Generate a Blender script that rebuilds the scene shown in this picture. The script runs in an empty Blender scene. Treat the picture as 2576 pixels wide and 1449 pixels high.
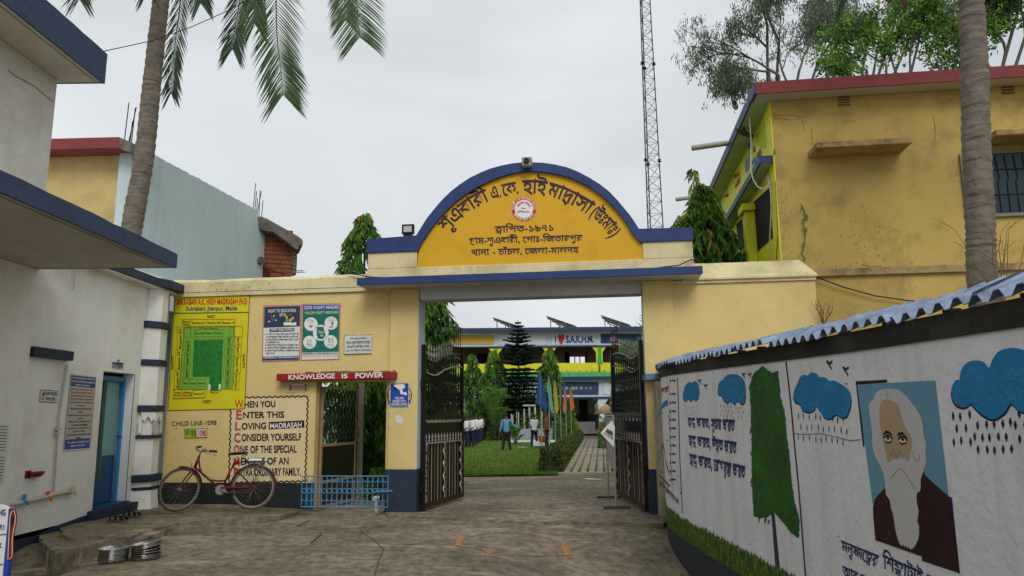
import bpy, math, random
import numpy as np
from mathutils import Vector, Matrix
from mathutils.geometry import tessellate_polygon
random.seed(7); rng = np.random.default_rng(7)
S = bpy.context.scene
R_ = math.radians
# ------------------------------------------------------------------ camera
CAMH = 1.5; PITCH = R_(9.7); ROLL = R_(.57); FPX = 1850.; CX, CY = 1288., 724.5
cam = bpy.data.cameras.new('camera'); camo = bpy.data.objects.new('camera', cam); S.collection.objects.link(camo)
cam.sensor_width = 36; cam.lens = 36 * FPX / 2576.; cam.clip_end = 4000; cam.clip_start = .05
cp, sp, cr, sr = math.cos(PITCH), math.sin(PITCH), math.cos(ROLL), math.sin(ROLL)
vF = Vector((0, cp, sp)); _U = Vector((0, -sp, cp)); _R = Vector((1, 0, 0))
vU = _U * cr + _R * sr; vR = _R * cr - _U * sr
EYE = Vector((0, 0, CAMH))
camo.matrix_world = Matrix(((vR.x, vU.x, -vF.x, 0), (vR.y, vU.y, -vF.y, 0), (vR.z, vU.z, -vF.z, CAMH), (0, 0, 0, 1)))
S.camera = camo
# ------------------------------------------------------------------ sky and sun
SUN_EL, SUN_AZ = R_(44), R_(168)          # azimuth clockwise from +Y: behind the camera, to the right
W = bpy.data.worlds.new('World'); S.world = W; W.use_nodes = True
nt = W.node_tree; N = nt.nodes; L = nt.links; bg = N['Background']
sky = N.new('ShaderNodeTexSky'); sky.sky_type = 'NISHITA'; sky.sun_disc = False
sky.sun_elevation = SUN_EL; sky.sun_rotation = SUN_AZ; sky.dust_density = 4
tc = N.new('ShaderNodeTexCoord'); mp = N.new('ShaderNodeMapping'); mp.inputs['Scale'].default_value = (1.0, 1.0, 2.1)
mp.inputs['Location'].default_value = (.35, .2, .1)
n1 = N.new('ShaderNodeTexNoise'); n1.inputs['Scale'].default_value = 1.7; n1.inputs['Detail'].default_value = 5; n1.inputs['Roughness'].default_value = .48
n1.inputs['Distortion'].default_value = .5
cr1 = N.new('ShaderNodeValToRGB'); e = cr1.color_ramp.elements
e[0].position = .32; e[0].color = (.525, .555, .58, 1); e[1].position = .68; e[1].color = (.72, .745, .765, 1)
sc_ = N.new('ShaderNodeMix'); sc_.data_type = 'RGBA'; sc_.blend_type = 'MULTIPLY'; sc_.inputs['Factor'].default_value = 1
sc_.inputs['B'].default_value = (.085, .085, .085, 1)
mx = N.new('ShaderNodeMix'); mx.data_type = 'RGBA'; mx.inputs['Factor'].default_value = .94
L.new(tc.outputs['Generated'], mp.inputs['Vector']); L.new(mp.outputs['Vector'], n1.inputs['Vector'])
L.new(n1.outputs['Fac'], cr1.inputs['Fac']); L.new(sky.outputs['Color'], sc_.inputs['A'])
L.new(sc_.outputs['Result'], mx.inputs['A']); L.new(cr1.outputs['Color'], mx.inputs['B']); L.new(mx.outputs['Result'], bg.inputs['Color'])
bg.inputs['Strength'].default_value = 1.0
sl = bpy.data.lights.new('sun', 'SUN'); sl.energy = 1.5; sl.angle = R_(30); sl.color = (1, .96, .9)
so = bpy.data.objects.new('sun', sl); S.collection.objects.link(so)
sd = Vector((math.sin(SUN_AZ) * math.cos(SUN_EL), math.cos(SUN_AZ) * math.cos(SUN_EL), math.sin(SUN_EL)))
so.rotation_euler = sd.to_track_quat('Z', 'Y').to_euler(); so.location = sd * 60
S.view_settings.view_transform = 'Standard'; S.view_settings.look = 'None'; S.view_settings.gamma = 1
S.view_settings.exposure = .26; S.view_settings.use_curve_mapping = False
S.cycles.max_bounces = 6; S.cycles.diffuse_bounces = 3
# ------------------------------------------------------------------ projection helpers (photo pixel -> point on a real surface)
def ray(u, v): return vF * FPX + vR * (u - CX) + vU * (CY - v)
def hz(u, v, z=0):
    d = ray(u, v); return EYE + d * ((z - CAMH) / d.z)
class Pl:
    def __init__(s, o, n): s.o = Vector(o); s.n = Vector(n).normalized()
    def hit(s, u, v, off=0):
        d = ray(u, v); t = ((s.o + s.n * off - EYE).dot(s.n)) / d.dot(s.n); return EYE + d * t
YAW = R_(7.6); FO = Vector((0, 11.58, 0)); dX = Vector((math.cos(YAW), -math.sin(YAW), 0)); dY = Vector((math.sin(YAW), math.cos(YAW), 0)); Zv = Vector((0, 0, 1))
def fw(s, d, z): return FO + dX * s + dY * d + Zv * z
def FS(d=0): return Pl(fw(0, d, 0), -dY)
def fsz(u, v, d=0):
    p = FS(d).hit(u, v) - FO; return p.dot(dX), p.z
def YS(y): return Pl((0, y, 0), (0, -1, 0))
def XS(x): return Pl((x, 0, 0), (1 if x < 0 else -1, 0, 0))
def tr(a, b, k): return lambda x, y: (a + k * x, b + k * y)
T3 = tr(377.3, 691.8, .434); T4 = tr(817.6, 377.3, .3906); TM = tr(1572.3, 660.4, .5443); TA = tr(1559.7, 849, .4141)
TP = tr(2075.4, 943.4, .34885); TR = tr(1572.3, 0, .5209); TRS = tr(1698, 157.2, .3603); TC = tr(1144.6, 930.8, .2084)
TS = tr(1119.4, 773.5, .204); TL = tr(0, 660.4, .3255); TB = tr(0, 1069, .2622); TG = tr(1031.4, 773.5, .3603)
TH = tr(1496.8, 792.4, .3475); TK = tr(402.5, 1069, .1736); TU = tr(0, 0, .4991); TV = tr(597.5, 440.2, .1866)
TF = tr(314.5, 0, .2686); TW = tr(628.9, 1132, .43945); T1 = tr(0, 0, 1)
def pts(T, l): return [T(*p) for p in l]
# ------------------------------------------------------------------ materials
def lin(h):
    h = h.lstrip('#'); c = [int(h[i:i + 2], 16) / 255 for i in (0, 2, 4)]
    return tuple(x / 12.92 if x < .04045 else ((x + .055) / 1.055) ** 2.4 for x in c)
MATS = {}
def mat(name, col, rough=.85, var=.12, vs=2.5, bump=.15, bs=35, stain=None, amt=.5, ss=1.2, streak=False, metal=0, trans=0, spec=.3, c2=None):
    if name in MATS: return MATS[name]
    if isinstance(col, str): col = lin(col)
    m = bpy.data.materials.new(name); m.use_nodes = True; t = m.node_tree; n = t.nodes; l = t.links; b = n['Principled BSDF']
    b.inputs['Roughness'].default_value = rough; b.inputs['Metallic'].default_value = metal; b.inputs['Specular IOR Level'].default_value = spec
    g = n.new('ShaderNodeNewGeometry'); src = g.outputs['Position']
    c = None
    if var > 0:
        a = n.new('ShaderNodeTexNoise'); a.inputs['Scale'].default_value = vs; a.inputs['Detail'].default_value = 6; a.inputs['Roughness'].default_value = .6
        l.new(src, a.inputs['Vector'])
        r = n.new('ShaderNodeValToRGB'); e = r.color_ramp.elements; e[0].position = .3; e[1].position = .7
        lo = c2 if c2 else tuple(x * (1 - var) for x in col); hi = tuple(min(.95, x * (1 + var * .7)) for x in col) if not c2 else col
        e[0].color = (*lo, 1); e[1].color = (*hi, 1); l.new(a.outputs['Fac'], r.inputs['Fac']); c = r.outputs['Color']
    if stain is not None:
        if isinstance(stain, str): stain = lin(stain)
        mpn = n.new('ShaderNodeMapping'); mpn.inputs['Scale'].default_value = (1.1, 1.1, 9) if streak == 'ring' else (4, 4, .35) if streak else (1, 1, 1)
        l.new(src, mpn.inputs['Vector'])
        a = n.new('ShaderNodeTexNoise'); a.inputs['Scale'].default_value = ss; a.inputs['Detail'].default_value = 8; a.inputs['Roughness'].default_value = .68
        l.new(mpn.outputs['Vector'], a.inputs['Vector'])
        r = n.new('ShaderNodeValToRGB'); e = r.color_ramp.elements; e[0].position = .50; e[1].position = .72
        e[0].color = (0, 0, 0, 1); e[1].color = (amt, amt, amt, 1); l.new(a.outputs['Fac'], r.inputs['Fac'])
        k = n.new('ShaderNodeMix'); k.data_type = 'RGBA'; l.new(r.outputs['Color'], k.inputs['Factor'])
        if c: l.new(c, k.inputs['A'])
        else: k.inputs['A'].default_value = (*col, 1)
        k.inputs['B'].default_value = (*stain, 1); c = k.outputs['Result']
    if c: l.new(c, b.inputs['Base Color'])
    else: b.inputs['Base Color'].default_value = (*col, 1)
    if bump > 0:
        a = n.new('ShaderNodeTexNoise'); a.inputs['Scale'].default_value = bs; a.inputs['Detail'].default_value = 5; l.new(src, a.inputs['Vector'])
        bu = n.new('ShaderNodeBump'); bu.inputs['Strength'].default_value = bump; bu.inputs['Distance'].default_value = .02
        l.new(a.outputs['Fac'], bu.inputs['Height']); l.new(bu.outputs['Normal'], b.inputs['Normal'])
    if trans > 0:
        tn = n.new('ShaderNodeBsdfTranslucent'); ms = n.new('ShaderNodeMixShader'); ms.inputs[0].default_value = trans
        if c: l.new(c, tn.inputs['Color'])
        else: tn.inputs['Color'].default_value = (*col, 1)
        l.new(b.outputs[0], ms.inputs[1]); l.new(tn.outputs[0], ms.inputs[2]); l.new(ms.outputs[0], n['Material Output'].inputs['Surface'])
    MATS[name] = m; return m
cream = mat('cream_paint', (.66, .52, .22), stain=(.44, .33, .15), amt=.4, ss=1.2, streak=False, bump=.25, var=.08, vs=1.1)
creamw = mat('pale_cream_paint', (.66, .58, .34), stain=(.28, .22, .10), amt=.7, ss=1.3, bump=.3)
navy = mat('navy_paint', (.022, .045, .16), rough=.55, stain=(.012, .02, .06), amt=.6, ss=3, bump=.1)
navyd = mat('dark_navy_paint', (.022, .032, .065), rough=.6, stain=(.05, .05, .05), amt=.4, ss=4, bump=.12)
plinth = mat('black_plinth_paint', (.016, .018, .022), rough=.6, stain=(.07, .06, .045), amt=.4, ss=3, bump=.12)
ochre = mat('ochre_sign_paint', (.66, .37, .012), rough=.6, var=.12, stain=(.45, .25, .02), amt=.5, ss=2.5, bump=.2)
white = mat('white_paint', (.78, .78, .74), stain=(.52, .50, .42), amt=.5, ss=1.6, streak=False, bump=.22, var=.06)
whitec = mat('clean_white_paint', (.74, .75, .76), var=.05, bump=.08)
sofm = mat('soffit_paint', (.52, .52, .50), stain=(.33, .32, .29), amt=.5, ss=1.4, bump=.12)
slabw = mat('slab_soffit_paint', (.50, .47, .40), stain=(.3, .28, .22), amt=.5, ss=1.1, bump=.12)
slateb = mat('slate_blue_fascia', (.045, .068, .13), rough=.75, stain=(.025, .03, .05), amt=.6, ss=5, bump=.5, bs=14)
yel = mat('weathered_yellow_wall', (.47, .345, .10), stain=(.22, .16, .065), amt=.75, ss=1.6, bump=.35, bs=22, var=.15, vs=.7)
yel2 = mat('pale_yellow_wall', (.52, .40, .17), stain=(.3, .2, .08), amt=.5, ss=.8, bump=.2)
lime = mat('lime_yellow_paint', (.66, .66, .02), rough=.6, var=.08, bump=.1)
mintp = mat('mint_paint', (.40, .50, .38), var=.08, stain=(.3, .33, .22), amt=.5, bump=.1)
redslab = mat('red_fascia', (.22, .05, .052), stain=(.10, .05, .045), amt=.8, ss=3, bump=.4, bs=18)
redl = mat('red_paint', (.28, .015, .02), rough=.5, var=.15, bump=.1)
paleb = mat('pale_blue_render', (.50, .60, .62), stain=(.36, .44, .47), amt=.5, ss=.8, streak=True, bump=.1, var=.05)
rough_c = mat('old_concrete', (.16, .14, .12), var=.4, vs=4, stain=(.04, .035, .03), amt=.8, ss=5, bump=.8, bs=12)
brickm = mat('brick', (.25, .085, .045), var=.25, vs=9, bump=.3); mortar = mat('mortar', (.16, .07, .045), bump=.3)
steel = mat('galvanised_pole', (.42, .43, .43), rough=.4, metal=.6, bump=0, var=.1)
rustbar = mat('rebar_rust', (.03, .022, .02), rough=.8, bump=0, var=.2)
blackm = mat('black_iron', (.008, .008, .009), rough=.45, bump=.1, var=.2)
silver = mat('silver_paint', (.36, .35, .32), rough=.45, metal=.3, bump=.05, var=.2)
gold = mat('gold_paint', (.20, .125, .05), rough=.5, metal=.2, bump=.05, var=.25)
rustr = mat('rusty_red_sheet', (.05, .016, .010), rough=.6, var=.3, bump=.1)
tan = mat('tan_steel_frame', (.32, .22, .11), rough=.5, var=.15, bump=.05, stain=(.12, .07, .04), amt=.5, ss=8)
bluer = mat('blue_railing_paint', (.075, .23, .43), rough=.5, var=.15, bump=.05, stain=(.03, .06, .12), amt=.5, ss=12)
blued = mat('blue_door_frame', (.035, .22, .45), rough=.45, bump=.03); teal = mat('teal_door', (.18, .36, .36), rough=.5, bump=.05)
teald = mat('dark_teal_door', (.03, .09, .09), rough=.5); doorb = mat('door_base_blue', (.012, .07, .17), rough=.45)
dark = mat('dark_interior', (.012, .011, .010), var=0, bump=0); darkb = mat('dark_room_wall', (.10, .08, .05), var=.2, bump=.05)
ink = mat('black_lettering', (.012, .010, .012), rough=.7, var=0, bump=0); inkn = mat('navy_lettering', (.018, .04, .15), rough=.7, var=.3, bump=0)
inkm = mat('maroon_black_lettering', (.04, .018, .035), rough=.6, var=.2, bump=0)
inkr = mat('red_lettering', (.50, .02, .02), rough=.6, var=.1, bump=0); inkw = mat('white_lettering', (.75, .75, .72), rough=.6, var=0, bump=0)
inkbr = mat('brown_red_print', (.30, .07, .05), var=0, bump=0)
pw = mat('print_white', (.66, .66, .64), rough=.4, var=.04, bump=0); pyel = mat('print_yellow', (.62, .56, .015), rough=.4, var=.05, bump=.03, bs=5)
pgreen = mat('print_green', (.16, .42, .05), rough=.4, var=.05, bump=0); pgrass = mat('print_lawn', (.02, .19, .03), rough=.4, var=.5, vs=25, bump=0)
pnavy = mat('print_navy', (.02, .05, .20), rough=.4, var=.05, bump=0); pdark = mat('print_slate', (.03, .05, .08), rough=.4, var=.05, bump=0)
pteal = mat('print_teal', (.01, .16, .13), rough=.4, var=.05, bump=0); pred = mat('print_red', (.55, .02, .02), rough=.4, var=.0, bump=0)
pblue = mat('print_blue', (.02, .06, .36), rough=.4, var=.05, bump=0); pskin = mat('print_skin', (.55, .35, .18), var=0, bump=0)
plime = mat('print_lime', (.30, .52, .03), rough=.4, var=0, bump=0); marble = mat('marble', (.60, .61, .60), rough=.4, var=.12, bump=0)
murw = mat('mural_white', (.78, .78, .82), var=.06, stain=(.42, .40, .37), amt=.45, ss=1.0, streak=True, bump=.35, bs=26)
murk = mat('mural_black_band', (.028, .024, .021), var=.3, stain=(.09, .08, .06), amt=.5, ss=2, bump=.35)
murg = mat('mural_grey_base', (.035, .042, .048), var=.15, bump=.2)
cloudb = mat('mural_cloud_blue', (.02, .21, .46), var=.15, vs=7, bump=.05); cloudk = mat('mural_cloud_outline', (.02, .022, .07), var=0, bump=.1)
treeg = mat('mural_tree_green', (.02, .15, .015), var=.5, vs=3, c2=(.035, .065, .01), stain=(.012, .22, .04), amt=.5, ss=2, bump=.2)
treet = mat('mural_tree_teal', (.01, .16, .12), var=.2, bump=.2); trunkg = mat('mural_trunk', (.025, .045, .045), var=.2, bump=.1)
mgrass = mat('mural_grass', (.055, .13, .018), var=.4, vs=12, bump=.2); mgrass2 = mat('mural_grass_yellow', (.34, .34, .04), var=.2, bump=.1)
mskyb = mat('mural_sky_blue', (.14, .33, .46), var=.08, bump=.2); mhair = mat('mural_hair', (.56, .55, .56), var=.04, bump=.2)
mface = mat('mural_face', (.48, .34, .21), var=.08, bump=.2); mrobe = mat('mural_robe', (.035, .010, .010), var=.3, vs=4, bump=.2, stain=(.06, .03, .03), amt=.6, streak=True)
mline = mat('mural_fold_line', (.40, .34, .20), var=0, bump=0); mnose = mat('mural_nose_line', (.34, .24, .17), var=0, bump=0)
tin = mat('tin_roof', (.22, .28, .40), rough=.5, metal=.25, var=.35, vs=9, stain=(.07, .08, .10), amt=.85, ss=7, bump=.1)
conc_paver = mat('paver_concrete', (.36, .32, .25), var=.25, vs=6, bump=.3)
barkp = mat('palm_bark', (.17, .145, .115), var=.3, vs=6, stain=(.035, .030, .024), amt=.95, ss=2.4, streak='ring', bump=.9, bs=18)
bark = mat('tree_bark', (.10, .085, .065), var=.3, vs=8, bump=.5, bs=30)
palmg = mat('palm_leaf', (.085, .145, .055), rough=.5, var=.35, vs=3, trans=.4, bump=0); palmd = mat('palm_leaf_dark', (.045, .085, .045), rough=.5, var=.3, trans=.25, bump=0)
palmr = mat('palm_rib', (.07, .06, .03), bump=0); palmr2 = mat('dry_red_leaflet', (.10, .045, .04), trans=.2, bump=0)
lg = [mat('leaf_dark', (.04, .11, .025), rough=.45, var=.3, trans=.2, bump=0), mat('leaf_mid', (.12, .27, .045), rough=.45, var=.3, trans=.35, bump=0), mat('leaf_young', (.25, .34, .05), rough=.45, var=.3, trans=.35, bump=0), mat('leaf_copper', (.30, .24, .05), rough=.5, trans=.3, bump=0)]
eu = [mat('gum_leaf', (.16, .21, .12), rough=.5, var=.3, trans=.45, bump=0), mat('gum_leaf_dark', (.08, .12, .08), rough=.5, var=.3, trans=.4, bump=0)]
brt = [mat('canopy_leaf_dark', (.05, .12, .03), trans=.25, bump=0, var=.3), mat('canopy_leaf', (.11, .26, .035), trans=.35, bump=0, var=.3), mat('canopy_leaf_light', (.20, .36, .05), trans=.35, bump=0, var=.2)]
pine = [mat('pine_needle_dark', (.018, .05, .03), bump=0), mat('pine_needle', (.035, .095, .045), bump=0)]
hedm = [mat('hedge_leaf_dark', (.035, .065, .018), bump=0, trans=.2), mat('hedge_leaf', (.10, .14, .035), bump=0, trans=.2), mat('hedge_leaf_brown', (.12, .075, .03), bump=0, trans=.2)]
limel = [mat('lime_shrub_leaf', (.22, .33, .02), bump=0, trans=.3), mat('lime_shrub_leaf_dark', (.09, .17, .02), bump=0, trans=.3)]
grm = [mat('grass_blade', (.15, .25, .03), bump=0, trans=.2, var=.3, vs=1.5), mat('grass_blade_dark', (.07, .14, .02), bump=0, trans=.2)]
# ------------------------------------------------------------------ object helpers
COL = S.collection; WL = {}
def tag(o, label=None, cat=None, group=None, kind=None):
    if label: o['label'] = label
    if cat: o['category'] = cat
    if group: o['group'] = group
    if kind: o['kind'] = kind
    return o
def thing(name, loc, label, cat, group=None):
    o = bpy.data.objects.new(name, None); COL.objects.link(o); o.location = loc; o.empty_display_size = .2
    WL[o] = Vector(loc); return tag(o, label, cat, group)
class MB:
    def __init__(s): s.v = []; s.f = []; s.m = []
    def add(s, vs, fs, mi=0):
        b = len(s.v); s.v += [tuple(v) for v in vs]; s.f += [tuple(i + b for i in f) for f in fs]; s.m += [mi] * len(fs); return s
    def box(s, a, b, fr=None, mi=0):
        x0, y0, z0 = a; x1, y1, z1 = b
        vs = [(x0, y0, z0), (x1, y0, z0), (x1, y1, z0), (x0, y1, z0), (x0, y0, z1), (x1, y0, z1), (x1, y1, z1), (x0, y1, z1)]
        if fr: vs = [fr(*v) for v in vs]
        return s.add(vs, [(0, 3, 2, 1), (4, 5, 6, 7), (0, 1, 5, 4), (1, 2, 6, 5), (2, 3, 7, 6), (3, 0, 4, 7)], mi)
    def tube(s, P, r, n=8, mi=0, cap=True):
        P = [Vector(p) for p in P]; k = len(P)
        if not hasattr(r, '__len__'): r = [r] * k
        base = len(s.v); prev = None
        for i in range(k):
            t = (P[min(i + 1, k - 1)] - P[max(i - 1, 0)]).normalized()
            if prev is None:
                a = Vector((0, 0, 1)) if abs(t.z) < .9 else Vector((1, 0, 0)); u = t.cross(a).normalized()
            else: u = (prev - t * prev.dot(t)).normalized()
            prev = u; w = t.cross(u)
            for j in range(n):
                an = 2 * math.pi * j / n; s.v.append(tuple(P[i] + (u * math.cos(an) + w * math.sin(an)) * r[i]))
        for i in range(k - 1):
            for j in range(n):
                a = base + i * n + j; b = base + i * n + (j + 1) % n; s.f.append((a, b, b + n, a + n)); s.m.append(mi)
        if cap: s.f += [tuple(base + j for j in reversed(range(n))), tuple(base + (k - 1) * n + j for j in range(n))]; s.m += [mi, mi]
        return s
    def ring(s, c, R, r, ax=Vector((0, 1, 0)), n=20, m=6, a0=0, a1=2 * math.pi, mi=0):
        ax = Vector(ax).normalized(); u = ax.cross(Vector((0, 0, 1)));
        if u.length < .1: u = Vector((1, 0, 0))
        u.normalize(); w = u.cross(ax).normalized(); c = Vector(c)
        full = abs(a1 - a0 - 2 * math.pi) < 1e-6
        P = [c + (u * math.cos(a) + w * math.sin(a)) * R for a in [a0 + (a1 - a0) * i / n for i in range(n + 1)]]
        return s.tube(P, r, m, mi, cap=not full)
    def lathe(s, prof, c, n=24, M=None, mi=0):
        c = Vector(c); base = len(s.v)
        for (r, z) in prof:
            for j in range(n):
                a = 2 * math.pi * j / n; p = Vector((r * math.cos(a), r * math.sin(a), z))
                if M: p = M @ p
                s.v.append(tuple(c + p))
        for i in range(len(prof) - 1):
            for j in range(n):
                a = base + i * n + j; b = base + i * n + (j + 1) % n; s.f.append((a, b, b + n, a + n)); s.m.append(mi)
        return s
    def build(s, name, m, parent=None, smooth=False, bevel=0, kind=None): return mk(name, s.v, s.f, m, parent, smooth, bevel, s.m, kind)
def mk(name, vs, fs, m, parent=None, smooth=False, bevel=0, mi=None, kind=None):
    V = np.array([tuple(v) for v in vs], dtype=float)
    par = parent
    if parent is not None: off = WL[parent]
    else: off = Vector(((V[:, 0].min() + V[:, 0].max()) / 2, (V[:, 1].min() + V[:, 1].max()) / 2, V[:, 2].min()))
    V = V - np.array(off)
    me = bpy.data.meshes.new(name); me.from_pydata(V.tolist(), [], [list(f) for f in fs])
    for q in (m if isinstance(m, (list, tuple)) else [m]): me.materials.append(q)
    if mi is not None and len(mi) == len(me.polygons) and any(mi): me.polygons.foreach_set('material_index', mi)
    if smooth: me.polygons.foreach_set('use_smooth', [True] * len(me.polygons))
    me.update(); o = bpy.data.objects.new(name, me); COL.objects.link(o)
    if par is not None: o.parent = par; WL[o] = off
    else: o.location = off; WL[o] = off
    if bevel:
        b = o.modifiers.new('bevel', 'BEVEL'); b.width = bevel; b.segments = 2; b.limit_method = 'ANGLE'; b.angle_limit = R_(40)
    if kind: o['kind'] = kind
    return o
def clone(o, parent=None, loc=None, rz=None, mt=None):
    c = o.copy(); COL.objects.link(c)
    if parent is not None: c.parent = parent; WL[c] = WL[parent]
    if loc is not None: c.location = loc
    if rz is not None: c.rotation_euler = (0, 0, rz)
    return c
def clone_tree(root, loc, rz=None, label=None):
    r = root.copy(); COL.objects.link(r); r.location = loc; WL[r] = Vector(loc)
    if rz is not None: r.rotation_euler = (0, 0, rz)
    if label: r['label'] = label
    def rec(a, b):
        for ch in list(a.children):
            if ch in newset: continue
            c = ch.copy(); COL.objects.link(c); newset.add(c); c.parent = b; rec(ch, c)
    newset = {r}; rec(root, r); return r
def fbox(name, s0, s1, d0, d1, z0, z1, m, parent=None, bevel=0, kind=None):
    return MB().box((s0, d0, z0), (s1, d1, z1), fw).build(name, m, parent, bevel=bevel, kind=kind)
def wbox(name, a, b, m, parent=None, bevel=0, kind=None):
    a2 = tuple(min(a[i], b[i]) for i in range(3)); b2 = tuple(max(a[i], b[i]) for i in range(3))
    return MB().box(a2, b2).build(name, m, parent, bevel=bevel, kind=kind)
def tess(P2):
    t = tessellate_polygon([[Vector((p[0], p[1], 0)) for p in P2]]); return [tuple(f) for f in t]
def poly(name, sf, P, m, parent=None, off=.003, th=0, kind=None):
    """outline P (photo pixels) laid on a surface; th: thickness behind the front face"""
    n = len(P); F = [sf.hit(u, v, off) for u, v in P]; fs = tess(P)
    if th <= 0: vs = F; fs2 = fs
    else:
        nn = sf.n if hasattr(sf, 'n') else sf.norm(*P[0]); B = [p - nn * th for p in F]; vs = F + B
        fs2 = fs + [tuple(n + i for i in reversed(f)) for f in fs] + [(i, (i + 1) % n, n + (i + 1) % n, n + i) for i in range(n)]
    return mk(name, vs, fs2, m, parent, kind=kind)
def rect(x0, y0, x1, y1): return [(x0, y0), (x1, y0), (x1, y1), (x0, y1)]
def line_mb(mb, sf, P, w, off=.004, mi=0, closed=False):
    Q = [sf.hit(u, v, off) for u, v in P]
    if closed: Q = Q + [Q[0]]
    nn = sf.n if hasattr(sf, 'n') else sf.norm(*P[0])
    Ls = []
    for i in range(len(Q)):
        t = (Q[min(i + 1, len(Q) - 1)] - Q[max(i - 1, 0)])
        if t.length < 1e-6: t = Vector((1, 0, 0))
        sd_ = t.normalized().cross(nn).normalized(); ww = w[i] if hasattr(w, '__len__') else w
        Ls.append((Q[i] - sd_ * ww / 2, Q[i] + sd_ * ww / 2))
    vs = [p for ab in Ls for p in ab]; mb.add(vs, [(2 * i, 2 * i + 1, 2 * i + 3, 2 * i + 2) for i in range(len(Q) - 1)], mi); return mb
def line(name, sf, P, w, m, parent=None, off=.004, closed=False): return line_mb(MB(), sf, P, w, off, 0, closed).build(name, m, parent)
# ------------------------------------------------------------------ lettering from the built-in font's outlines
_tc = bpy.data.curves.new('glyph', 'FONT'); _to = bpy.data.objects.new('glyph', _tc); COL.objects.link(_to)
def _outl(body):
    _tc.body = body; bpy.context.view_layer.update(); dg = bpy.context.evaluated_depsgraph_get()
    ev = _to.evaluated_get(dg); cv = ev.to_curve(dg); res = []
    for sp_ in cv.splines:
        P = []
        if sp_.type == 'BEZIER':
            b = sp_.bezier_points; k = len(b)
            for i in range(k):
                p0, h0, h1, p1 = b[i].co, b[i].handle_right, b[(i + 1) % k].handle_left, b[(i + 1) % k].co
                st = ((h0 - p0).cross(p1 - p0).length < 1e-4 and (h1 - p1).cross(p1 - p0).length < 1e-4)
                for q in ([0] if st else [0, .34, .67]):
                    P.append(((1 - q) ** 3 * p0 + 3 * (1 - q) ** 2 * q * h0 + 3 * (1 - q) * q * q * h1 + q ** 3 * p1).to_2d())
        else: P = [Vector(p.co[:2]) for p in sp_.points]
        Q = []
        for p in P:
            if not Q or (p - Q[-1]).length > 1e-4: Q.append(p)
        if len(Q) > 2 and (Q[0] - Q[-1]).length < 1e-4: Q.pop()
        if len(Q) > 2: res.append(Q)
    ev.to_curve_clear(); return res
def _area(P): return .5 * sum(P[i].x * P[(i + 1) % len(P)].y - P[(i + 1) % len(P)].x * P[i].y for i in range(len(P)))
def _inside(p, P):
    c = False; j = len(P) - 1
    for i in range(len(P)):
        if (P[i].y > p.y) != (P[j].y > p.y) and p.x < (P[j].x - P[i].x) * (p.y - P[i].y) / (P[j].y - P[i].y) + P[i].x: c = not c
        j = i
    return c
_H = _outl('H'); _Hx = min(p.x for c in _H for p in c); _HH = _outl('HH'); _Hadv = max(p.x for c in _HH for p in c) - max(p.x for c in _H for p in c)
GC = {}; OUTC = {}
def glyph(ch):
    if ch in OUTC: return OUTC[ch]
    if ch == ' ': OUTC[ch] = ([], .3); return OUTC[ch]
    cs = _outl(ch); a = _outl('H' + ch + 'H'); adv = max(p.x for c in a for p in c) - max(p.x for c in _H for p in c) - _Hadv
    OUTC[ch] = (cs, adv); return OUTC[ch]
MH = max(p.y for c in glyph('র')[0] for p in c)
def gmesh(ch, w):
    k = (ch, w)
    if k in GC: return GC[k]
    cs, adv = glyph(ch); out = []
    def offs(P):
        n = len(P); Q = []
        sg = 1
        for i in range(n):
            a = (P[i] - P[i - 1]); b = (P[(i + 1) % n] - P[i])
            if a.length < 1e-6 or b.length < 1e-6: Q.append(P[i]); continue
            a.normalize(); b.normalize(); nrm = Vector((a.y + b.y, -(a.x + b.x)))
            if nrm.length < .2: Q.append(P[i]); continue
            nrm.normalize(); Q.append(P[i] + nrm * w * ORI)
        return Q
    if cs:
        big = max(cs, key=lambda c: abs(_area(c))); ORI = 1 if _area(big) > 0 else -1; og = ORI
        outer = [c for c in cs if _area(c) * og > 0]; holes = [c for c in cs if _area(c) * og <= 0]
        for i, o in enumerate(outer):
            hs = [h for h in holes if _inside(h[0], o)]
            if w: o2 = offs(o); hs = [offs(h) for h in hs]
            else: o2 = o
            loops = [[Vector((p.x, p.y, 0)) for p in c] for c in [o2] + hs]; flat = [p for l in loops for p in l]
            try: tri = tessellate_polygon(loops)
            except Exception: tri = []
            out.append(([(p.x, p.y) for p in flat], [tuple(t) for t in tri]))
    GC[k] = (out, adv); return GC[k]
BCONS = set('কখগঘঙচছজঝঞটঠডঢণতথদধনপফবভমযরলশষসহড়ঢ়য়'); VIR = '্'
def clusters(s):
    """visual order for Bengali; conjuncts become ('stack', a, b)"""
    out = []; i = 0
    while i < len(s):
        c = s[i]
        if c in BCONS:
            st = [c]; i += 1
            while i + 1 < len(s) and s[i] == VIR and s[i + 1] in BCONS: st.append(s[i + 1]); i += 2
            tail = []; pre = []
            while i < len(s) and s[i] in 'ািীুূৃেৈোৌঁ':
                t = s[i]; i += 1
                if t in 'িেৈ': pre.append(t)
                elif t == 'ো': pre.append('ে'); tail.append('া')
                else: tail.append(t)
            out += pre; out.append(st[0] if len(st) == 1 else tuple(st)); out += tail
        else: out.append(c); i += 1
    return out
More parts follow.
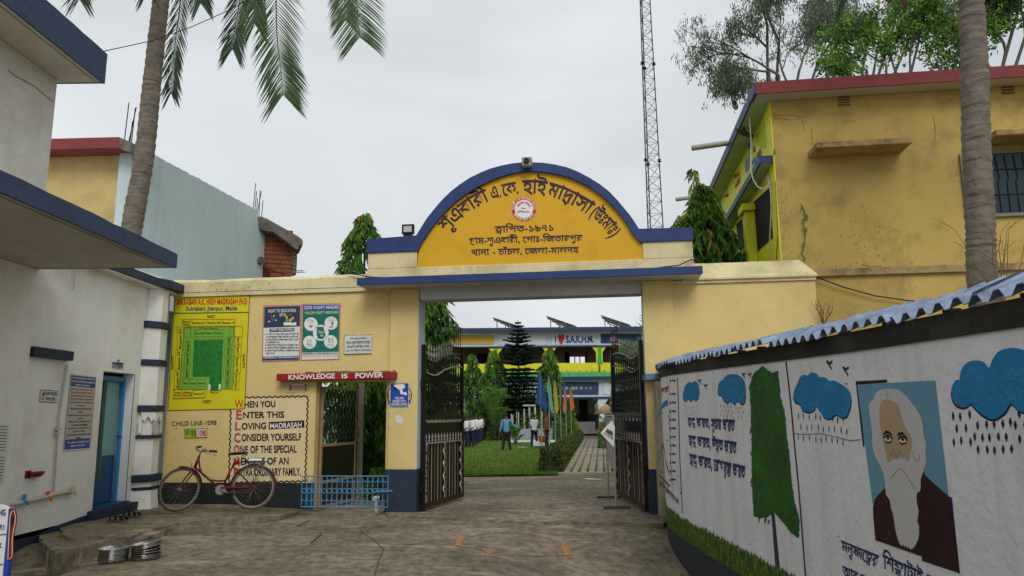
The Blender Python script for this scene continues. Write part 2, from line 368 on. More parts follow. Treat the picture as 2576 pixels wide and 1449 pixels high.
def layout(s, w=0., sp_=0.):
    """list of (verts2d, tris) pieces, total width"""
    P = []; x = 0.; NM = set('এওণশগখথধপঃংঁেৃুূ')
    def bar(a, b): t = .045 + w; P.append(([(a, MH - t * 1.3 - w), (b, MH - t * 1.3 - w), (b, MH + w), (a, MH + w)], [(0, 1, 2), (0, 2, 3)]))
    def put(g, ox, oy, sx, sy):
        for vs, tr_ in g[0]: P.append(([(ox + vx * sx, oy + vy * sy) for vx, vy in vs], tr_))
    for c in clusters(s):
        if isinstance(c, tuple):
            a, b = c[0], c[1]; ga, gb = gmesh(a, w * 1.2), gmesh(b, w * 1.2)
            if b == 'র':
                if a == 'ক': ga = gmesh('এ', w)
                put(ga, x, 0, 1, 1); ad = ga[1]; t = .045 + w
                if a == 'ক': P.append(([(x + ad - .12, .38), (x + ad + .06, .42), (x + ad + .09, .22), (x + ad - .02, .1), (x + ad - .02, .17), (x + ad + .03, .24), (x + ad + .01, .34), (x + ad - .12, .32)], tess([(x + ad - .12, .38), (x + ad + .06, .42), (x + ad + .09, .22), (x + ad - .02, .1), (x + ad - .02, .17), (x + ad + .03, .24), (x + ad + .01, .34), (x + ad - .12, .32)])))
                else: P.append(([(x + .1, .02), (x + ad * .72, -.17), (x + ad * .72 + .03, -.17 + 2 * t), (x + .1, .02 + 2 * t)], [(0, 1, 2), (0, 2, 3)]))
                x += ad; continue
            if b == 'য': put(ga, x, 0, 1, 1); x += ga[1]; put(gb, x - .05, 0, .55, 1); x += gb[1] * .5; continue
            ad = max(ga[1], gb[1]); bar(x - .01, x + ad + .02)
            put(ga, x, MH * .36, 1., .64); put(gb, x + ad * .08, -.16, .86, .62); x += ad + .02; continue
        g = gmesh(c, w); put(g, x, 0, 1, 1)
        if '\u0985' <= c[0] <= '\u09c0' and c not in NM: bar(x - .015, x + g[1] + .015)
        x += g[1] + sp_
    return P, x
def text_on(name, s, fn, m, parent, w=0., up=.72, down=0., sp_=0., stagger=.0004, kind=None):
    """fn(a,b,k): a 0..1 along, b 0..1 upwards, k extra offset -> world point"""
    P, tot = layout(s, w, sp_); mb = MB(); 
    for i, (vs, tr_) in enumerate(P):
        k = (i % 4) * stagger
        mb.add([fn(x / tot, (y - down) / (up - down), k) for x, y in vs], tr_)
    return mb.build(name, m, parent, kind=kind)
def ttext(name, s, sf, quad, m, parent, w=.012, off=.005, up=.72, down=0., T=T1, sp_=0.):
    """quad: TL, TR, BR, BL in photo pixels (or a 4-tuple box)"""
    if not hasattr(quad[0], '__len__'): quad = rect(*quad)
    q = [T(*p) for p in quad]
    def fn(a, b, k):
        t = (q[0][0] * (1 - a) + q[1][0] * a, q[0][1] * (1 - a) + q[1][1] * a); o = (q[3][0] * (1 - a) + q[2][0] * a, q[3][1] * (1 - a) + q[2][1] * a)
        return sf.hit(o[0] + (t[0] - o[0]) * b, o[1] + (t[1] - o[1]) * b, off + k)
    return text_on(name, s, fn, m, parent, w, up, down, sp_)
BU, BD = .66, -.02   # bengali matra height / foot
# ================================================================== GROUND
from mathutils import noise as mn
def ss(a, b, x): t = max(0., min(1., (x - a) / (b - a))); return t * t * (3 - 2 * t)
def gz0(x, y):
    z = -.12 * max(0, min(4.5, 10.8 - y)) * ss(-.6, 1.9, x)
    z -= .20 * ss(-4.2, -5.2, x) * ss(9.3, 8.3, y)
    return z
def gz(x, y):
    z = gz0(x, y)
    if -7 < x < 5 and 2 < y < 19:
        z += .010 * mn.noise(Vector((x * .9, y * .9, 0))) + .006 * mn.noise(Vector((x * 3, y * 3, 5))) + .003 * mn.noise(Vector((x * 11, y * 11, 9)))
    return z
def ground_mat():
    m = bpy.data.materials.new('forecourt_concrete'); m.use_nodes = True; t = m.node_tree; n = t.nodes; l = t.links; b = n['Principled BSDF']; b.inputs['Roughness'].default_value = .82
    g = n.new('ShaderNodeNewGeometry')
    def nz(s, d, sc=(1, 1, 1), dist=0, r=.62):
        mpp = n.new('ShaderNodeMapping'); mpp.inputs['Scale'].default_value = sc; l.new(g.outputs['Position'], mpp.inputs['Vector'])
        a = n.new('ShaderNodeTexNoise'); a.inputs['Scale'].default_value = s; a.inputs['Detail'].default_value = d; a.inputs['Distortion'].default_value = dist; a.inputs['Roughness'].default_value = r
        l.new(mpp.outputs['Vector'], a.inputs['Vector']); return a.outputs['Fac']
    def ramp(f, p0, c0, p1, c1):
        r = n.new('ShaderNodeValToRGB'); e = r.color_ramp.elements; e[0].position = p0; e[0].color = (*c0, 1); e[1].position = p1; e[1].color = (*c1, 1); l.new(f, r.inputs['Fac']); return r.outputs['Color']
    def mix(f, a, bb, mode='MIX'):
        k = n.new('ShaderNodeMix'); k.data_type = 'RGBA'; k.blend_type = mode
        if isinstance(f, float): k.inputs['Factor'].default_value = f
        else: l.new(f, k.inputs['Factor'])
        for nm, q in (('A', a), ('B', bb)):
            if isinstance(q, tuple): k.inputs[nm].default_value = (*q, 1)
            else: l.new(q, k.inputs[nm])
        return k.outputs['Result']
    base = ramp(nz(.7, 7), .32, (.125, .106, .072), .68, (.28, .24, .17))
    fine = ramp(nz(9, 8, (1, .7, 1)), .35, (.5, .49, .46), .66, (1.3, 1.28, 1.2))
    c = mix(1., base, fine, 'MULTIPLY')
    c = mix(ramp(nz(1.6, 9, (.55, 1.3, 1), .6, .7), .56, (0, 0, 0), .66, (.85, .85, .85)), c, (.42, .36, .26))
    c = mix(ramp(nz(1.1, 9, (1, 1, 1), .8, .7), .57, (0, 0, 0), .70, (.7, .7, .7)), c, (.08, .066, .045))
    c = mix(ramp(nz(26, 6), .60, (0, 0, 0), .72, (.6, .6, .6)), c, (.05, .042, .03))
    l.new(c, b.inputs['Base Color'])
    mm = n.new('ShaderNodeMath'); mm.operation = 'ADD'; l.new(nz(14, 8), mm.inputs[0]); l.new(nz(70, 4), mm.inputs[1])
    bu = n.new('ShaderNodeBump'); bu.inputs['Strength'].default_value = .7; bu.inputs['Distance'].default_value = .025; l.new(mm.outputs[0], bu.inputs['Height']); l.new(bu.outputs['Normal'], b.inputs['Normal'])
    return m
gm = ground_mat(); MATS['g'] = gm
xs = [-3000, -800, -200, -60, -25, -12] + list(np.arange(-7, 4.6, .1)) + [8, 14, 25, 60, 200, 800, 3000]
ys = [-3000, -800, -200, -60, -20, -6, -2, 0, 1, 2, 3] + list(np.arange(3.5, 19, .1)) + [22, 26, 32, 40, 60, 100, 200, 800, 3000]
vs = [(x, y, gz(x, y)) for y in ys for x in xs]; nx = len(xs)
fs = [(j * nx + i, j * nx + i + 1, (j + 1) * nx + i + 1, (j + 1) * nx + i) for j in range(len(ys) - 1) for i in range(nx - 1)]
g = mk('ground', vs, fs, gm, smooth=True); tag(g, kind='structure')
# raised platform along the prayer-hall wall and the front wall
def slab(name, P, z, m, zb=-.4, jag=0, fade=False):
    Q = []
    for i, (x, y) in enumerate(P):
        x2, y2 = P[(i + 1) % len(P)]; n = max(1, int(math.hypot(x2 - x, y2 - y) / .12)) if jag else 1
        for k in range(n):
            t = k / n; px, py = x + (x2 - x) * t, y + (y2 - y) * t
            Q.append((px + jag * mn.noise(Vector((px * 5, py * 5, 1))), py + jag * mn.noise(Vector((px * 5, py * 5, 7)))))
    n = len(Q); vs = [(x, y, (z * (ss(-2.95, -3.75, x) if fade else 1) - (.012 if fade and x > -3.1 else 0)) + (.008 * mn.noise(Vector((x * 3, y * 3, 2))) if jag else 0)) for x, y in Q] + [(x, y, zb) for x, y in Q]
    return mk(name, vs, tess(Q) + [(i, n + i, n + (i + 1) % n, (i + 1) % n) for i in range(n)], m)
kerb = [hz(u, v, .08)[:2] for u, v in [(136, 1395), (184, 1381), (273, 1360), (362, 1355), (420, 1331), (503, 1326), (590, 1325), (664, 1325), (735, 1318)]]
far = [fw(-3.0, .12, 0)[:2], fw(-3.9, .12, 0)[:2], fw(-5.6, .12, 0)[:2], (-5.9, 12.3), (-5.9, 9.5)]
k1 = slab('raised_pavement', kerb + far, .08, gm, jag=.05, fade=True)
tag(k1, kind='structure')
k2 = slab('pavement_crust', [hz(u, v, .12)[:2] for u, v in [(170, 1352), (230, 1346), (330, 1349), (372, 1330), (470, 1312), (560, 1303), (650, 1297), (700, 1290)]] + [fw(-3.3, .1, 0)[:2], fw(-4.1, .1, 0)[:2], fw(-5.5, .1, 0)[:2], (-5.9, 12.3), (-5.9, 9.9)], .115, gm, jag=.06, fade=True)
tag(k2, kind='structure')
# threshold slab in the gateway and footing of the small gateway
th = [hz(u, v, 0)[:2] for u, v in [(975, 1300), (1300, 1316), (1560, 1317), (1668, 1320)]]
t1 = slab('threshold', [th[0], th[1], th[2], th[3], fw(2.5, 0.0, 0)[:2], fw(2.0, .02, 0)[:2], fw(-1.5, .02, 0)[:2], fw(-2.0, -.1, 0)[:2]], .018, gm, -.3, jag=.012); tag(t1, kind='structure')
t2 = slab('doorstep', [fw(-3.3, -.35, 0)[:2], fw(-2.05, -.35, 0)[:2], fw(-2.05, .6, 0)[:2], fw(-3.3, .6, 0)[:2]], .035, gm, -.2, jag=.015); tag(t2, kind='structure')
# cracks in the forecourt
ck = MB(); ckm = mat('crack_dirt', (.022, .018, .013), var=0, bump=0)
def gline(mb, P, w):
    Q = []
    for i in range(len(P) - 1):
        a, b = hz(*P[i]), hz(*P[i + 1]); n = max(2, int((b - a).length / .07))
        for k in range(n): Q.append(a.lerp(b, k / n))
    Q.append(hz(*P[-1])); V = []
    for i, q in enumerate(Q):
        t = (Q[min(i + 1, len(Q) - 1)] - Q[max(0, i - 1)]).normalized(); s_ = Vector((-t.y, t.x, 0)); q = q + s_ * .02 * mn.noise(q * 9)
        ww = w * (.5 + .8 * abs(mn.noise(q * 6)))
        for sg in (-1, 1): p = q + s_ * sg * ww / 2; V.append((p.x, p.y, gz(p.x, p.y) + .006))
    mb.add(V, [(2 * i, 2 * i + 1, 2 * i + 3, 2 * i + 2) for i in range(len(Q) - 1)])
gline(ck, pts(TW, [(625, 460), (700, 510), (740, 545), (765, 575), (735, 640), (715, 721)]), .012)
gline(ck, pts(TW, [(620, 458), (800, 445), (1000, 435), (1250, 422), (1600, 425), (2000, 430), (2310, 432)]), .013)
gline(ck, pts(TW, [(265, 440), (340, 405)]), .025); gline(ck, pts(TW, [(345, 540), (410, 485)]), .02); gline(ck, pts(TW, [(480, 560), (600, 535), (720, 520)]), .008)
c = ck.build('crack', ckm); tag(c, kind='structure')
# faded painted star on the ground
star = MB(); pm = mat('faded_orange_ground_paint', (.36, .165, .07), var=.3, vs=8, stain=(.22, .18, .12), amt=1., ss=7, bump=.2)
SP = pts(TW, [(1205, 503), (1430, 468), (1610, 465), (1800, 500), (1815, 545), (1600, 575), (1370, 592), (1340, 570), (1190, 555), (1205, 503)])
for (a, b), w in zip(zip(SP[:-1], SP[1:]), (.05, .05, .06, .13, .06, .06, .09, .05, .13)): gline(star, [a, b], w)
gline(star, pts(TW, [(865, 545), (1060, 528)]), .05)
s_ = star.build('painted_star', pm); tag(s_, 'faded orange six-sided star outline painted on the forecourt before the gate', 'ground painting')
# lawn, path and courtyard
lawnm = mat('lawn_soil_green', (.12, .19, .03), c2=(.075, .12, .025), var=.5, vs=2.2, bump=.6, bs=30, stain=(.12, .10, .05), amt=.5, ss=1.4)
LZ = .03
def pathx(y): return 1.19 + .119 * (y - 18.6)
LY0 = 18.4
lawn = mk('lawn', [(-14, LY0 - .1, LZ), (-2.5, LY0 - .1, LZ), (pathx(LY0) - .05, LY0 + .05, LZ), (pathx(44) - .05, 44, LZ + .1), (-14, 44, LZ + .1)], [(0, 1, 2, 3, 4)], lawnm); tag(lawn, kind='structure')
lawn2 = mk('lawn', [(pathx(LY0) + 1.25, LY0 + .1, LZ), (8, LY0 + .1, LZ), (14, 44, LZ + .1), (pathx(44) + 1.3, 44, LZ + .1)], [(0, 1, 2, 3)], lawnm); tag(lawn2, kind='structure')
def blades(name, pos, h, w, mats, parent=None, lean=.5, seg=1, droop=0):
    n = len(pos); P = np.array(pos, float); a = rng.uniform(0, 2 * np.pi, n); ln = rng.uniform(0, lean, n)
    d = np.stack([np.cos(a) * ln, np.sin(a) * ln, np.ones(n)], 1); s_ = np.stack([-np.sin(a), np.cos(a), 0 * a], 1)
    hh = (h * rng.uniform(.5, 1.2, n))[:, None]; ww = (w * rng.uniform(.7, 1.3, n))[:, None]
    V = np.stack([P - s_ * ww, P + s_ * ww, P + d * hh], 1).reshape(-1, 3)
    F = np.arange(3 * n).reshape(-1, 3); mi = rng.integers(0, len(mats), n)
    return mk(name, V, F.tolist(), mats, parent, mi=mi.tolist(), kind='stuff')
gp = []
for _ in range(52000):
    y = LY0 + 23 * random.random() ** 1.7; x = random.uniform(-3.5 - (y - 18) * .1, pathx(y) - .1); gp.append((x, y, LZ + .1 * (y - LY0) / 25.6))
for _ in range(2500):
    y = LY0 + .1 + 12 * random.random() ** 1.7; x = random.uniform(pathx(y) + 1.3, pathx(y) + 2.6); gp.append((x, y, LZ))
blades('grass', gp, .055, .012, grm)
# ================================================================== GATEWAY (arch, pillars, canopy)
gate = thing('gateway', fw(.27, .1, 0), 'cream school gateway with round yellow arch sign and blue canopy', 'gateway')
f0 = FS(0)
def fz(T, P, d=0): return [fsz(*T(*p), d) for p in P]
def fprism(name, P, d0, d1, m, parent, bevel=0):
    """P: (s,z) outline, front at d0, back at d1"""
    n = len(P); fs = tess(P); vs = [fw(s, d0, z) for s, z in P] + [fw(s, d1, z) for s, z in P]
    return mk(name, vs, fs + [tuple(n + i for i in reversed(f)) for f in fs] + [(i, n + i, n + (i + 1) % n, (i + 1) % n) for i in range(n)], m, parent, bevel=bevel)
PL0, PL1, PR0, PR1 = -1.985, -1.52, 2.045, 2.50
jamb = mat('jamb_paint', (.50, .54, .58), bump=.1, stain=(.35, .36, .36), amt=.4)
for a, b, ia in ((PL0, PL1, 1), (PR0, PR1, 0)):
    p = fbox('pillar', a, b, -.05, .38, .66, 3.52, cream, gate, .008)
    q = fbox('pillar_base', a - .006, b + .006, -.056, .386, -.3, .66, navyd, gate, .008)
    ja, jb = (b, b + .004) if ia else (a - .004, a)
    fbox('jamb', ja + (0 if ia else -.001), jb + (.001 if ia else 0), -.045, .375, .665, 3.30, jamb, gate)
fbox('beam', PL1 + .002, PR0 - .002, .002, .34, 3.33, 3.639, sofm, gate, .012)
cs0, cs1 = -2.40, 2.92
fbox('canopy', cs0 + .006, cs1 - .006, -.47, -.0, 3.522, 3.60, sofm, gate, .006)
fbox('canopy_fascia', cs0, cs1, -.50, -.471, 3.515, 3.635, navy, gate, .006); fbox('canopy_top', cs0, cs1, -.469, .0, 3.602, 3.637, navy, gate)
fbox('parapet', -2.41, 2.86, .0, .26, 3.64, 3.872, creamw, gate, .01)
pc = fsz(*T4(600, 755))[1]
# cream flanks, yellow recessed panel, blue band and arch
outer = fz(T4, [(590, 552), (625, 495), (660, 440), (708, 380), (760, 320), (812, 270), (870, 225), (933, 183), (1000, 150), (1063, 124), (1130, 105), (1205, 90), (1280, 82), (1400, 85), (1480, 97), (1560, 115), (1630, 143), (1700, 180), (1768, 222), (1830, 270), (1878, 320), (1920, 370), (1958, 415), (1990, 460), (2022, 510)])
inner = fz(T4, [(600, 652), (622, 603), (650, 560), (692, 498), (740, 440), (793, 382), (850, 330), (905, 289), (960, 255), (1018, 223), (1080, 195), (1140, 172), (1200, 155), (1255, 145), (1310, 140), (1380, 142), (1450, 150), (1520, 164), (1590, 185), (1655, 214), (1720, 250), (1778, 292), (1830, 340), (1878, 389), (1920, 440), (1955, 492), (1985, 545), (2036, 600)])
bl = fz(T4, [(275, 572), (275, 665)]); br = fz(T4, [(2358, 500), (2362, 598)])
zt, zb_ = 4.375, 4.145
fprism('cream_block', [(-2.40, 3.874), (inner[0][0] - .02, 3.874), (inner[0][0] - .02, zb_ - .002), (-2.40, zb_ - .002)], .0, .26, creamw, gate, .01)
fprism('cream_block', [(inner[-1][0] + .02, 3.874), (2.85, 3.874), (2.85, zb_ - .002), (inner[-1][0] + .02, zb_ - .002)], .0, .26, creamw, gate, .01)
fprism('blue_arch_band', [(-2.41, zb_), (-2.41, zt)] + [(s, max(z, zt)) if i == 0 else (s, z) for i, (s, z) in enumerate(outer)] + [(2.86, zt - .03), (2.86, zb_ - .005)] + [(inner[-1][0] + .02, zb_)] + list(reversed(inner)) + [(inner[0][0] - .02, zb_)], -.03, .27, navy, gate)
fprism('sign_panel', [(inner[0][0] - .02, 3.874), (inner[-1][0] + .02, 3.874)] + [(inner[-1][0] + .02, inner[-1][1] + .0)] + [(s, z + .02) for s, z in reversed(inner)], .03, .24, ochre, gate)
# arched lettering
AP = [(735, 520), (800, 450), (880, 378), (960, 325), (1040, 285), (1120, 262), (1200, 243), (1290, 232), (1380, 232), (1460, 248), (1540, 278), (1620, 318), (1700, 365), (1780, 425), (1840, 490), (1885, 560)]
AS = [Vector(p) for p in fz(T4, AP)]
alen = [0]
for i in range(1, len(AS)): alen.append(alen[-1] + (AS[i] - AS[i - 1]).length)
AX = [p[0] for p in AP]
def apos(t):
    t = max(0, min(alen[-1], t)); i = max(j for j in range(len(alen) - 1) if alen[j] <= t + 1e-9); f = (t - alen[i]) / (alen[i + 1] - alen[i])
    p = AS[i].lerp(AS[i + 1], f)
    t0 = AS[max(0, i - 1)]; t1_ = AS[min(len(AS) - 1, i + 2)]; d = ((AS[i + 1] - AS[i]).normalized() * .5 + (t1_ - t0).normalized() * .5).normalized(); return p, d
def xt(x):
    i = max(j for j in range(len(AX) - 1) if AX[j] <= x + 1e-9); f = (x - AX[i]) / (AX[i + 1] - AX[i]); return alen[i] + f * (alen[i + 1] - alen[i])
for w_, x0, x1, hh in (('শুক্রবারী', 752, 1040, .235), ('এ.', 1062, 1130, .22), ('কে.', 1140, 1245, .22), ('হাই', 1275, 1425, .24), ('মাদ্রাসা', 1440, 1715, .235), ('(উঃমাঃ)', 1725, 1875, .21)):
    t0, t1_ = xt(x0), xt(x1)
    def fn(a, b, k, t0=t0, t1_=t1_, hh=hh):
        p, d = apos(t0 + (t1_ - t0) * a); n = Vector((-d.y, d.x)); q = p + n * (b - .5) * hh; return fw(q.x, .026 - k, q.y)
    text_on('arch_lettering', w_, fn, inkm, gate, w=.02, up=BU, down=BD)
for s_, q in (('স্থাপিত-১৯৭১', [(1092, 490), (1478, 480), (1476, 520), (1095, 532)]), ('গ্রাম-শুক্রবারী, পোঃ-জিতারপুর', [(925, 566), (1658, 545), (1656, 585), (930, 607)]), ('থানা - চাঁচল, জেলা-মালদহ', [(940, 640), (1632, 622), (1632, 662), (945, 680)])):
    ttext('sign_lettering', s_, FS(.03), q, inkm, gate, w=.02, T=T4, up=BU, down=BD, off=.004)
# emblem
def disc(sf, c, r, off, n=40, sy=1.): 
    return [sf.hit(c[0] + r * math.cos(2 * math.pi * i / n), c[1] + r * sy * math.sin(2 * math.pi * i / n), off) for i in range(n)]
def ndisc(name, sf, c, r, m, parent, off, sy=1.): V = disc(sf, c, r, off, sy=sy); return mk(name, V, [tuple(range(len(V)))], m, parent)
fp = FS(.03); ec = T4(1281, 380)
ndisc('emblem_ring', fp, ec, 30.5, inkr, gate, .004); ndisc('emblem_face', fp, ec, 23, inkw, gate, .006)
def ringtext(name, s, sf, c, r, h, a0, a1, m, parent, off, w=.02, flip=False):
    def fn(a, b, k):
        an = R_(a0 + (a1 - a0) * a); rr = r + (b - .5) * h * (-1 if flip else 1); return sf.hit(c[0] + rr * math.sin(an), c[1] - rr * math.cos(an), off + k)
    return text_on(name, s, fn, m, parent, w=w, up=BU, down=BD)
ringtext('emblem_lettering', 'শুক্রবারী এ কে হাই মাদ্রাসা (উঃ মাঃ)', fp, ec, 26.8, 5, -95, 95, inkw, gate, .007)
ringtext('emblem_lettering', 'জিতারপুর চাঁচল মালদহ', fp, ec, 26.8, 5, 245, 115, inkw, gate, .007, flip=True)
ringtext('emblem_lettering', 'আলোর সন্ধানে', fp, ec, 16, 6, -70, 70, inkr, gate, .008)
ttext('emblem_lettering', 'স্থাপিত-১৯৭১', fp, (1240, 392, 1318, 404), ink, gate, T=T4, up=BU, down=BD, off=.008)
line('emblem_mark', fp, pts(T4, [(1262, 372), (1275, 378), (1283, 372), (1290, 380)]), .012, ink, gate, .008)
# camera on top of the arch
cc = fw(.27, -.06, 5.50)
cctv = thing('security_camera', cc, 'small square camera fixed on top of the arch crown', 'camera')
MB().box((.2, -.16, 5.45), (.36, -.03, 5.60), fw).build('housing', mat('camera_shell', (.28, .27, .23), bump=.05), cctv, bevel=.012)
MB().lathe([(0, .0), (.045, .0), (.045, .03), (.03, .034), (.03, .02), (0, .018)], fw(.28, -.165, 5.53), 16, Matrix.Rotation(R_(90), 3, 'X')).build('lens', blackm, cctv)
MB().box((.22, -.03, 5.5), (.34, .05, 5.6), fw).build('bracket', steel, cctv)
# flood light left of the arch
fl = thing('floodlight', fw(-1.78, .1, 4.38), 'black square LED floodlight standing on the blue band left of the arch', 'floodlight')
s0, z0 = fsz(1010, 592); s1, z1 = fsz(1041, 563)
MB().box((s0, .0, z0 + .02), (s1, .06, z1), fw).build('body', mat('black_plastic', (.012, .012, .014), rough=.4, bump=0), fl, bevel=.01)
MB().box((s0 + .035, -.004, z0 + .055), (s1 - .035, -.001, z1 - .035), fw).build('glass', mat('lamp_glass', (.45, .50, .50), rough=.15, bump=0), fl)
MB().box((s0 + .09, -.008, z0 + .10), (s1 - .09, -.005, z1 - .08), fw).build('led_array', inkw, fl)
MB().box((s0 + .03, .01, 4.375), (s1 - .03, .05, z0 + .019), fw).build('bracket', blackm, fl)
# ================================================================== FRONT WALLS
def wavy_top(name, s0, s1, d0, d1, z0, z1, m, parent, amp=.012, slope_end=0):
    n = int((s1 - s0) / .12); vs = []; 
    for i in range(n + 1):
        s = s0 + (s1 - s0) * i / n; a = amp * mn.noise(Vector((s * 2.2, z1, 0))) + amp * .5 * mn.noise(Vector((s * 7, z1, 3)))
        e_ = slope_end * max(0, 1 - (s1 - s) / .25) if slope_end else 0
        vs += [fw(s, d0, z0), fw(s, d0 + .0, z1 - .05 + a - e_), fw(s, d0 + .05, z1 + a - e_), fw(s, d1, z1 + a - e_), fw(s, d1, z0)]
    fs = []
    for i in range(n):
        for k in range(5): a = 5 * i + k; b = 5 * i + (k + 1) % 5; fs.append((a, b, b + 5, a + 5)[::-1])
    fs += [tuple(range(5)), tuple(5 * n + k for k in reversed(range(5)))]
    return mk(name, vs, fs, m, parent, smooth=False)
lw = thing('boundary_wall', fw(-3.9, .12, 0), 'cream wall left of the gate with black plinth, painted welcome notice and red lintel', 'wall')
gL, gR, gT = -3.215, -2.035, 2.035
fbox('wall_panel', -5.80, gL, .0, .25, .447, 3.50, cream, lw, .004); fbox('wall_panel', gL + .0005, gR + .0, .0, .25, gT, 3.50, cream, lw); fbox('wall_panel', gR + .0005, PL0 - .001, .0, .25, .66, 3.50, cream, lw)
fbox('plinth', -5.80, gL - .0, -.006, .256, -.3, .446, plinth, lw); fbox('plinth', gR + .001, PL0 - .007, -.004, .254, -.3, .659, navyd, lw)
fbox('plinth', gL - .12, gL + .003, -.009, .26, -.3, .40, doorb, lw)
fbox('coping_underside', -5.80, PL0 + .02, -.04, .28, 3.502, 3.58, creamw, lw); wavy_top('coping', -5.82, -2.42, -.05, .29, 3.575, 3.79, creamw, lw, .02)
fbox('coping', -2.419, -2.0, -.03, .27, 3.582, 3.66, creamw, lw)
kl = fbox('lintel', *[fsz(*T3(x, 590), -.06)[0] for x in (749, 1433)], -.17, -.001, fsz(*T3(1090, 608), -.17)[1], fsz(*T3(1090, 566), -.17)[1], redl, lw, .01)
ttext('lintel_lettering', 'KNOWLEDGE', FS(-.17), [(800, 578), (1072, 569), (1072, 598), (800, 607)], inkw, lw, w=.03, T=T3); ttext('lintel_lettering', 'IS', FS(-.17), [(1108, 572), (1146, 571), (1146, 597), (1108, 598)], inkw, lw, w=.03, T=T3)
ttext('lintel_lettering', 'POWER', FS(-.17), [(1188, 568), (1350, 562), (1350, 592), (1188, 598)], inkw, lw, w=.03, T=T3)
# chipped mortar on the red lintel
ch = MB(); kzt = fsz(*T3(1090, 566), -.17)[1]
for i in range(40):
    s_ = random.uniform(-3.35, -1.9); ch.box((s_, -.165 + random.random() * .06, kzt), (s_ + random.uniform(.02, .09), -.03 - random.random() * .05, kzt + .01 + random.random() * .02), fw)
ch.build('mortar_crumbs', rough_c, lw, kind='stuff')
# welcome notice painted on the wall
ppc = mat('notice_cream', (.68, .56, .33), var=.05, stain=(.5, .38, .2), amt=.4, bump=.2)
P = [(470, 712), (915, 703), (900, 1195), (458, 1205)]
def wavy(P, n, amp, T=T3, fr=.55):
    out = []
    for i in range(len(P)):
        a, b = P[i], P[(i + 1) % len(P)]; k = int(math.hypot(b[0] - a[0], b[1] - a[1]) / n)
        nn = (-(b[1] - a[1]) / (k * n), (b[0] - a[0]) / (k * n))
        for j in range(k): t = j / k; o = amp * math.sin(j * fr * math.pi); out.append(T(a[0] + (b[0] - a[0]) * t + nn[0] * o, a[1] + (b[1] - a[1]) * t + nn[1] * o))
    return out
poly('notice_ground', f0, pts(T3, P), ppc, lw, .002); line('notice_border', f0, wavy(P, 9, 4.5), .022, ink, lw, .004, closed=True)
for a, q, b, r in (('W', (492, 722, 540, 770), 'HEN YOU', (545, 731, 728, 768)), ('E', (496, 782, 533, 835), 'NTER THIS', (537, 793, 778, 830)), ('L', (490, 850, 524, 898), 'OVING', (530, 858, 675, 895)), ('C', (486, 915, 525, 968), 'ONSIDER YOURSELF', (530, 921, 878, 962)), ('O', (485, 985, 520, 1033), 'NE OF THE SPECIAL', (522, 990, 850, 1032)), ('M', (482, 1057, 522, 1104), 'EMBERS OF AN', (525, 1060, 806, 1100)), ('E', (482, 1120, 516, 1164), 'XTRA ORDINARY FAMILY.', (515, 1120, 875, 1165))):
    ttext('notice_initial_outline', a, f0, q, ink, lw, w=.06, T=T3, off=.004); ttext('notice_initial_outline', a, f0, q, inkw, lw, w=.046, T=T3, off=.006); ttext('notice_initial', a, f0, q, inkr, lw, w=.022, T=T3, off=.009)
    x0, y0, x1, y1 = r; ttext('notice_lettering', b, f0, [(x0, y0), (x1, y0 - 4), (x1, y1 - 4), (x0, y1)], ink, lw, w=.038, T=T3)
poly('notice_black_box', f0, pts(T3, [(688, 852), (895, 842), (895, 884), (688, 896)]), ink, lw, .004); ttext('notice_lettering', 'MADRASAH', f0, [(694, 860), (882, 850), (880, 882), (694, 890)], inkw, lw, w=.02, T=T3, off=.006)
ttext('wall_lettering', 'CHILD LINE-1098', f0, [(124, 848), (386, 842), (386, 868), (124, 875)], ink, lw, w=.012, T=T3)
ov = [T3(1446 + 70 * math.cos(t), 697 + 68 * math.sin(t)) for t in [2 * math.pi * i / 40 for i in range(40)]]
for s_, q in (('U', (1380, 687, 1396, 708)), ('S', (1376, 728, 1392, 750)), ('V.', (1500, 687, 1514, 708)), ('E', (1500, 722, 1512, 744))): ttext('wall_lettering', s_, FS(-.05), q, ink, gate, T=T3)
line('painted_oval', FS(-.05), ov, .014, ink, gate, .003, closed=True)
# scuffs
sc1 = poly('peeled_patch', FS(-.05), pts(T3, [(1420, 820), (1450, 812), (1468, 835), (1462, 860), (1430, 856)]), pw, gate, .003)
for q in ([(1385, 320), (1400, 300), (1405, 330)], [(1405, 300), (1430, 285), (1420, 330), (1410, 320)]): poly('brown_scuff', f0, pts(T3, q), mat('brown_scuff', (.2, .11, .05), bump=0), lw, .003)
pk = mat('peeled_render', (.42, .33, .2), bump=.3, bs=30); chp = MB()
for i in range(45):
    s_ = random.uniform(-5.7, -2.3); zz = 3.52 + random.random() * .22 if random.random() < .7 else random.uniform(.6, 3.4); r = random.uniform(.004, .014); n = 6
    chp.add([fw(s_ + r * random.uniform(.5, 1.5) * math.cos(k), (-.052 if zz > 3.5 else -.002) - .001, zz + r * random.uniform(.4, 1) * math.sin(k)) for k in [2 * math.pi * j / n for j in range(n)]], [tuple(range(n))])
chp.build('paint_chips', mat('chip_brown', (.14, .08, .04), bump=0), lw, kind='stuff')
rw = thing('boundary_wall', fw(3.5, .12, 0), 'plain yellow wall with thick sloped coping right of the gate pillar', 'wall')
fbox('wall_panel', PR1 + .001, 4.632, .0, .25, -.3, 3.45, cream, rw, .004)
fbox('coping_underside', PR1 + .001, 4.64, -.03, .28, 3.452, 3.50, creamw, rw)
n_ = 20; V = []
cs, ce = 2.70, 4.66
for i in range(n_ + 1):
    s = cs + (ce - cs) * i / n_; a = .012 * mn.noise(Vector((s * 3, 4, 0))); top = min(s, 4.47 + .0)
    V += [fw(s, -.06, 3.502), fw(s, -.06, 3.53 + a), fw(top, .16, 3.80 + a), fw(top, .30, 3.80 + a), fw(s, .30, 3.502)]
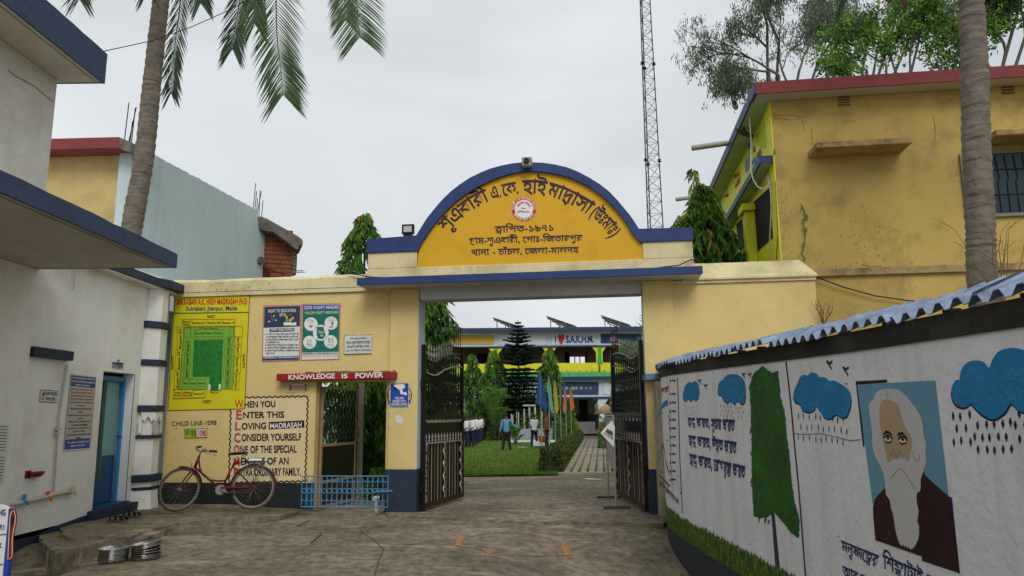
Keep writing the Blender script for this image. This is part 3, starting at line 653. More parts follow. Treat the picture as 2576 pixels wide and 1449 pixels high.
Fq = [tuple(reversed((5 * i + k, 5 * i + (k + 1) % 5, 5 * i + 5 + (k + 1) % 5, 5 * i + 5 + k))) for i in range(n_) for k in range(5)] + [tuple(range(5)), tuple(5 * n_ + k for k in reversed(range(5)))]
mk('coping', V, Fq, creamw, rw)
# ================================================================== POSTERS AND SIGNS ON THE FRONT WALL
def board(name, sf, P, m, label, cat, th=.006, off=.008, edge=None):
    c = sf.hit(sum(p[0] for p in P) / len(P), max(p[1] for p in P), 0)
    t = thing(name, c, label, cat); poly('backing', sf, P, m, t, off, th)
    if edge: line('border', sf, P, edge[0], edge[1], t, off + .002, closed=True)
    return t
b = board('plan_banner', f0, pts(T3, [(145, 122), (577, 118), (548, 775), (103, 785)]), pyel, 'large yellow banner showing the school room plan with green lawn', 'banner', edge=(.012, ink))
o1 = .013
ttext('title', 'SUKRABARI A.K. HIGH MADRASAH (H.S)', f0, [(155, 138), (564, 134), (562, 168), (154, 172)], inkr, b, w=.03, T=T3, off=o1)
ttext('subtitle', 'Sukrabari, Jitarpur, Malda', f0, [(208, 180), (506, 178), (505, 204), (208, 206)], inkn, b, w=.02, T=T3, off=o1)
line('divider', f0, pts(T3, [(141, 222), (572, 216)]), .012, ink, b, o1)
for s_, q in (('EAST', (332, 232, 378, 248)), ('WEST', (302, 725, 354, 743)), ('NORTH', [(124, 548), (124, 468), (137, 468), (137, 548)]), ('SOUTH', [(550, 460), (550, 540), (537, 540), (537, 460)])): ttext('plan_lettering', s_, f0, q, ink, b, w=.02, T=T3, off=o1)
poly('plan_court', f0, pts(T3, [(197, 302), (492, 298), (480, 662), (170, 664)]), pgreen, b, .011)
poly('plan_lawn', f0, pts(T3, [(255, 378), (425, 375), (412, 672), (343, 672), (345, 590), (246, 590)]), pgrass, b, .013)
for q in ([(339, 634), (350, 634), (350, 668), (339, 670)], [(399, 632), (410, 632), (408, 668), (398, 668)]): poly('plan_gatepost', f0, pts(T3, q), inkw, b, .015)
rl = MB(); brd = mat('plan_line_brown', (.22, .07, .02), var=0, bump=0)
def cell(P): line_mb(rl, f0, pts(T3, P), .007, .015, closed=True)
cells = [((183, 258, 236, 297), 'Boys|Toilet'), ((236, 257, 328, 296), 'Room-21'), ((328, 257, 412, 295), 'Room-20'), ((412, 257, 497, 295), 'Room-19'), ((235, 302, 262, 362), ''), ((200, 306, 234, 362), ''), ((256, 318, 312, 356), 'Room-8'), ((312, 316, 372, 356), 'Room-7'), ((372, 316, 427, 356), 'Room-6'), ((462, 302, 484, 356), ''),
         ((135, 662, 184, 714), 'Computer|Room-25'), ((184, 664, 250, 712), 'Library|Room-26'), ((250, 666, 318, 710), 'Room-27'), ((190, 602, 228, 650), 'Room-12'), ((228, 604, 276, 650), 'Room-13'), ((276, 604, 322, 648), 'Room-14'),
         ((488, 296, 536, 356), '')]
for (x0, y0, x1, y1), s_ in cells:
    cell(rect(x0, y0, x1, y1))
    if s_:
        k = s_.split('|'); hgt = (y1 - y0)
        for i, w_ in enumerate(k):
            m_ = (y0 + y1) / 2 + (i - (len(k) - 1) / 2) * 16; ttext('plan_lettering', w_, f0, (x0 + 5, m_ - 6, x1 - 5, m_ + 6), ink, b, w=.02, T=T3, off=o1 + .002)
vc = [((158, 302, 192, 435), 'Room-22', 1), ((150, 435, 184, 555), 'Room-23', 1), ((140, 555, 178, 664), 'Room-24', 1), ((206, 378, 234, 450), 'Room-9', 1), ((200, 450, 230, 526), 'Room-10', 1), ((196, 526, 226, 604), 'Room-11', 1),
      ((446, 360, 476, 414), 'Room-5', 0), ((443, 420, 472, 478), 'Room-4', 0), ((440, 484, 470, 540), 'Room-3', 0), ((438, 548, 466, 600), 'Room-2', 0), ((436, 606, 464, 660), 'Room-1', 0), ((494, 356, 532, 412), 'Room-18', 0), ((492, 412, 528, 470), 'Room-17', 0), ((488, 470, 524, 566), 'Room-16', 0), ((484, 568, 518, 618), 'Room-15', 0), ((480, 618, 516, 668), 'Room-13A', 0)]
for (x0, y0, x1, y1), s_, up in vc:
    cell(rect(x0, y0, x1, y1)); cx_ = (x0 + x1) / 2
    q = [(cx_ - 7, y1 - 8), (cx_ - 7, y0 + 8), (cx_ + 7, y0 + 8), (cx_ + 7, y1 - 8)] if up else [(cx_ + 7, y0 + 6), (cx_ + 7, y1 - 6), (cx_ - 7, y1 - 6), (cx_ - 7, y0 + 6)]
    ttext('plan_lettering', s_, f0, q, ink, b, w=.02, T=T3, off=o1 + .002)
for q in ([(158, 302), (196, 302), (168, 664), (135, 664)], [(198, 303), (492, 298), (480, 662), (170, 664)], [(242, 370), (436, 368), (424, 600)], [(128, 718), (320, 712), (330, 672)]): line_mb(rl, f0, pts(T3, q), .006, .015)
rl.build('plan_lines', brd, b)
ttext('plan_lettering', 'Main Gate', f0, (350, 677, 396, 686), ink, b, w=.02, T=T3, off=o1); ttext('plan_lettering', '1st Floor Veranda', f0, (280, 303, 390, 312), ink, b, w=.01, T=T3, off=o1 + .002)
b = board('education_poster', f0, pts(T3, [(659, 179), (875, 173), (865, 494), (651, 501)]), pw, 'poster titled right to education with dark picture header and bengali text', 'poster', edge=(.012, pred))
poly('header', f0, pts(T3, [(663, 184), (871, 178), (868, 298), (660, 306)]), pdark, b, .010)
ttext('title', 'RIGHT TO EDUCATION', f0, [(685, 199), (845, 195), (845, 214), (685, 218)], inkw, b, T=T3, off=.013); ttext('title', '(RTE)', f0, (750, 222, 790, 238), inkw, b, T=T3, off=.013)
def dsc(name, x, y, r, m, off=.013, sy=1., T=T3): return ndisc(name, f0, T(x, y), r * .434, m, b, off, sy)
dsc('globe', 710, 262, 17, pblue); dsc('globe_land', 712, 258, 9, pteal, .015)
for x, y, r, m in ((690, 270, 6, pskin), (702, 240, 5, pred), (718, 238, 5, pyel), (730, 262, 6, pskin), (792, 245, 8, pskin), (812, 232, 7, pred), (828, 250, 8, pskin), (795, 262, 9, pgreen), (815, 262, 9, pyel), (826, 270, 8, pblue)): dsc('child_figure', x, y, r, m, .016)
poly('book_pile', f0, pts(T3, rect(775, 274, 848, 292)), inkw, b, .012)
poly('heading_bar', f0, pts(T3, [(693, 311), (835, 308), (834, 327), (693, 331)]), pnavy, b, .010); ttext('heading', 'প্রধান প্রধান বৈশিষ্ট্য', f0, (700, 313, 828, 326), inkw, b, T=T3, off=.013, up=BU, down=BD)
for i, s_ in enumerate(['১। ৬ থেকে ১৪ বছর পর্যন্ত প্রত্যেক শিশুকে ফ্রি', 'ও বাধ্যতামূলক শিক্ষা প্রদানের ব্যবস্থা করা।', '২। কোনো শিশুই যেন শিক্ষাকেন্দ্রের বাইরে না থাকে', 'তা সুনিশ্চিত করা।', '৩। সমস্ত শিশুকে শিক্ষার সুযোগ সুনিশ্চিত করা।', '৪। প্রত্যেক শিশুকে উত্তীর্ণতা সুনিশ্চিত করা।', '৫। প্রত্যেক শিশুকে শারীরিক ও মানসিক নির্যাতন', 'মুক্ত রাখা।']):
    y = 338 + i * 16; x1 = 862 if len(s_) > 25 else 670 + len(s_) * 5; ttext('body_text', s_, f0, (666 if s_[0] in '১২৩৪৫' else 674, y, x1, y + 9), ink, b, w=.012, T=T3, off=.012, up=BU, down=BD)
poly('footer', f0, pts(T3, [(653, 473), (866, 468), (865, 491), (652, 497)]), pnavy, b, .010); ttext('footer_text', 'SUKRABARI A.K. HIGH MADRASAH (H.S.)', f0, [(657, 474), (863, 470), (863, 480), (657, 484)], inkw, b, w=.02, T=T3, off=.013)
b = board('covid_poster', f0, pts(T3, [(882, 170), (1104, 165), (1094, 488), (877, 493)]), pw, 'green covid safety measures poster with five white circles', 'poster', edge=(.012, pred))
poly('header', f0, pts(T3, [(886, 175), (1100, 170), (1099, 200), (886, 206)]), pblue, b, .010); ttext('title', 'COVID 19 SAFETY MEASURES', f0, [(892, 181), (1094, 176), (1094, 194), (892, 199)], inkw, b, w=.02, T=T3, off=.013)
poly('green_field', f0, pts(T3, [(886, 207), (1099, 201), (1093, 444), (881, 449)]), pteal, b, .010); ttext('subtitle', 'FOLLOW SAFETY MEASURES', f0, [(898, 212), (1092, 208), (1092, 223), (898, 227)], mat('print_cream', (.6, .58, .3), var=0, bump=0), b, w=.02, T=T3, off=.013)
for x, y, r, s_ in ((933, 285, 39, 'Wear Face Covering'), (1050, 279, 38, 'Wash Hands'), (990, 335, 46, ''), (926, 390, 38, 'Sanitize Hands'), (1047, 387, 38, 'Stay Six Feet Apart')):
    dsc('circle', x, y, r, inkw, .012)
    if s_:
        w2 = s_.split(); h_ = len(w2) // 2 or 1; top = y < 320
        for i, w_ in enumerate((' '.join(w2[:h_]), ' '.join(w2[h_:]))): yy = (y - 28 if top else y + 12) + i * 10; ttext('circle_text', w_, f0, (x - 20, yy, x + 20, yy + 6), pteal, b, w=.0, T=T3, off=.015)
dsc('face_icon', 933, 292, 10, pteal, .015); dsc('face_icon', 933, 292, 7.5, inkw, .017); poly('mask_icon', f0, pts(T3, rect(926, 293, 940, 300)), pteal, b, .019); line('hand_icon', f0, pts(T3, [(1040, 300), (1052, 296), (1062, 300), (1050, 306), (1040, 304)]), .008, pteal, b, .015); poly('pump_icon', f0, pts(T3, rect(1052, 270, 1062, 290)), pteal, b, .015)
line('hand_icon', f0, pts(T3, [(912, 398), (916, 380), (926, 376), (934, 384), (930, 400), (914, 400)]), .008, pteal, b, .015); line('feet_icon', f0, pts(T3, [(1036, 365), (1034, 385), (1040, 394), (1043, 380), (1040, 365)]), .008, pteal, b, .015); line('feet_icon', f0, pts(T3, [(1056, 365), (1053, 385), (1058, 394), (1062, 380), (1059, 365)]), .008, pteal, b, .015)
poly('state_shape', f0, pts(T3, [(968, 300), (1006, 300), (1012, 330), (1018, 352), (1000, 372), (972, 368), (966, 340)]), pteal, b, .015); ttext('state_text', "I'm", f0, (976, 322, 1004, 338), inkw, b, w=.02, T=T3, off=.018); ttext('state_text', 'in.', f0, (988, 342, 1010, 356), inkw, b, w=.02, T=T3, off=.018)
ttext('footer_text', 'SUKRABARI A.K. HIGH MADRASAH (H.S.)', f0, [(884, 451), (1090, 447), (1090, 457), (884, 461)], pnavy, b, w=.02, T=T3, off=.012); ttext('footer_text', 'P.O.-Jitarpur, P.S.-Chanchal, Dist.-Malda, Pin-732139', f0, (884, 464, 1088, 471), pred, b, w=.0, T=T3, off=.012)
b = board('marble_plaque', f0, pts(T3, [(1126, 349), (1287, 346), (1284, 454), (1126, 458)]), marble, 'small grey marble plaque with four lines of black bengali writing', 'plaque', th=.015, off=.018, edge=(.006, ink))
for i, (s_, x0, x1, h_) in enumerate((('মাদ্রাসার প্রাক্তন প্রধান শিক্ষক', 1160, 1250, 10), ('মোহঃ নুরুল ইসলাম সাহেব', 1138, 1275, 15), ('এই প্রবেশ দ্বারটি নির্মান করতে', 1140, 1272, 12), ('১৫০০০/- টাকা আর্থিক সাহায্য প্রদান করেছেন।', 1134, 1280, 10))):
    y = (365, 386, 411, 434)[i]; ttext('plaque_text', s_, f0, [(x0, y), (x1, y - 3), (x1, y + h_ - 3), (x0, y + h_)], ink, b, w=.016, T=T3, off=.020, up=BU, down=BD)
b = board('no_entry_sign', f0, pts(T3, [(791, 626), (924, 622), (923, 672), (789, 678)]), plime, 'small no entry sign with two masked faces under the red lintel', 'sign', edge=(.008, pw))
poly('panel', f0, pts(T3, [(797, 632), (918, 628), (917, 666), (796, 671)]), mat('print_cream2', (.62, .62, .45), var=0, bump=0), b, .011); poly('red_bar', f0, pts(T3, rect(822, 642, 892, 657)), pred, b, .013)
ttext('sign_text', 'NO ENTRY', f0, (827, 644, 888, 655), inkw, b, T=T3, w=.02, off=.016); ttext('sign_text', 'WITHOUT MASK', f0, (826, 659, 890, 666), ink, b, T=T3, w=.02, off=.014)
for x in (812, 903): dsc('face', x, 645, 8.5, pskin, .017); poly('mask', f0, pts(T3, rect(x - 7, 647, x + 7, 654)), pteal, b, .019); poly('hair', f0, pts(T3, rect(x - 8, 635, x + 8, 640)), ink, b, .019); poly('shirt', f0, pts(T3, [(x - 10, 668), (x - 7, 656), (x + 7, 656), (x + 10, 668)]), pred, b, .016)
b = board('helpline_sign', f0, pts(T3, [(201, 893), (335, 889), (332, 941), (198, 945)]), plime, 'small green and white child line 1098 sign above the bicycle', 'sign', edge=(.008, mat('sign_green_edge', (.05, .13, .03), bump=0)))
poly('white_half', f0, pts(T3, [(273, 895), (329, 893), (327, 938), (271, 940)]), pw, b, .011); ttext('sign_text', '1098', f0, (276, 898, 325, 934), pred, b, T=T3, w=.03, off=.014)
ttext('sign_text', 'CHILD', f0, (232, 898, 268, 909), ink, b, T=T3, w=.025, off=.012); ttext('sign_text', 'LINE', f0, (232, 911, 268, 921), ink, b, T=T3, w=.025, off=.012); ttext('sign_text', '1098', f0, (232, 923, 270, 935), pred, b, T=T3, w=.025, off=.012)
line('child_icon', f0, pts(T3, [(208, 930), (212, 918), (206, 908), (212, 899), (222, 902), (224, 912), (216, 918), (226, 926)]), .014, ink, b, .012)
fp5 = FS(-.05)
b = board('surveillance_sign', fp5, pts(T3, [(1393, 628), (1500, 626), (1498, 764), (1391, 765)]), pblue, 'blue sign with white camera picture saying you are under CCTV surveillance', 'sign', edge=(.008, pw))
for i, (s_, x0, x1) in enumerate((('YOU ARE', 1419, 1471), ('UNDER CCTV', 1406, 1484), ('SURVEILLANCE', 1399, 1492))): ttext('sign_text', s_, fp5, (x0, 706 + i * 18, x1, 720 + i * 18), inkw, b, T=T3, w=.025, off=.012)
poly('camera_picture', fp5, pts(T3, [(1411, 640), (1420, 634), (1470, 632), (1478, 642), (1476, 656), (1440, 666), (1414, 650)]), inkw, b, .011); poly('camera_picture', fp5, pts(T3, [(1448, 664), (1462, 660), (1466, 680), (1486, 678), (1490, 696), (1478, 698), (1474, 690), (1452, 692)]), inkw, b, .0115); poly('camera_front', fp5, pts(T3, [(1411, 642), (1424, 650), (1440, 664), (1428, 668), (1414, 656)]), ink, b, .014)
b = None
# ================================================================== LEFT: PRAYER HALL (low white building)
ph = thing('prayer_hall', (-6.4, 10.6, 0), 'low white prayer hall with blue cornice, banded corner column and blue doorway', 'building')
xw = -5.85; xl = XS(xw); W0, W1 = 8.835, 12.42
dy0, dy1, dz0, dz1 = xl.hit(*TL(800, 848)).y, xl.hit(*TL(1045, 870)).y - .02, .27, 2.16
def xbox(name, x0, x1, y0, y1, z0, z1, m, par, bevel=0): return wbox(name, (x0, y0, z0), (x1, y1, z1), m, par, bevel)
xbox('wall_panel', -6.15, xw, W0, dy0 - .0, .15, 3.545, white, ph); xbox('wall_panel', -6.15, xw, dy1 + .0, W1, .25, 3.545, white, ph); xbox('wall_panel', -6.15, xw, dy0 + .0005, dy1 - .0005, dz1, 3.545, white, ph)
bp = poly('dark_base', XS(xw), [], None) if False else None
# uneven painted base band
bb = MB(); Yb = list(np.linspace(W0 - .02, W1, 30)); V = []
for y in Yb: z = .09 + .10 * ss(9.2, 10.4, y) + .02 * mn.noise(Vector((y * 2.5, 0, 0))); V += [(xw + .012, y, -.5), (xw + .012, y, z), (xw - .02, y, z), (xw - .02, y, -.5)]
mk('dark_base', V, [(4 * i + k, 4 * i + (k + 1) % 4, 4 * i + 4 + (k + 1) % 4, 4 * i + 4 + k)[::-1] for i in range(29) for k in range(4)] + [(0, 1, 2, 3), (119, 118, 117, 116)], navyd, ph)
xbox('door_step', -6.14, xw + .10, dy0 - .12, 12.0, -.3, .235, navyd, ph, .01); xbox('door_sill', -6.14, xw + .05, dy0 + .002, dy1 - .002, .236, .27, doorb, ph)
xbox('reveal', -6.14, xw + .0, dy1 - .001, dy1 + .02, .271, dz1, whitec, ph)
# cornice: blue fascia with white parapet above
xbox('cornice_underside', -6.2, xw + .17, 9.0, W1 + .02, 3.546, 3.57, white, ph); xbox('cornice', -6.2, xw + .2, 9.0, 11.55, 3.571, 3.70, navyd, ph, .008)
mk('cornice_bend', [(xw + .2, 11.551, 3.571), (xw + .2, 11.551, 3.70), (xw + .30, 11.8, 3.70), (xw + .30, 11.8, 3.571), (xw + .30, W1 - .08, 3.571), (xw + .30, W1 - .08, 3.70), (-6.2, W1, 3.571), (-6.2, W1, 3.70), (-6.2, 11.551, 3.571), (-6.2, 11.551, 3.70)],
   [(0, 1, 2, 3)[::-1], (3, 2, 5, 4)[::-1], (4, 5, 7, 6)[::-1], (1, 9, 7, 5, 2)[::-1], (0, 3, 4, 6, 8)[::-1], (0, 8, 9, 1)[::-1]], navyd, ph)
wavy = None
V = []
for i in range(21):
    y = 9.0 + (W1 + .3 - 9.0) * i / 20; a = .05 * mn.noise(Vector((y * 1.7, 3, 0))); V += [(xw + .1, y, 3.701), (xw + .02, y, 3.78 + a), (-6.2, y, 3.80 + a), (-6.2, y, 3.701)]
mk('roof_edge', V, [(4 * i + k, 4 * i + (k + 1) % 4, 4 * i + 4 + (k + 1) % 4, 4 * i + 4 + k)[::-1] for i in range(20) for k in range(4)] + [(0, 1, 2, 3), (83, 82, 81, 80)], whitec, ph)
xbox('roof', -11, -6.201, 8.84, W1 + 4, 3.4, 3.72, white, ph); xbox('back_wall', -11, -10.8, 8.84, W1 + 4, 0, 3.4, white, ph); xbox('end_wall', -10.8, -6.2, W1 + 3.8, W1 + 4, 0, 3.4, white, ph)
# engaged octagonal column with blue bands
cx_, cy_ = xw - .06, 11.88; CS = .80
def octa(name, r, z0, z1, m, r1=None, bev=0):
    r1 = (r1 or r) * CS; r = r * CS; mb = MB(); V = []
    for rr, z in ((r, z0), (r1, z1)):
        for k in range(8): a = R_(22.5 + 45 * k); V.append((cx_ + rr * math.cos(a), cy_ + rr * math.sin(a), z))
    mb.add(V, [(k, (k + 1) % 8, 8 + (k + 1) % 8, 8 + k) for k in range(8)] + [tuple(reversed(range(8))), tuple(range(8, 16))]); return mb.build(name, m, ph, bevel=bev)
def cz(u, v): return XS(xw + .25).hit(u, v).z
zb = [cz(*TL(1170, y)) for y in (1345, 1127, 768, 465)]; zlo = cz(*TB(1330, 530)); zl2 = cz(*TB(1300, 645))
octa('column_base', .40, .1, zl2 - .03, white, .37); octa('column_base_step', .36, zl2 - .031, zlo - .06, white)
octa('column_band', .43, zlo - .06, zlo + .05, navyd, .45, .012); octa('column_ridge', .38, zl2 - .02, zl2 + .03, navyd, .40, .01)
octa('column_shaft', .34, zlo + .051, zb[0] - .03, white)
octa('column_band', .39, zb[0] - .03, zb[0] + .02, navyd, None, .01); octa('column_band', .40, zb[1] - .05, zb[1] + .05, navyd, None, .012); octa('column_band', .39, zb[2] - .04, zb[2] + .06, navyd, None, .012); octa('column_band', .39, zb[3] - .04, zb[3] + .07, navyd, None, .012)
octa('column_shaft', .31, zb[0] + .021, zb[1] - .051, white); octa('column_shaft', .35, zb[1] + .051, zb[2] - .041, white); octa('column_shaft', .34, zb[2] + .061, zb[3] - .041, white); octa('column_shaft', .33, zb[3] + .071, 3.545, white)
# scalloped arcade relief between the bands
for k in range(8):
    a0_, a1_ = R_(22.5 + 45 * k), R_(67.5 + 45 * k); p0 = Vector((cx_ + CS * .345 * math.cos(a0_), cy_ + CS * .345 * math.sin(a0_), 0)); p1 = Vector((cx_ + CS * .345 * math.cos(a1_), cy_ + CS * .345 * math.sin(a1_), 0))
    if (p0.x + p1.x) / 2 < xw: continue
    zt_ = zb[1] - .052; pr = [(0, -.16), (.1, -.10), (.25, -.14), (.4, -.09), (.5, -.06), (.6, -.09), (.75, -.14), (.9, -.10), (1, -.16)]
    nrm = Vector((math.cos((a0_ + a1_) / 2), math.sin((a0_ + a1_) / 2), 0)) * .02
    V = [p0.lerp(p1, t) + nrm + Zv * (zt_ + z * 1.1) for t, z in pr] + [p1 + nrm + Zv * zt_, p0 + nrm + Zv * zt_]
    mk('scalloped_arch', V + [v - nrm * 1.4 for v in V], tess([(t, z) for t, z in pr] + [(1, 0), (0, 0)]) + [(i, (i + 1) % 11, 11 + (i + 1) % 11, 11 + i) for i in range(11)], white, ph)
    for t in (0, 1): q = p0.lerp(p1, t); MB().tube([q + Zv * (zb[0] + .05), q + Zv * (zt_ - .15)], .028, 8).build('colonnette', white, ph)
# doorway: blue frame, dark leaf with iron grille, teal leaf
fx = xw - .17
dr = MB().box((fx, dy0 + .0, dz0 + .0), (fx + .05, dy0 + .05, dz1 - .12)).box((fx, dy1 - .06, dz0), (fx + .05, dy1 - .001, dz1 - .12)).box((fx, dy0, dz1 - .119), (fx + .05, dy1 - .001, dz1 - .05)).build('door_frame', blued, ph, bevel=.005)
xbox('transom', fx - .02, fx, dy0, dy1, dz1 - .05, dz1 - .0, dark, ph)
lf = wbox('door_leaf', (fx - .05, dy0 + .05, dz0 + .01), (fx - .02, dy0 + .46, .95), teald, ph); wbox('lower_panel', (fx - .019, dy0 + .05, dz0 + .012), (fx - .012, dy0 + .46, .62), doorb, lf)
wbox('stile', (fx - .05, dy0 + .38, .951), (fx - .02, dy0 + .46, dz1 - .12), teald, lf)
gr = MB()
for i in range(5): gr.tube([(fx - .03, dy0 + .08 + .07 * i, .95), (fx - .03, dy0 + .08 + .07 * i, 1.95)], .006, 6)
for z in np.arange(1.02, 1.9, .22):
    for y in (dy0 + .13, dy0 + .29): gr.ring((fx - .03, y, z), .05, .006, (1, 0, 0), 14, 5)
    gr.tube([(fx - .03, dy0 + .05, z + .1), (fx - .03, dy0 + .4, z - .1)], .005, 5); gr.tube([(fx - .03, dy0 + .05, z - .1), (fx - .03, dy0 + .4, z + .1)], .005, 5)
gr.build('grille', blackm, lf)
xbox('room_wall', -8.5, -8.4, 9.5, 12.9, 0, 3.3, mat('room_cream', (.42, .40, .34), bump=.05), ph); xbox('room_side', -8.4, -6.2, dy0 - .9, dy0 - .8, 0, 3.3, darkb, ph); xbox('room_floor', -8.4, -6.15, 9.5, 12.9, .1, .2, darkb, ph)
lf2 = wbox('door_leaf', (fx - .05, dy0 + .47, dz0 + .01), (fx - .015, dy1 - .06, dz1 - .12), teal, ph, .004); wbox('lower_panel', (fx - .014, dy0 + .472, dz0 + .012), (fx - .008, dy1 - .062, .95), doorb, lf2)
MB().tube([(fx + .02, dy1 - .1, 1.22), (fx + .05, dy1 - .1, 1.22), (fx + .05, dy1 - .02, 1.22)], .012, 6).build('bolt', rustbar, lf2)
ttext('wall_lettering', 'মসজিদ', xl, [(868, 768), (956, 775), (952, 832), (866, 822)], inkn, ph, w=.02, T=TL, up=BU, down=BD)
# blue ledge, pipes and wall crack
lz = 2.24; lg0, lg1 = 8.86, 9.66
wbox('ledge', (xw + .001, lg0, lz), (xw + .09, lg1, lz + .12), navyd, ph, .006)
line('rain_pipe', XS(xw + .03), pts(TL, [(582, 60), (565, 215)]), .012, rough_c, ph)
pm_ = mat('white_pvc_pipe', (.55, .53, .46), rough=.4, bump=.05, stain=(.3, .26, .18), amt=.6, ss=6)
vp = thing('water_pipe', xl.hit(*TB(450, 690)), 'white plastic water pipe with three coloured taps running along the prayer hall wall', 'water pipe')
def onx(T, p, o=.05): return XS(xw).hit(*T(*p), o)
h_ = [onx(TB, p) for p in ((95, 760), (230, 738), (430, 692), (520, 664), (715, 636))]; MB().tube(h_, .027, 10).build('pipe', pm_, vp, smooth=True)
MB().tube([onx(TB, (515, 660), .03), onx(TL, (455, 1200), .03), onx(TL, (520, 790), .03)], .012, 8).build('riser', pm_, vp)
for (u, v) in ((448, 1320), (452, 1285)): p = onx(TL, (u, v), .03); MB().box((p.x - .03, p.y - .05, p.z - .02), (p.x + .015, p.y + .04, p.z + .01)).build('pipe_clip', pm_, vp)
for (u, v), nm, c in (((230, 715), 'tap', (.03, .30, .55)), ((455, 680), 'tap', (.75, .13, .02)), ((695, 625), 'tap', (.60, .56, .28))):
    p = onx(TB, (u, v), .06); m_ = mat('tap_plastic_%d' % u, c, rough=.35, bump=0, var=.05); 
    tp = MB().tube([p + Vector((-.03, -.05, -.02)), p + Vector((.0, -.02, -.02)), p + Vector((.02, .02, -.022)), p + Vector((.03, .035, -.05)), p + Vector((.03, .035, -.07))], [.014, .018, .017, .015, .012], 10).build('tap', m_, vp, smooth=True)
    tp['label'] = {230: 'sky blue tap', 455: 'orange tap', 695: 'pale yellow tap'}[u]
    MB().box((p.x - .008, p.y - .035, p.z + .005), (p.x + .008, p.y + .04, p.z + .06)).build('handle', m_, tp, bevel=.008)
    MB().tube([p + Vector((0, 0, -.02)), p + Vector((0, 0, .02))], .015, 8).build('stem', m_, tp)
sdp = onx(TB, (300, 475), .0); sdish = thing('soap_dish', sdp, 'dark red soap dish fixed on the prayer hall wall above the taps', 'soap dish')
rm = mat('maroon_plastic', (.20, .012, .03), rough=.3, bump=0)
MB().lathe([(.0, -.03), (.045, -.03), (.075, .0), (.085, .03), (.075, .03), (.05, -.01), (0, -.015)], sdp + Vector((.06, .02, 0)), 20, Matrix.Diagonal((.7, 1.5, 1)).to_3x3()).build('bowl', rm, sdish, smooth=True); MB().box((sdp.x + .001, sdp.y - .12, sdp.z - .04), (sdp.x + .012, sdp.y - .02, sdp.z + .05)).build('back_plate', rm, sdish)
b = board('message_banner', xl, [(179, 942), (242, 948), (228, 1130), (160, 1135)], pw, 'tall narrow banner with blue header and red and black sentences beside the prayer hall door', 'banner', edge=(.01, mat('banner_edge', (.5, .48, .45), bump=0)))
poly('body_ground', xl, [(177.5, 974), (240, 979), (229, 1108), (163, 1104)], mat('banner_cream', (.5, .47, .40), bump=0), b, .010)
poly('header', xl, [(180, 944), (241, 950), (239, 977), (178, 971)], pnavy, b, .011); poly('footer', xl, [(164, 1106), (227, 1102), (225, 1127), (162, 1131)], pblue, b, .011)
def bl_(s, v, m, x0=None, x1=None):
    f = (v - 945) / 185; a = 181 - 18 * f; c = 239 - 12 * f; mid = (a + c) / 2; hw = (c - a) / 2 * min(1, len(s) / 38.); k = .10 - .2 * f
    ttext('banner_text', s, xl, [(mid - hw, v - hw * k), (mid + hw, v + hw * k), (mid + hw, v + 5 + hw * k), (mid - hw, v + 5 - hw * k)], m, b, w=.02, off=.014)
for i, s_ in enumerate(('At the entrance gate of a university in', 'South Africa, the following message was', 'posted for contemplation')): bl_(s_, 949 + 8.5 * i, inkw)
rows = [('"Destroying any nation does not require', 1), ('the use of atomic bombs or the use of', 1), ('long range missiles. It only requires', 1), ('lowering the quality of education and', 1), ('allowing cheating in the examinations by', 1), ('the students.', 1), ('"Patients die at the hands of such', 0), ('doctors.', 0), ('Buildings collapse at the hands of such', 2), ('engineers.', 2), ('Money is lost at the hands of such', 0), ('economists & accountants.', 0), ('Humanity dies at the hands of such', 1), ('religious scholars.', 1), ('Justice is lost at the hands of such', 0), ('judges.', 0)]
for i, (s_, k) in enumerate(rows): bl_(s_, 976.5 + 8.1 * i, (ink, inkbr, mat('grey_print', (.15, .13, .12), bump=0, var=0))[k])
for i, s_ in enumerate(('"The collapse of education is the', 'collapse of the nation."')): bl_(s_, 1109 + 8.5 * i, inkw)
b = board('water_sign', xl, pts(TL, [(316, 984), (449, 995), (441, 1082), (305, 1074)]), pw, 'small white save water save life sign with a blue drop and orange hands', 'sign', edge=(.008, ink))
ttext('sign_text', 'SAVE WATER', xl, [(350, 996), (443, 1004), (440, 1030), (348, 1022)], pnavy, b, w=.035, T=TL, off=.012); ttext('sign_text', 'SAVE LIFE', xl, [(355, 1038), (428, 1043), (426, 1068), (353, 1062)], pnavy, b, w=.035, T=TL, off=.012)
poly('drop', xl, pts(TL, [(338, 993), (346, 1015), (342, 1032), (330, 1036), (324, 1024), (330, 1008)]), pteal, b, .011); poly('hand', xl, pts(TL, [(313, 1036), (328, 1048), (330, 1064), (322, 1060)]), pred, b, .011); poly('hand', xl, pts(TL, [(346, 1036), (334, 1048), (334, 1064), (340, 1058)]), pred, b, .011)
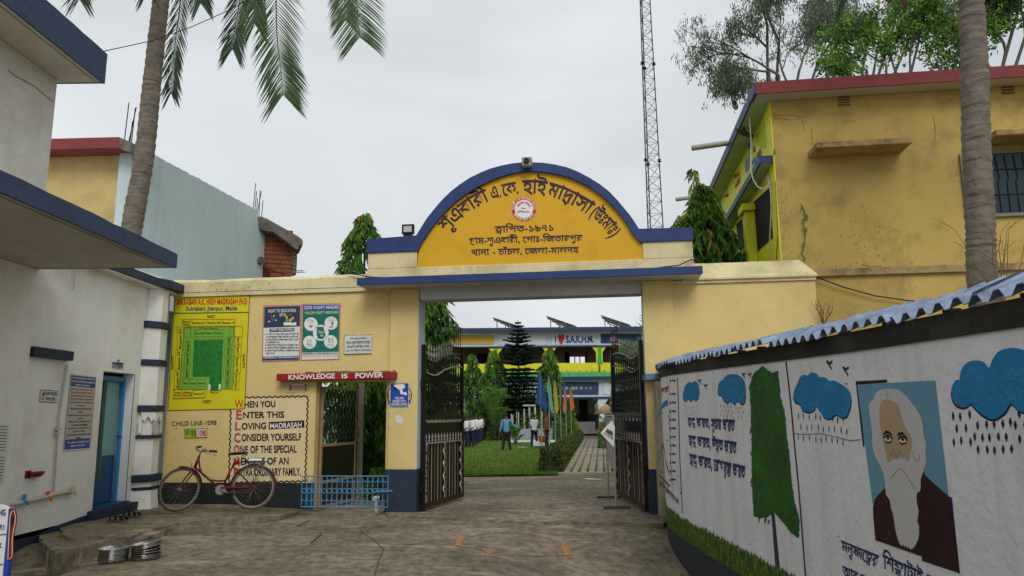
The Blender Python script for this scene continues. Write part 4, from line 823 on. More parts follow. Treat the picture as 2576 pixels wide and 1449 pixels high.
# sandals
for i, (u, v, rz) in enumerate(((296, 1311, -.25), (330, 1299, -.3))):
    p = hz(u, v, .13); t = thing('sandal', (p.x, p.y, .12), ('black strap sandal lying nearer the camera by the doorstep', 'black strap sandal lying farther back beside the column base')[i], 'sandal', 'sandals left by the prayer hall step')
    M = Matrix.Rotation(rz, 3, 'Z'); prof = [(-.14, .035), (-.12, .045), (-.04, .04), (.04, .048), (.10, .05), (.14, .035), (.155, 0)]
    out = [(x, y) for x, y in prof] + [(x, -y) for x, y in reversed(prof[:-1])]
    V = [Vector((p.x, p.y, .12)) + M @ Vector((x, y, z)) for z in (.002, .028) for x, y in out]; n = len(out)
    mk('sole', V, [tuple(reversed(range(n))), tuple(range(n, 2 * n))] + [(k, (k + 1) % n, n + (k + 1) % n, n + k) for k in range(n)], mat('sandal_sole', (.12, .10, .085), bump=0), t)
    for x0, w_, hh in ((.07, .055, .045), (-.02, .045, .055), (-.10, .03, .06)):
        rr = [Vector((p.x, p.y, .12)) + M @ Vector((x0 + dxk, .05 * math.cos(a), .026 + hh * math.sin(a))) for dxk in (0, w_) for a in [math.pi * k / 8 for k in range(9)]]
        mk('strap', rr, [(k, k + 1, 10 + k, 9 + k) for k in range(8)], mat('sandal_strap', (.012, .011, .011), bump=0), t)
# ================================================================== LEFT: two-storey building with slabs
bd = thing('canopy_building', (-7, 4, 0), 'tall white building at far left with two projecting slate blue slabs', 'building')
bx = -5.80; xbox('wall_panel', -9.5, bx, -4, 8.832, -.5, 3.295, white, bd); xbox('upper_wall', -9.5, bx, -4, 8.832, 3.30, 5.765, mat('textured_white_render', (.62, .61, .57), stain=(.4, .38, .33), amt=.5, ss=1.1, bump=.9, bs=9), bd)
xbox('dark_base', bx + .0005, bx + .012, -4, 8.834, -.5, .085, navyd, bd)
c1 = hz(440, 672, 3.30); c2 = hz(264, 210, 5.77)
def jslab(name, x0, x1, y0, y1, z0, z1, m, amp=.012):
    n = 70; V = []
    for i in range(n + 1):
        y = y0 + (y1 - y0) * i / n; a = amp * mn.noise(Vector((y * 6, z1, 1))); b_ = amp * .5 * mn.noise(Vector((y * 6, z0, 8))); V += [(x0, y, z0), (x1, y, z0 + b_ * .3), (x1, y, z1 + a), (x0, y, z1 + a)]
    return mk(name, V, [(4 * i + k, 4 * i + (k + 1) % 4, 4 * i + 4 + (k + 1) % 4, 4 * i + 4 + k)[::1] for i in range(n) for k in range(4)] + [(0, 1, 2, 3)[::-1], (4 * n + 3, 4 * n + 2, 4 * n + 1, 4 * n)[::-1]], m, bd)
jslab('lower_slab', bx + .001, c1.x - .03, -4, 8.80, 3.302, 3.46, slabw); jslab('lower_fascia', c1.x - .029, c1.x, -4, 8.83, 3.297, 3.475, slateb); xbox('fascia_end', bx, c1.x - .03, 8.801, 8.83, 3.30, 3.47, slateb, bd)
V = [(c1.x - .1, -4, 3.299), (c1.x - .085, -4, 3.299), (c1.x - .085, 8.75, 3.299), (c1.x - .1, 8.75, 3.299)]; mk('drip_line', V, [(0, 3, 2, 1)], rough_c, bd)
zt2 = c2.z + (c2.y * 1.0) * 0 + .41
jslab('upper_slab', bx + .001, c2.x - .03, -4, c2.y - .03, 5.772, zt2 - .02, slabw); jslab('upper_fascia', c2.x - .029, c2.x, -4, c2.y, 5.765, zt2, slateb); xbox('fascia_end', bx - 2, c2.x - .03, c2.y - .029, c2.y, 5.768, zt2 - .005, slateb, bd); xbox('roof_slab', -9.5, bx, -4, c2.y - .03, 5.77, zt2 - .03, slabw, bd)
V = [(c2.x - .1, -4, 5.769), (c2.x - .085, -4, 5.769), (c2.x - .085, c2.y - .05, 5.769), (c2.x - .1, c2.y - .05, 5.769)]; mk('drip_line', V, [(0, 3, 2, 1)], rough_c, bd)
line('wall_crack', XS(bx), pts(TU, [(40, 350), (70, 380), (110, 400), (175, 435), (215, 470), (245, 495), (270, 512)]), .012, mat('crack_shadow', (.12, .11, .10), bump=0), bd, .003)
xb = XS(bx)
for P_, lab in (([(-12, 1064), (26, 1070), (20, 1150), (-12, 1140)], 'printed notice sheet pasted highest on the far left wall'), ([(-14, 1142), (18, 1152), (8, 1222), (-14, 1218)], 'lower torn notice sheet pasted on the far left wall')):
    t = thing('paper_notice', xb.hit(P_[0][0], P_[3][1]), lab, 'notice'); poly('paper', xb, P_, pw, t, .004, .002)
    for k in range(9): y = P_[0][1] + 8 + k * 7.5; line('print_line', xb, [(-10, y), (P_[1][0] - 6 - .8 * k, y + 1.5)], .012, mat('faint_print', (.22, .22, .24), bump=0), t, .006)
# cable from the corner up past the palm
t = tag(MB().tube([(c2.x - .02, c2.y - .1, zt2 - .02)] + [hz(360, 78, 7.0) if 0 else (Vector((c2.x, c2.y, zt2)).lerp(Vector((-3.2, 11.5, 9.4)), k / 6) + Vector((0, 0, -.25 * math.sin(math.pi * k / 6)))) for k in range(1, 7)], .006, 5).build('cable', ink), 'thin black cable running from the top left slab corner up behind the palm', 'cable')
# board at the bottom left corner
yb = YS(4.6); sb = thing('drinks_board', yb.hit(0, 1440), 'white menu board with blue edge and a red bottle shape in the bottom left corner', 'sign board')
poly('panel', yb, [(-60, 1268), (-20, 1266), (10, 1272), (22, 1279), (2, 1500), (-70, 1500)], pw, sb, .01, .02); poly('blue_edge', yb, [(22, 1279), (33, 1281), (14, 1500), (2, 1500)], pblue, sb, .012, .03)
line('rule', yb, [(-20, 1347), (15, 1344)], .006, pnavy, sb, .013); line('rule', yb, [(-20, 1421), (8, 1420)], .006, pnavy, sb, .013)
ttext('board_text', 'NG', yb, (-4, 1281, 14, 1296), pnavy, sb, w=.04, off=.014); ttext('board_text', 'ন।', yb, (-6, 1320, 12, 1333), pnavy, sb, w=.03, off=.014, up=BU, down=BD); ttext('board_text', 'K', yb, (-5, 1365, 5, 1378), pnavy, sb, w=.04, off=.014)
br_ = mat('bottle_red', (.22, .01, .015), rough=.4, bump=0); cola = mat('bottle_dark', (.05, .012, .01), rough=.3, bump=0)
bt = poly('bottle_cutout', yb, pts(TB, [(95, 800), (110, 830), (95, 880), (88, 960), (78, 1100), (68, 1300), (100, 1290), (122, 1262), (122, 1100), (130, 1020), (150, 940), (152, 870), (140, 815), (118, 800)]), br_, sb, .02, .012)
line('bottle_outline', yb, pts(TB, [(110, 830), (97, 880), (92, 960), (84, 1100), (75, 1290), (100, 1282), (116, 1258), (117, 1100), (126, 1020), (145, 940), (147, 870), (136, 822)]), .005, mat('bottle_cream', (.6, .5, .35), bump=0), bt, .024, True); poly('bottle_label', yb, pts(TB, [(100, 880), (140, 880), (136, 930), (112, 960), (98, 950)]), cola, bt, .022)
# ================================================================== LEFT BACKGROUND: yellow house and pale house
q0, q1 = hz(395, 393, 7.0), hz(650, 530, 7.0); dirp = (q1 - q0).normalized(); qs = hz(333, 362, 7.0)
nrm = Vector((dirp.y, -dirp.x, 0)); 
if nrm.y > 0: nrm = -nrm
pf = Pl(q0, nrm if nrm.dot(EYE - q0) > 0 else -nrm)
pa = thing('pale_house', (q0.x - 3, q0.y + 3, 0), 'long windowless pale blue house wall behind the front wall with a raw brick end', 'house')
A = q0 - dirp * (q0 - Vector((qs.x, qs.y, 7))).length
n = 60; V = []
for i in range(n + 1):
    p = A.lerp(q1, i / n); z = 7.0 + .03 * mn.noise(Vector((i * .8, 0, 0))) + .015 * mn.noise(Vector((i * 2.8, 0, 4))); back = -pf.n * .3
    V += [(p.x, p.y, 0), (p.x, p.y, z), (p.x + back.x, p.y + back.y, z), (p.x + back.x, p.y + back.y, 0)]
mk('long_wall', V, [(4 * i + k, 4 * i + (k + 1) % 4, 4 * i + 4 + (k + 1) % 4, 4 * i + 4 + k) for i in range(n) for k in range(4)] + [(0, 1, 2, 3), (4 * n, 4 * n + 1, 4 * n + 2, 4 * n + 3)], paleb, pa)
poly('wall_end', pf, pts(TV, [(268, 520), (272, 640), (300, 720), (345, 775), (372, 830), (368, 1000), (362, 1110), (340, 1250), (335, 1500), (200, 1500), (200, 480)]), paleb, pa, .001, .25)
end = (q1 - q0).normalized(); bwp = Pl(pf.hit(*TV(372, 830)) , -dY * 1.0 + dX * .55)
# raw brick wall panel, bricks one by one
tl_, tr_ = bwp.hit(*TV(362, 745)), bwp.hit(*TV(722, 930)); blp, brp = bwp.hit(*TV(355, 1230)), bwp.hit(*TV(700, 1340))
bw = thing('brick_wall', blp, 'unplastered orange brick wall under a broken dark roof slab at the end of the pale house', 'wall')
e1 = (brp - blp); e1.z = 0; Lw = e1.length; e1.normalize(); zlo_, zhi_ = min(blp.z, brp.z) - .35, max(tl_.z, tr_.z) + .05; bn = bwp.n
o = Vector((blp.x, blp.y, 0)); V = [o + e1 * a + Zv * z - bn * b_ for b_ in (.02, .22) for a, z in ((-.25, zlo_ - 2), (Lw + .05, zlo_ - 2), (Lw + .05, zhi_), (-.25, zhi_))]
mk('mortar_bed', V, [(0, 1, 2, 3), (7, 6, 5, 4), (0, 4, 5, 1), (1, 5, 6, 2), (2, 6, 7, 3), (3, 7, 4, 0)], mortar, bw)
rows_ = 9; bh = (zhi_ - zlo_) / 13; bwid = Lw / 6.2; proto = None
for r in range(15):
    for c_ in range(-1, 8):
        a = (c_ + (.5 if r % 2 else 0)) * bwid - .1
        if a + bwid > Lw + .1 or a < -.3 or zlo_ - .05 + (r + .6) * bh > tl_.z + (tr_.z - tl_.z) * (a + bwid) / Lw: continue
        P0 = o + e1 * (a + bwid / 2) + Zv * (zlo_ - .05 + r * bh)
        if proto is None:
            hw, hh, V = bwid * .46, bh * .43, []
            mb = MB(); mb.box((-hw, -.02, -hh), (hw, .02, hh), lambda x, y, z: P0 + e1 * x - bn * y + Zv * z); proto = mk('brick', mb.v, mb.f, [brickm], bw); WLp = P0.copy()
        else:
            cbr = clone(proto, bw); cbr.location = (P0 - WLp) + bn * random.uniform(-.006, .006)
wbx = poly('red_shutter', bwp, pts(TV, [(340, 1232), (440, 1268), (436, 1420), (330, 1420)]), mat('red_shutter_paint', (.16, .02, .02), bump=0), bw, .03, .02)
for i in range(6): line('slat', bwp, pts(TV, [(352 + i * 15, 1240 + i * 5), (350 + i * 15, 1420)]), .02, mat('shutter_dark', (.05, .01, .01), bump=0), wbx, .034)
poly('red_trim', bwp, pts(TV, [(440, 1262), (640, 1338), (640, 1352), (440, 1280)]), mat('red_shutter_paint', (.16, .02, .02), bump=0), bw, .034, .02)
rs = MB(); P0 = [pf.hit(*TV(*p)) for p in ((275, 560),)][0]
sl_ = Pl(bwp.o + bwp.n * .35, bwp.n)
poly('roof_slab', sl_, pts(TV, [(270, 557), (330, 562), (400, 590), (560, 680), (720, 770), (800, 815), (875, 870), (880, 905), (878, 945), (828, 950), (820, 1005), (790, 1000), (700, 925), (600, 850), (480, 770), (350, 745), (290, 715), (272, 650)]), rough_c, bw, 0, 1.2)
ed = Pl(bwp.o + bwp.n * .02, bwp.n); rg = poly('ragged_brick_edge', ed, pts(TV, [(722, 930), (800, 1010), (804, 1120), (798, 1240), (790, 1335), (735, 1345), (738, 1200), (725, 1050)]), rough_c, bw, 0, .25)
for k in range(6): poly('edge_brick', ed, pts(TV, [(742, 1030 + k * 52), (792, 1045 + k * 50), (790, 1068 + k * 50), (740, 1058 + k * 52)]), mat('pale_brick', (.28, .15, .11), bump=.3), bw, .02, .05)
st_ = MB().box((0, 0, 0), (.001, .001, .001)); 
poly('broken_corner', Pl(pf.o + pf.n * .08, pf.n), pts(TV, [(300, 1130), (325, 1100), (380, 1130), (378, 1180), (330, 1205), (300, 1180)]), rough_c, pa, 0, .1)
def rods(L_, sf, T, lab, grp):
    for i, ((x0, y0), (x1, y1)) in enumerate(L_):
        a, b_ = sf.hit(*T(x0, y0)), sf.hit(*T(x1, y1)); o = MB().tube([a, b_], .011, 5).build('steel_rod', rustbar); tag(o, lab[i] if isinstance(lab, list) else lab, 'steel rod', grp)
rods([((210, 460), (245, 112)), ((235, 470), (256, 218)), ((259, 490), (269, 310)), ((290, 555), (304, 205)), ((270, 500), (321, 220)), ((325, 560), (342, 343))], Pl(pf.o - pf.n * .15, pf.n), TV, ['tallest rust brown rod standing on the pale house roof end', 'second rod from the left on the pale house roof end', 'shortest rod on the pale house roof end', 'upright rod crossed by a leaning one above the dark slab', 'leaning rod crossing an upright one above the dark slab', 'rightmost rod standing on the broken dark roof slab'], 'reinforcing rods on the pale house')
rods([((790, 1293), (888, 1290)), ((790, 1315), (916, 1309))], ed, TV, ['upper short rod sticking out sideways from the brick end', 'lower longer rod sticking out sideways from the brick end'], 'rods sticking out of the brick end')
# yellow house with red slab
yo = hz(325, 380, 6.9); ys_ = Pl((yo.x, yo.y, 0), -dY)
yh = thing('yellow_house', ys_.hit(230, 600), 'plain yellow house face with a dark red roof edge behind the left building', 'house')
poly('wall_panel', ys_, [(60, 372), (322, 372), (324, 385), (318, 560), (312, 640), (300, 800), (60, 800)], yel2, yh, 0, .3)
sp2 = Pl(ys_.o - dY * .45, -dY); poly('roof_edge', sp2, [(60, 352), (127, 349), (300, 344.5), (300, 371), (127, 376), (60, 378)], redslab, yh, 0, .5); poly('slab_end', sp2, [(300.5, 345), (331, 358), (330, 382), (310, 378), (300.5, 371)], rough_c, yh, .0, .7)
poly('raw_edge', ys_, [(322, 385), (334, 384), (326, 470), (324, 560), (316, 640), (305, 700), (308, 560), (318, 470)], rough_c, yh, .005, .02)
rods([((648 - 20, 700), (650, 517)), ((650, 710), (687, 540)), ((660, 740), (682, 545)), ((655, 715), (668, 612))], Pl(ys_.o + dY * .3, -dY), TU, ['leftmost tall rod on the yellow house roof', 'leaning rod second from left on the yellow house roof', 'upright rod nearest the palm on the yellow house roof', 'short rod among those on the yellow house roof'], 'reinforcing rods on the yellow house')
# ================================================================== RIGHT: two-storey yellow building
FD = .35; fr = FS(FD)
def solve_d(T, p, z, d0=-2., d1=6.):
    for _ in range(50):
        m_ = (d0 + d1) / 2; zz = FS(m_).hit(*T(*p)).z
        if zz < z: d0 = m_
        else: d1 = m_
    return (d0 + d1) / 2
scn = fsz(1966, 640, FD)[0]; zs = fsz(*TR(708, 487), FD)[1]; df = solve_d(TR, (640, 450), zs); ssl = fsz(*TR(632, 440), df)[0]
ztop = FS(df).hit(*TR(640, 396)).z
yb_ = thing('school_block', fw(scn + 5, 5, 0), 'weathered yellow two-storey block with red roof edge and lime side behind the mural wall', 'building')
fbox('front_wall', scn, scn + 14, FD, FD + .25, -.3, zs - .001, yel, yb_, .006)
fbox('roof_slab', ssl + .03, scn + 14, df + .03, 22, zs, ztop - .03, slabw, yb_); fbox('roof_edge_red', ssl + .0, scn + 14, df, df + .029, zs - .01, ztop, redslab, yb_, .006)
n = 80; fbox('roof_edge_blue', ssl - .03, ssl - .001, df + .0, 22, zs - .005, ztop - .005, navy, yb_, .006); fbox('side_soffit', ssl, scn - .001, df + .35, 22, zs - .006, zs - .001, mintp, yb_)
sdw = Pl(fw(scn, 0, 0), -dX)
fbox('side_wall', scn + .001, scn + .25, FD + .251, 22, -.3, zs - .001, lime, yb_); fbox('corner_strip', scn - .02, scn + .0, FD - .012, FD + .4, 2.0, zs - .008, lime, yb_)
# chajja over the first floor windows on the lime side
zc = fsz(*TRS(706, 662), FD)[1]; dc = FD + .03; sc2 = fsz(*TRS(592, 690), dc)[0]
fbox('sunshade_soffit', sc2 + .03, scn - .001, dc + .02, 22, zc - .06, zc - .02, mintp, yb_); fbox('sunshade_edge', sc2, sc2 + .029, dc, 22, zc - .07, zc + .05, navy, yb_, .004); fbox('sunshade_edge', sc2 + .0295, scn - .001, dc, dc + .019, zc - .07, zc + .05, navy, yb_)
fbox('sunshade_top', sc2 + .03, scn - .001, dc + .02, 22, zc - .019, zc + .04, lime, yb_)
def side(name, P, m, off=.004, th=0, par=None): return poly(name, sdw, pts(TRS, P), m, par or yb_, off, th)
lime2 = mat('lime_relief', (.50, .52, .02), bump=0)
for P in ([(552, 560), (636, 405), (660, 480), (690, 600), (610, 600)], [(480, 640), (520, 600), (530, 700), (490, 760)], [(400, 800), (450, 740), (460, 800), (420, 880)]): side('relief_panel', P, lime2, .004)
for P, c in (([(486, 700), (520, 650), (528, 730), (492, 775)], (.25, .22, .30)), ([(535, 690), (560, 655), (566, 690), (540, 722)], (.05, .30, .42)), ([(566, 650), (596, 598), (604, 655), (572, 690)], (.45, .12, .05)), ([(575, 640), (590, 612), (594, 650), (580, 668)], (.05, .30, .42)), ([(410, 785), (448, 765), (448, 790), (412, 815)], (.5, .03, .02)), ([(418, 860), (452, 815), (454, 835), (420, 880)], (.5, .03, .02)), ([(428, 830), (450, 800), (452, 818), (430, 850)], (.2, .15, .25)), ([(345, 925), (372, 912), (372, 938), (348, 942)], (.5, .03, .02)), ([(508, 575), (526, 560), (528, 600), (512, 612)], (.05, .15, .3)), ([(545, 600), (556, 580), (558, 620), (545, 632)], (.05, .15, .3)), ([(660, 640), (700, 600), (702, 640), (668, 652)], (.06, .3, .08))):
    side('painted_motif', P, mat('motif_%d' % int(sum(c) * 1000 + P[0][0]), c, bump=0), .007)
for P, nb in (([(540, 985), (663, 872), (690, 1215), (553, 1340)], 4), ([(428, 1130), (480, 1085), (494, 1310), (440, 1262)], 2)):
    w_ = side('window', P, dark, .004); gmb = MB(); A, B_, C_, D = P
    for i in range(nb + 1):
        t = i / nb; line_mb(gmb, sdw, pts(TRS, [(A[0] + (B_[0] - A[0]) * t, A[1] + (B_[1] - A[1]) * t), (D[0] + (C_[0] - D[0]) * t, D[1] + (C_[1] - D[1]) * t)]), .02, .012)
    for i in range(6):
        t = i / 5; line_mb(gmb, sdw, pts(TRS, [(A[0] + (D[0] - A[0]) * t, A[1] + (D[1] - A[1]) * t), (B_[0] + (C_[0] - B_[0]) * t, B_[1] + (C_[1] - B_[1]) * t)]), .012, .014)
    gmb.build('window_grille', rustbar, w_)
cpl = Pl(fw(scn - .12, 0, 0), -dX); cpt = cpl.hit(*TRS(515, 1200)); zct = cpl.hit(*TRS(515, 1035)).z; q = cpt - FO; cs_, cd_ = q.dot(dX), q.dot(dY)
fbox('column', scn - .18, scn - .005, cd_ - .12, cd_ + .2, 2.5, zct, lime, yb_, .01); fbox('column_capital', scn - .24, scn - .005, cd_ - .2, cd_ + .3, zct + .001, zct + .13, lime, yb_, .01)
# rain spouts, bulb camera, bracket light, cables
sse = Pl(fw(ssl - .03, 0, 0), -dX); pg = mat('grey_pvc', (.30, .28, .25), rough=.5, bump=0, stain=(.15, .12, .1), ss=9)
for k, ((x0, y0), (x1, y1)) in enumerate((((368, 562), (118, 598)), ((160, 936), (6, 957)))):
    a = sse.hit(*TRS(x0, y0)); dd = (a - FO).dot(dY); e_ = FS(dd).hit(*TRS(x1, y1)); t = MB().tube([a, e_], .055, 12, cap=False).build('rain_spout', pg, yb_, smooth=True)
    MB().lathe([(0, 0), (.05, 0)], e_ - (e_ - a).normalized() * -.002, 12, (e_ - a).normalized().to_track_quat('Z', 'Y').to_matrix()).build('dark_mouth', dark, t)
a = sse.hit(*TRS(508, 280)); t = thing('security_camera', a, 'white bullet camera hanging from the blue roof edge of the yellow block', 'camera')
MB().tube([a, a - dX * .12 + Zv * .0], .02, 8).build('bracket', pw, t); e_ = a - dX * .18 - Zv * .03; MB().tube([e_ + dY * .10, e_ - dY * .14 - dX * .06 - Zv * .02], .045, 12).build('housing', mat('camera_grey', (.4, .4, .38), bump=0), t, smooth=True); MB().tube([e_ - dY * .14 - dX * .06 - Zv * .02, e_ - dY * .16 - dX * .067 - Zv * .023], .038, 12).build('lens', ink, t)
a = fw(ssl + .12, df + 2.2, zs - .02); 
zsof = Pl((0, 0, zs - .12), (0, 0, -1)); la, lb = zsof.hit(*TRS(428, 470)), zsof.hit(*TRS(540, 520))
t = thing('ceiling_fitting', la, 'dark green metal light fitting under the mint soffit', 'light fitting'); MB().tube([la, la.lerp(lb, .4), lb], [.03, .05, .04], 8).build('body', mat('dark_green_metal', (.06, .09, .06), bump=.1), t); MB().tube([la.lerp(lb, .5), la.lerp(lb, .5) + Zv * .11], .02, 6).build('stem', rustbar, t)
wc = mat('white_cable', (.6, .6, .55), bump=0)
cp_ = [(518, 345), (524, 450), (532, 560), (530, 650), (528, 740), (545, 815), (575, 865), (610, 885), (645, 868), (672, 820), (684, 760), (686, 700), (684, 662)]
tag(MB().tube([FS(.9 - .45 * i / 12).hit(*TRS(*p)) for i, p in enumerate(cp_)], .011, 5).build('cable', wc), 'white cable hanging in a loop from the mint soffit of the yellow block', 'cable')
tag(MB().tube([sdw.hit(*TRS(*p), .05) for p in ((645, 775), (668, 900), (672, 1000), (664, 1180), (658, 1380))], .012, 5).build('cable', wc), 'white cable running down beside the grilled window of the lime wall', 'cable')
tag(MB().tube([sdw.hit(*TRS(*p), .03) for p in ((700, 830), (708, 1000), (716, 1180), (708, 1380))], .008, 5).build('cable', mat('green_cable', (.2, .25, .08), bump=0)), 'thin greenish cable down the lime corner strip', 'cable')
# front wall details
def fbx(name, x0, y0, x1, y1, T, m, par, d0, d1, bevel=0):
    s0, z1 = fsz(*T(x0, y0), FD); s1, z0 = fsz(*T(x1, y1), FD); return fbox(name, s0, s1, FD - d1, FD - d0, z0, z1, m, par, bevel)
ventm = mat('vent_concrete', (.42, .30, .10), bump=.3)
for (x0, y0, x1, y1) in ((1025, 466, 1088, 513), (1813, 404, 1880, 455)):
    s0, z1 = fsz(*TR(x0, y0), FD); s1, z0 = fsz(*TR(x1, y1), FD); v = fbox('ventilator', s0, s1, FD - .012, FD - .001, z0, z1, ventm, yb_)
    hb = MB()
    for r in range(4):
        for c in range(7): a_ = s0 + (s1 - s0) * (c + .22) / 7; hb.box((a_, FD - .016, z0 + (z1 - z0) * (r + .18) / 4), (a_ + (s1 - s0) * .09, FD - .0125, z0 + (z1 - z0) * (r + .82) / 4), fw)
    hb.build('vent_slots', dark, v)
zw = fsz(*TR(885, 765), FD)[1]; dsd = solve_d(TR, (930, 715), zw); s0 = fsz(*TR(885, 765), FD)[0]; s1 = fsz(*TR(1332, 740), FD)[0]
ledm = mat('stained_ledge', (.36, .25, .09), stain=(.05, .045, .03), amt=.85, ss=3, bump=.5, bs=14)
fbox('sunshade', s0, s1, dsd, FD - .001, zw, zw + .10, ledm, yb_, .015)
s0 = fsz(*TR(1758, 742), FD)[0]; zw2 = fsz(*TR(1758, 742), FD)[1]; d2 = dsd
fbox('sunshade', s0 - .1, s0 + 2.2, d2, FD - .001, zw2 + .12, zw2 + .22, ledm, yb_, .015)
wz0 = fsz(*TR(1768, 1035), FD)[1]; ws0 = fsz(*TR(1762, 900), FD)[0]
wn = fbox('window', ws0 - .35, ws0 + 1.5, FD - .02, FD - .002, wz0, zw2 - .02, mat('dark_teal_glass', (.012, .035, .045), rough=.2, bump=0), yb_)
wf = MB(); wd_ = mat('weathered_wood', (.22, .19, .15), bump=.3)
for a, b_, c_, e_ in ((ws0 - .40, ws0 - .35, wz0 - .05, zw2), (ws0 + .62, ws0 + .70, wz0 - .05, zw2), (ws0 + 1.5, ws0 + 1.56, wz0 - .05, zw2), (ws0 - .35, ws0 + 1.5, wz0 - .05, wz0), (ws0 - .35, ws0 + 1.5, zw2 - .02, zw2 + .03)): wf.box((a, FD - .05, c_), (b_, FD - .001, e_), fw)
wf.build('window_frame', wd_, wn)
gb = MB()
for i in range(10):
    a = ws0 - .28 + i * .13
    if a < ws0 + .6 or a > ws0 + .72: gb.tube([fw(a, FD - .035, wz0), fw(a, FD - .035, wz0 + .5), fw(a + .03, FD - .035, wz0 + .55), fw(a + .0, FD - .035, zw2 - .05)], .007, 5)
for z in (wz0 + .3, wz0 + .7, wz0 + 1.0): gb.tube([fw(ws0 - .35, FD - .035, z), fw(ws0 + 1.5, FD - .035, z)], .007, 5)
gb.build('window_bars', rustbar, wn)
zb0, zb1 = fsz(*TR(930, 1338), FD)[1], fsz(*TR(930, 1303), FD)[1]
fbox('floor_band', scn + .35, scn + 14, FD - .06, FD - .001, zb0, zb1, mat('stained_band', (.34, .25, .11), stain=(.06, .055, .04), amt=.8, ss=3, bump=.4), yb_, .008)
hc_ = mat('wall_hairline', (.16, .11, .04), bump=0)
for P in ([(712, 560), (780, 556), (850, 562), (862, 600), (864, 632)], [(715, 575), (760, 572), (800, 580)], [(1560, 470), (1575, 490)], [(1140, 1275), (1180, 1290), (1240, 1282)], [(900, 620), (905, 700)], [(1490, 560), (1500, 640), (1495, 700)]): line('wall_crack', fr, pts(TR, P), .008, hc_, yb_, .003)
sm_ = mat('soot_stain', (.36, .26, .065), var=.3, vs=9, bump=.2)
ms_ = MB()
for _ in range(320):
    u, v = random.choice([(random.uniform(740, 1640), 1300 - abs(random.gauss(0, 14))), (random.uniform(885, 1370), 700 - abs(random.gauss(0, 9)) - (0)), (random.gauss(765, 18), random.uniform(900, 1260)), (random.gauss(1190, 70), random.gauss(1140, 90))]); p = fr.hit(*TR(u, v)); r = random.uniform(.004, .016); ms_.add([p - dY * (.002 + .0003 * (_ % 6)) + dX * r * math.cos(a) * random.uniform(.6, 1.2) + Zv * r * 1.6 * math.sin(a) * random.uniform(.5, 1.2) for a in [k * .785 for k in range(8)]], [tuple(range(8))])
ms_.build('mould_spots', sm_, yb_, kind='stuff')
stn = mat('black_water_stain', (.16, .11, .045), var=.3, vs=9, bump=.2)
tag(MB().tube([fr.hit(2046, 694, .08), fr.hit(2120, 722, .06), fr.hit(2200, 744, .06), fr.hit(2290, 757, .06), fr.hit(2400, 770, .06)], .01, 5).build('cable', ink), 'black cable sagging along the yellow wall above the tin roof', 'cable')
tag(MB().tube([fw(-2.72, -.07, 3.80), fw(-2.5, -.12, 3.76), fw(-2.3, -.2, 3.70), fw(-1.95, -.35, 3.65)], .01, 5).build('cable', ink), 'black cable end lying from the left coping onto the blue canopy', 'cable')
tag(MB().tube([fw(2.3, -.35, 3.66), fw(2.6, -.15, 3.72), fw(2.82, -.05, 3.83), fw(2.95, .05, 3.82)], .01, 5).build('cable', ink), 'black cable end rising from the right end of the blue canopy', 'cable')
# vine
vn = thing('creeper', fr.hit(*TR(870, 1250)), 'small green creeper climbing the yellow front wall', 'creeper')
vp_ = [(870, 1250), (852, 1225), (866, 1180), (872, 1120), (860, 1080), (872, 1045), (862, 1010), (850, 985)]
MB().tube([fr.hit(*TR(*p), .01) for p in vp_], .006, 5).build('stem', lg[0], vn)
lv = MB()
for i in range(24):
    j = random.randrange(len(vp_) - 1); t = random.random(); p = fr.hit(*TR(vp_[j][0] + (vp_[j + 1][0] - vp_[j][0]) * t + random.uniform(-8, 8), vp_[j][1] + (vp_[j + 1][1] - vp_[j][1]) * t), .02 + random.random() * .03); r = random.uniform(.015, .03)
    lv.add([p + dX * r * x + Zv * r * z + dY * -.01 * abs(x) for x, z in ((0, -1.2), (.8, -.3), (.7, .5), (0, .3), (-.7, .5), (-.8, -.3))], [(0, 1, 2, 3), (0, 3, 4, 5)])
lv.build('leaves', lg[1], vn, kind='stuff')
# ================================================================== MURAL WALL
WP = [(2.30, 11.42), (2.14, 10.7), (2.0, 10.0), (1.93, 9.3), (1.93, 8.5), (1.97, 7.4), (2.02, 6.2), (2.06, 5.0), (2.09, 3.6), (2.10, 2.0), (2.10, -1.0)]
def catm(P, k=6):
    out = []
    for i in range(len(P) - 1):
        p0, p1, p2, p3 = [Vector(P[max(0, min(len(P) - 1, j))]) for j in (i - 1, i, i + 1, i + 2)]
        for q in range(k): t = q / k; out.append(.5 * ((2 * p1) + (p2 - p0) * t + (2 * p0 - 5 * p1 + 4 * p2 - p3) * t * t + (3 * p1 - p0 - 3 * p2 + p3) * t ** 3))
    out.append(Vector(P[-1])); return out
WC = catm(WP, 5)
class Mural:
    def hit(s, u, v, off=0):
        d = ray(u, v); best = None
        for i in range(len(WC) - 1):
            a, b_ = WC[i], WC[i + 1]; ex, ey = b_.x - a.x, b_.y - a.y; den = d.x * ey - d.y * ex
            if abs(den) < 1e-9: continue
            t = (a.x * ey - a.y * ex) / den; w_ = (a.x * d.y - a.y * d.x) / den
            if t > 0 and ((0 <= w_ <= 1) or (i == len(WC) - 2 and w_ > 1)):
                if best is None or t < best[0]: best = (t, i)
        if best is None: t = 2.0 / d.x if d.x > 0 else 1; return EYE + d * t
        t, i = best; p = EYE + d * t; e_ = (WC[i + 1] - WC[i]).normalized(); n = Vector((e_.y, -e_.x, 0)); n = n if n.x < 0 else -n
        return p + n * off * .4
    def norm(s, u, v): return Vector((-1, 0, 0))
MU = Mural()
TY = [(11.5, 1.985), (11.1, 1.98), (8.7, 1.937), (7.1, 1.907), (5.83, 1.88), (4.4, 1.85), (3.0, 1.83), (.8, 1.80), (-1, 1.79)]
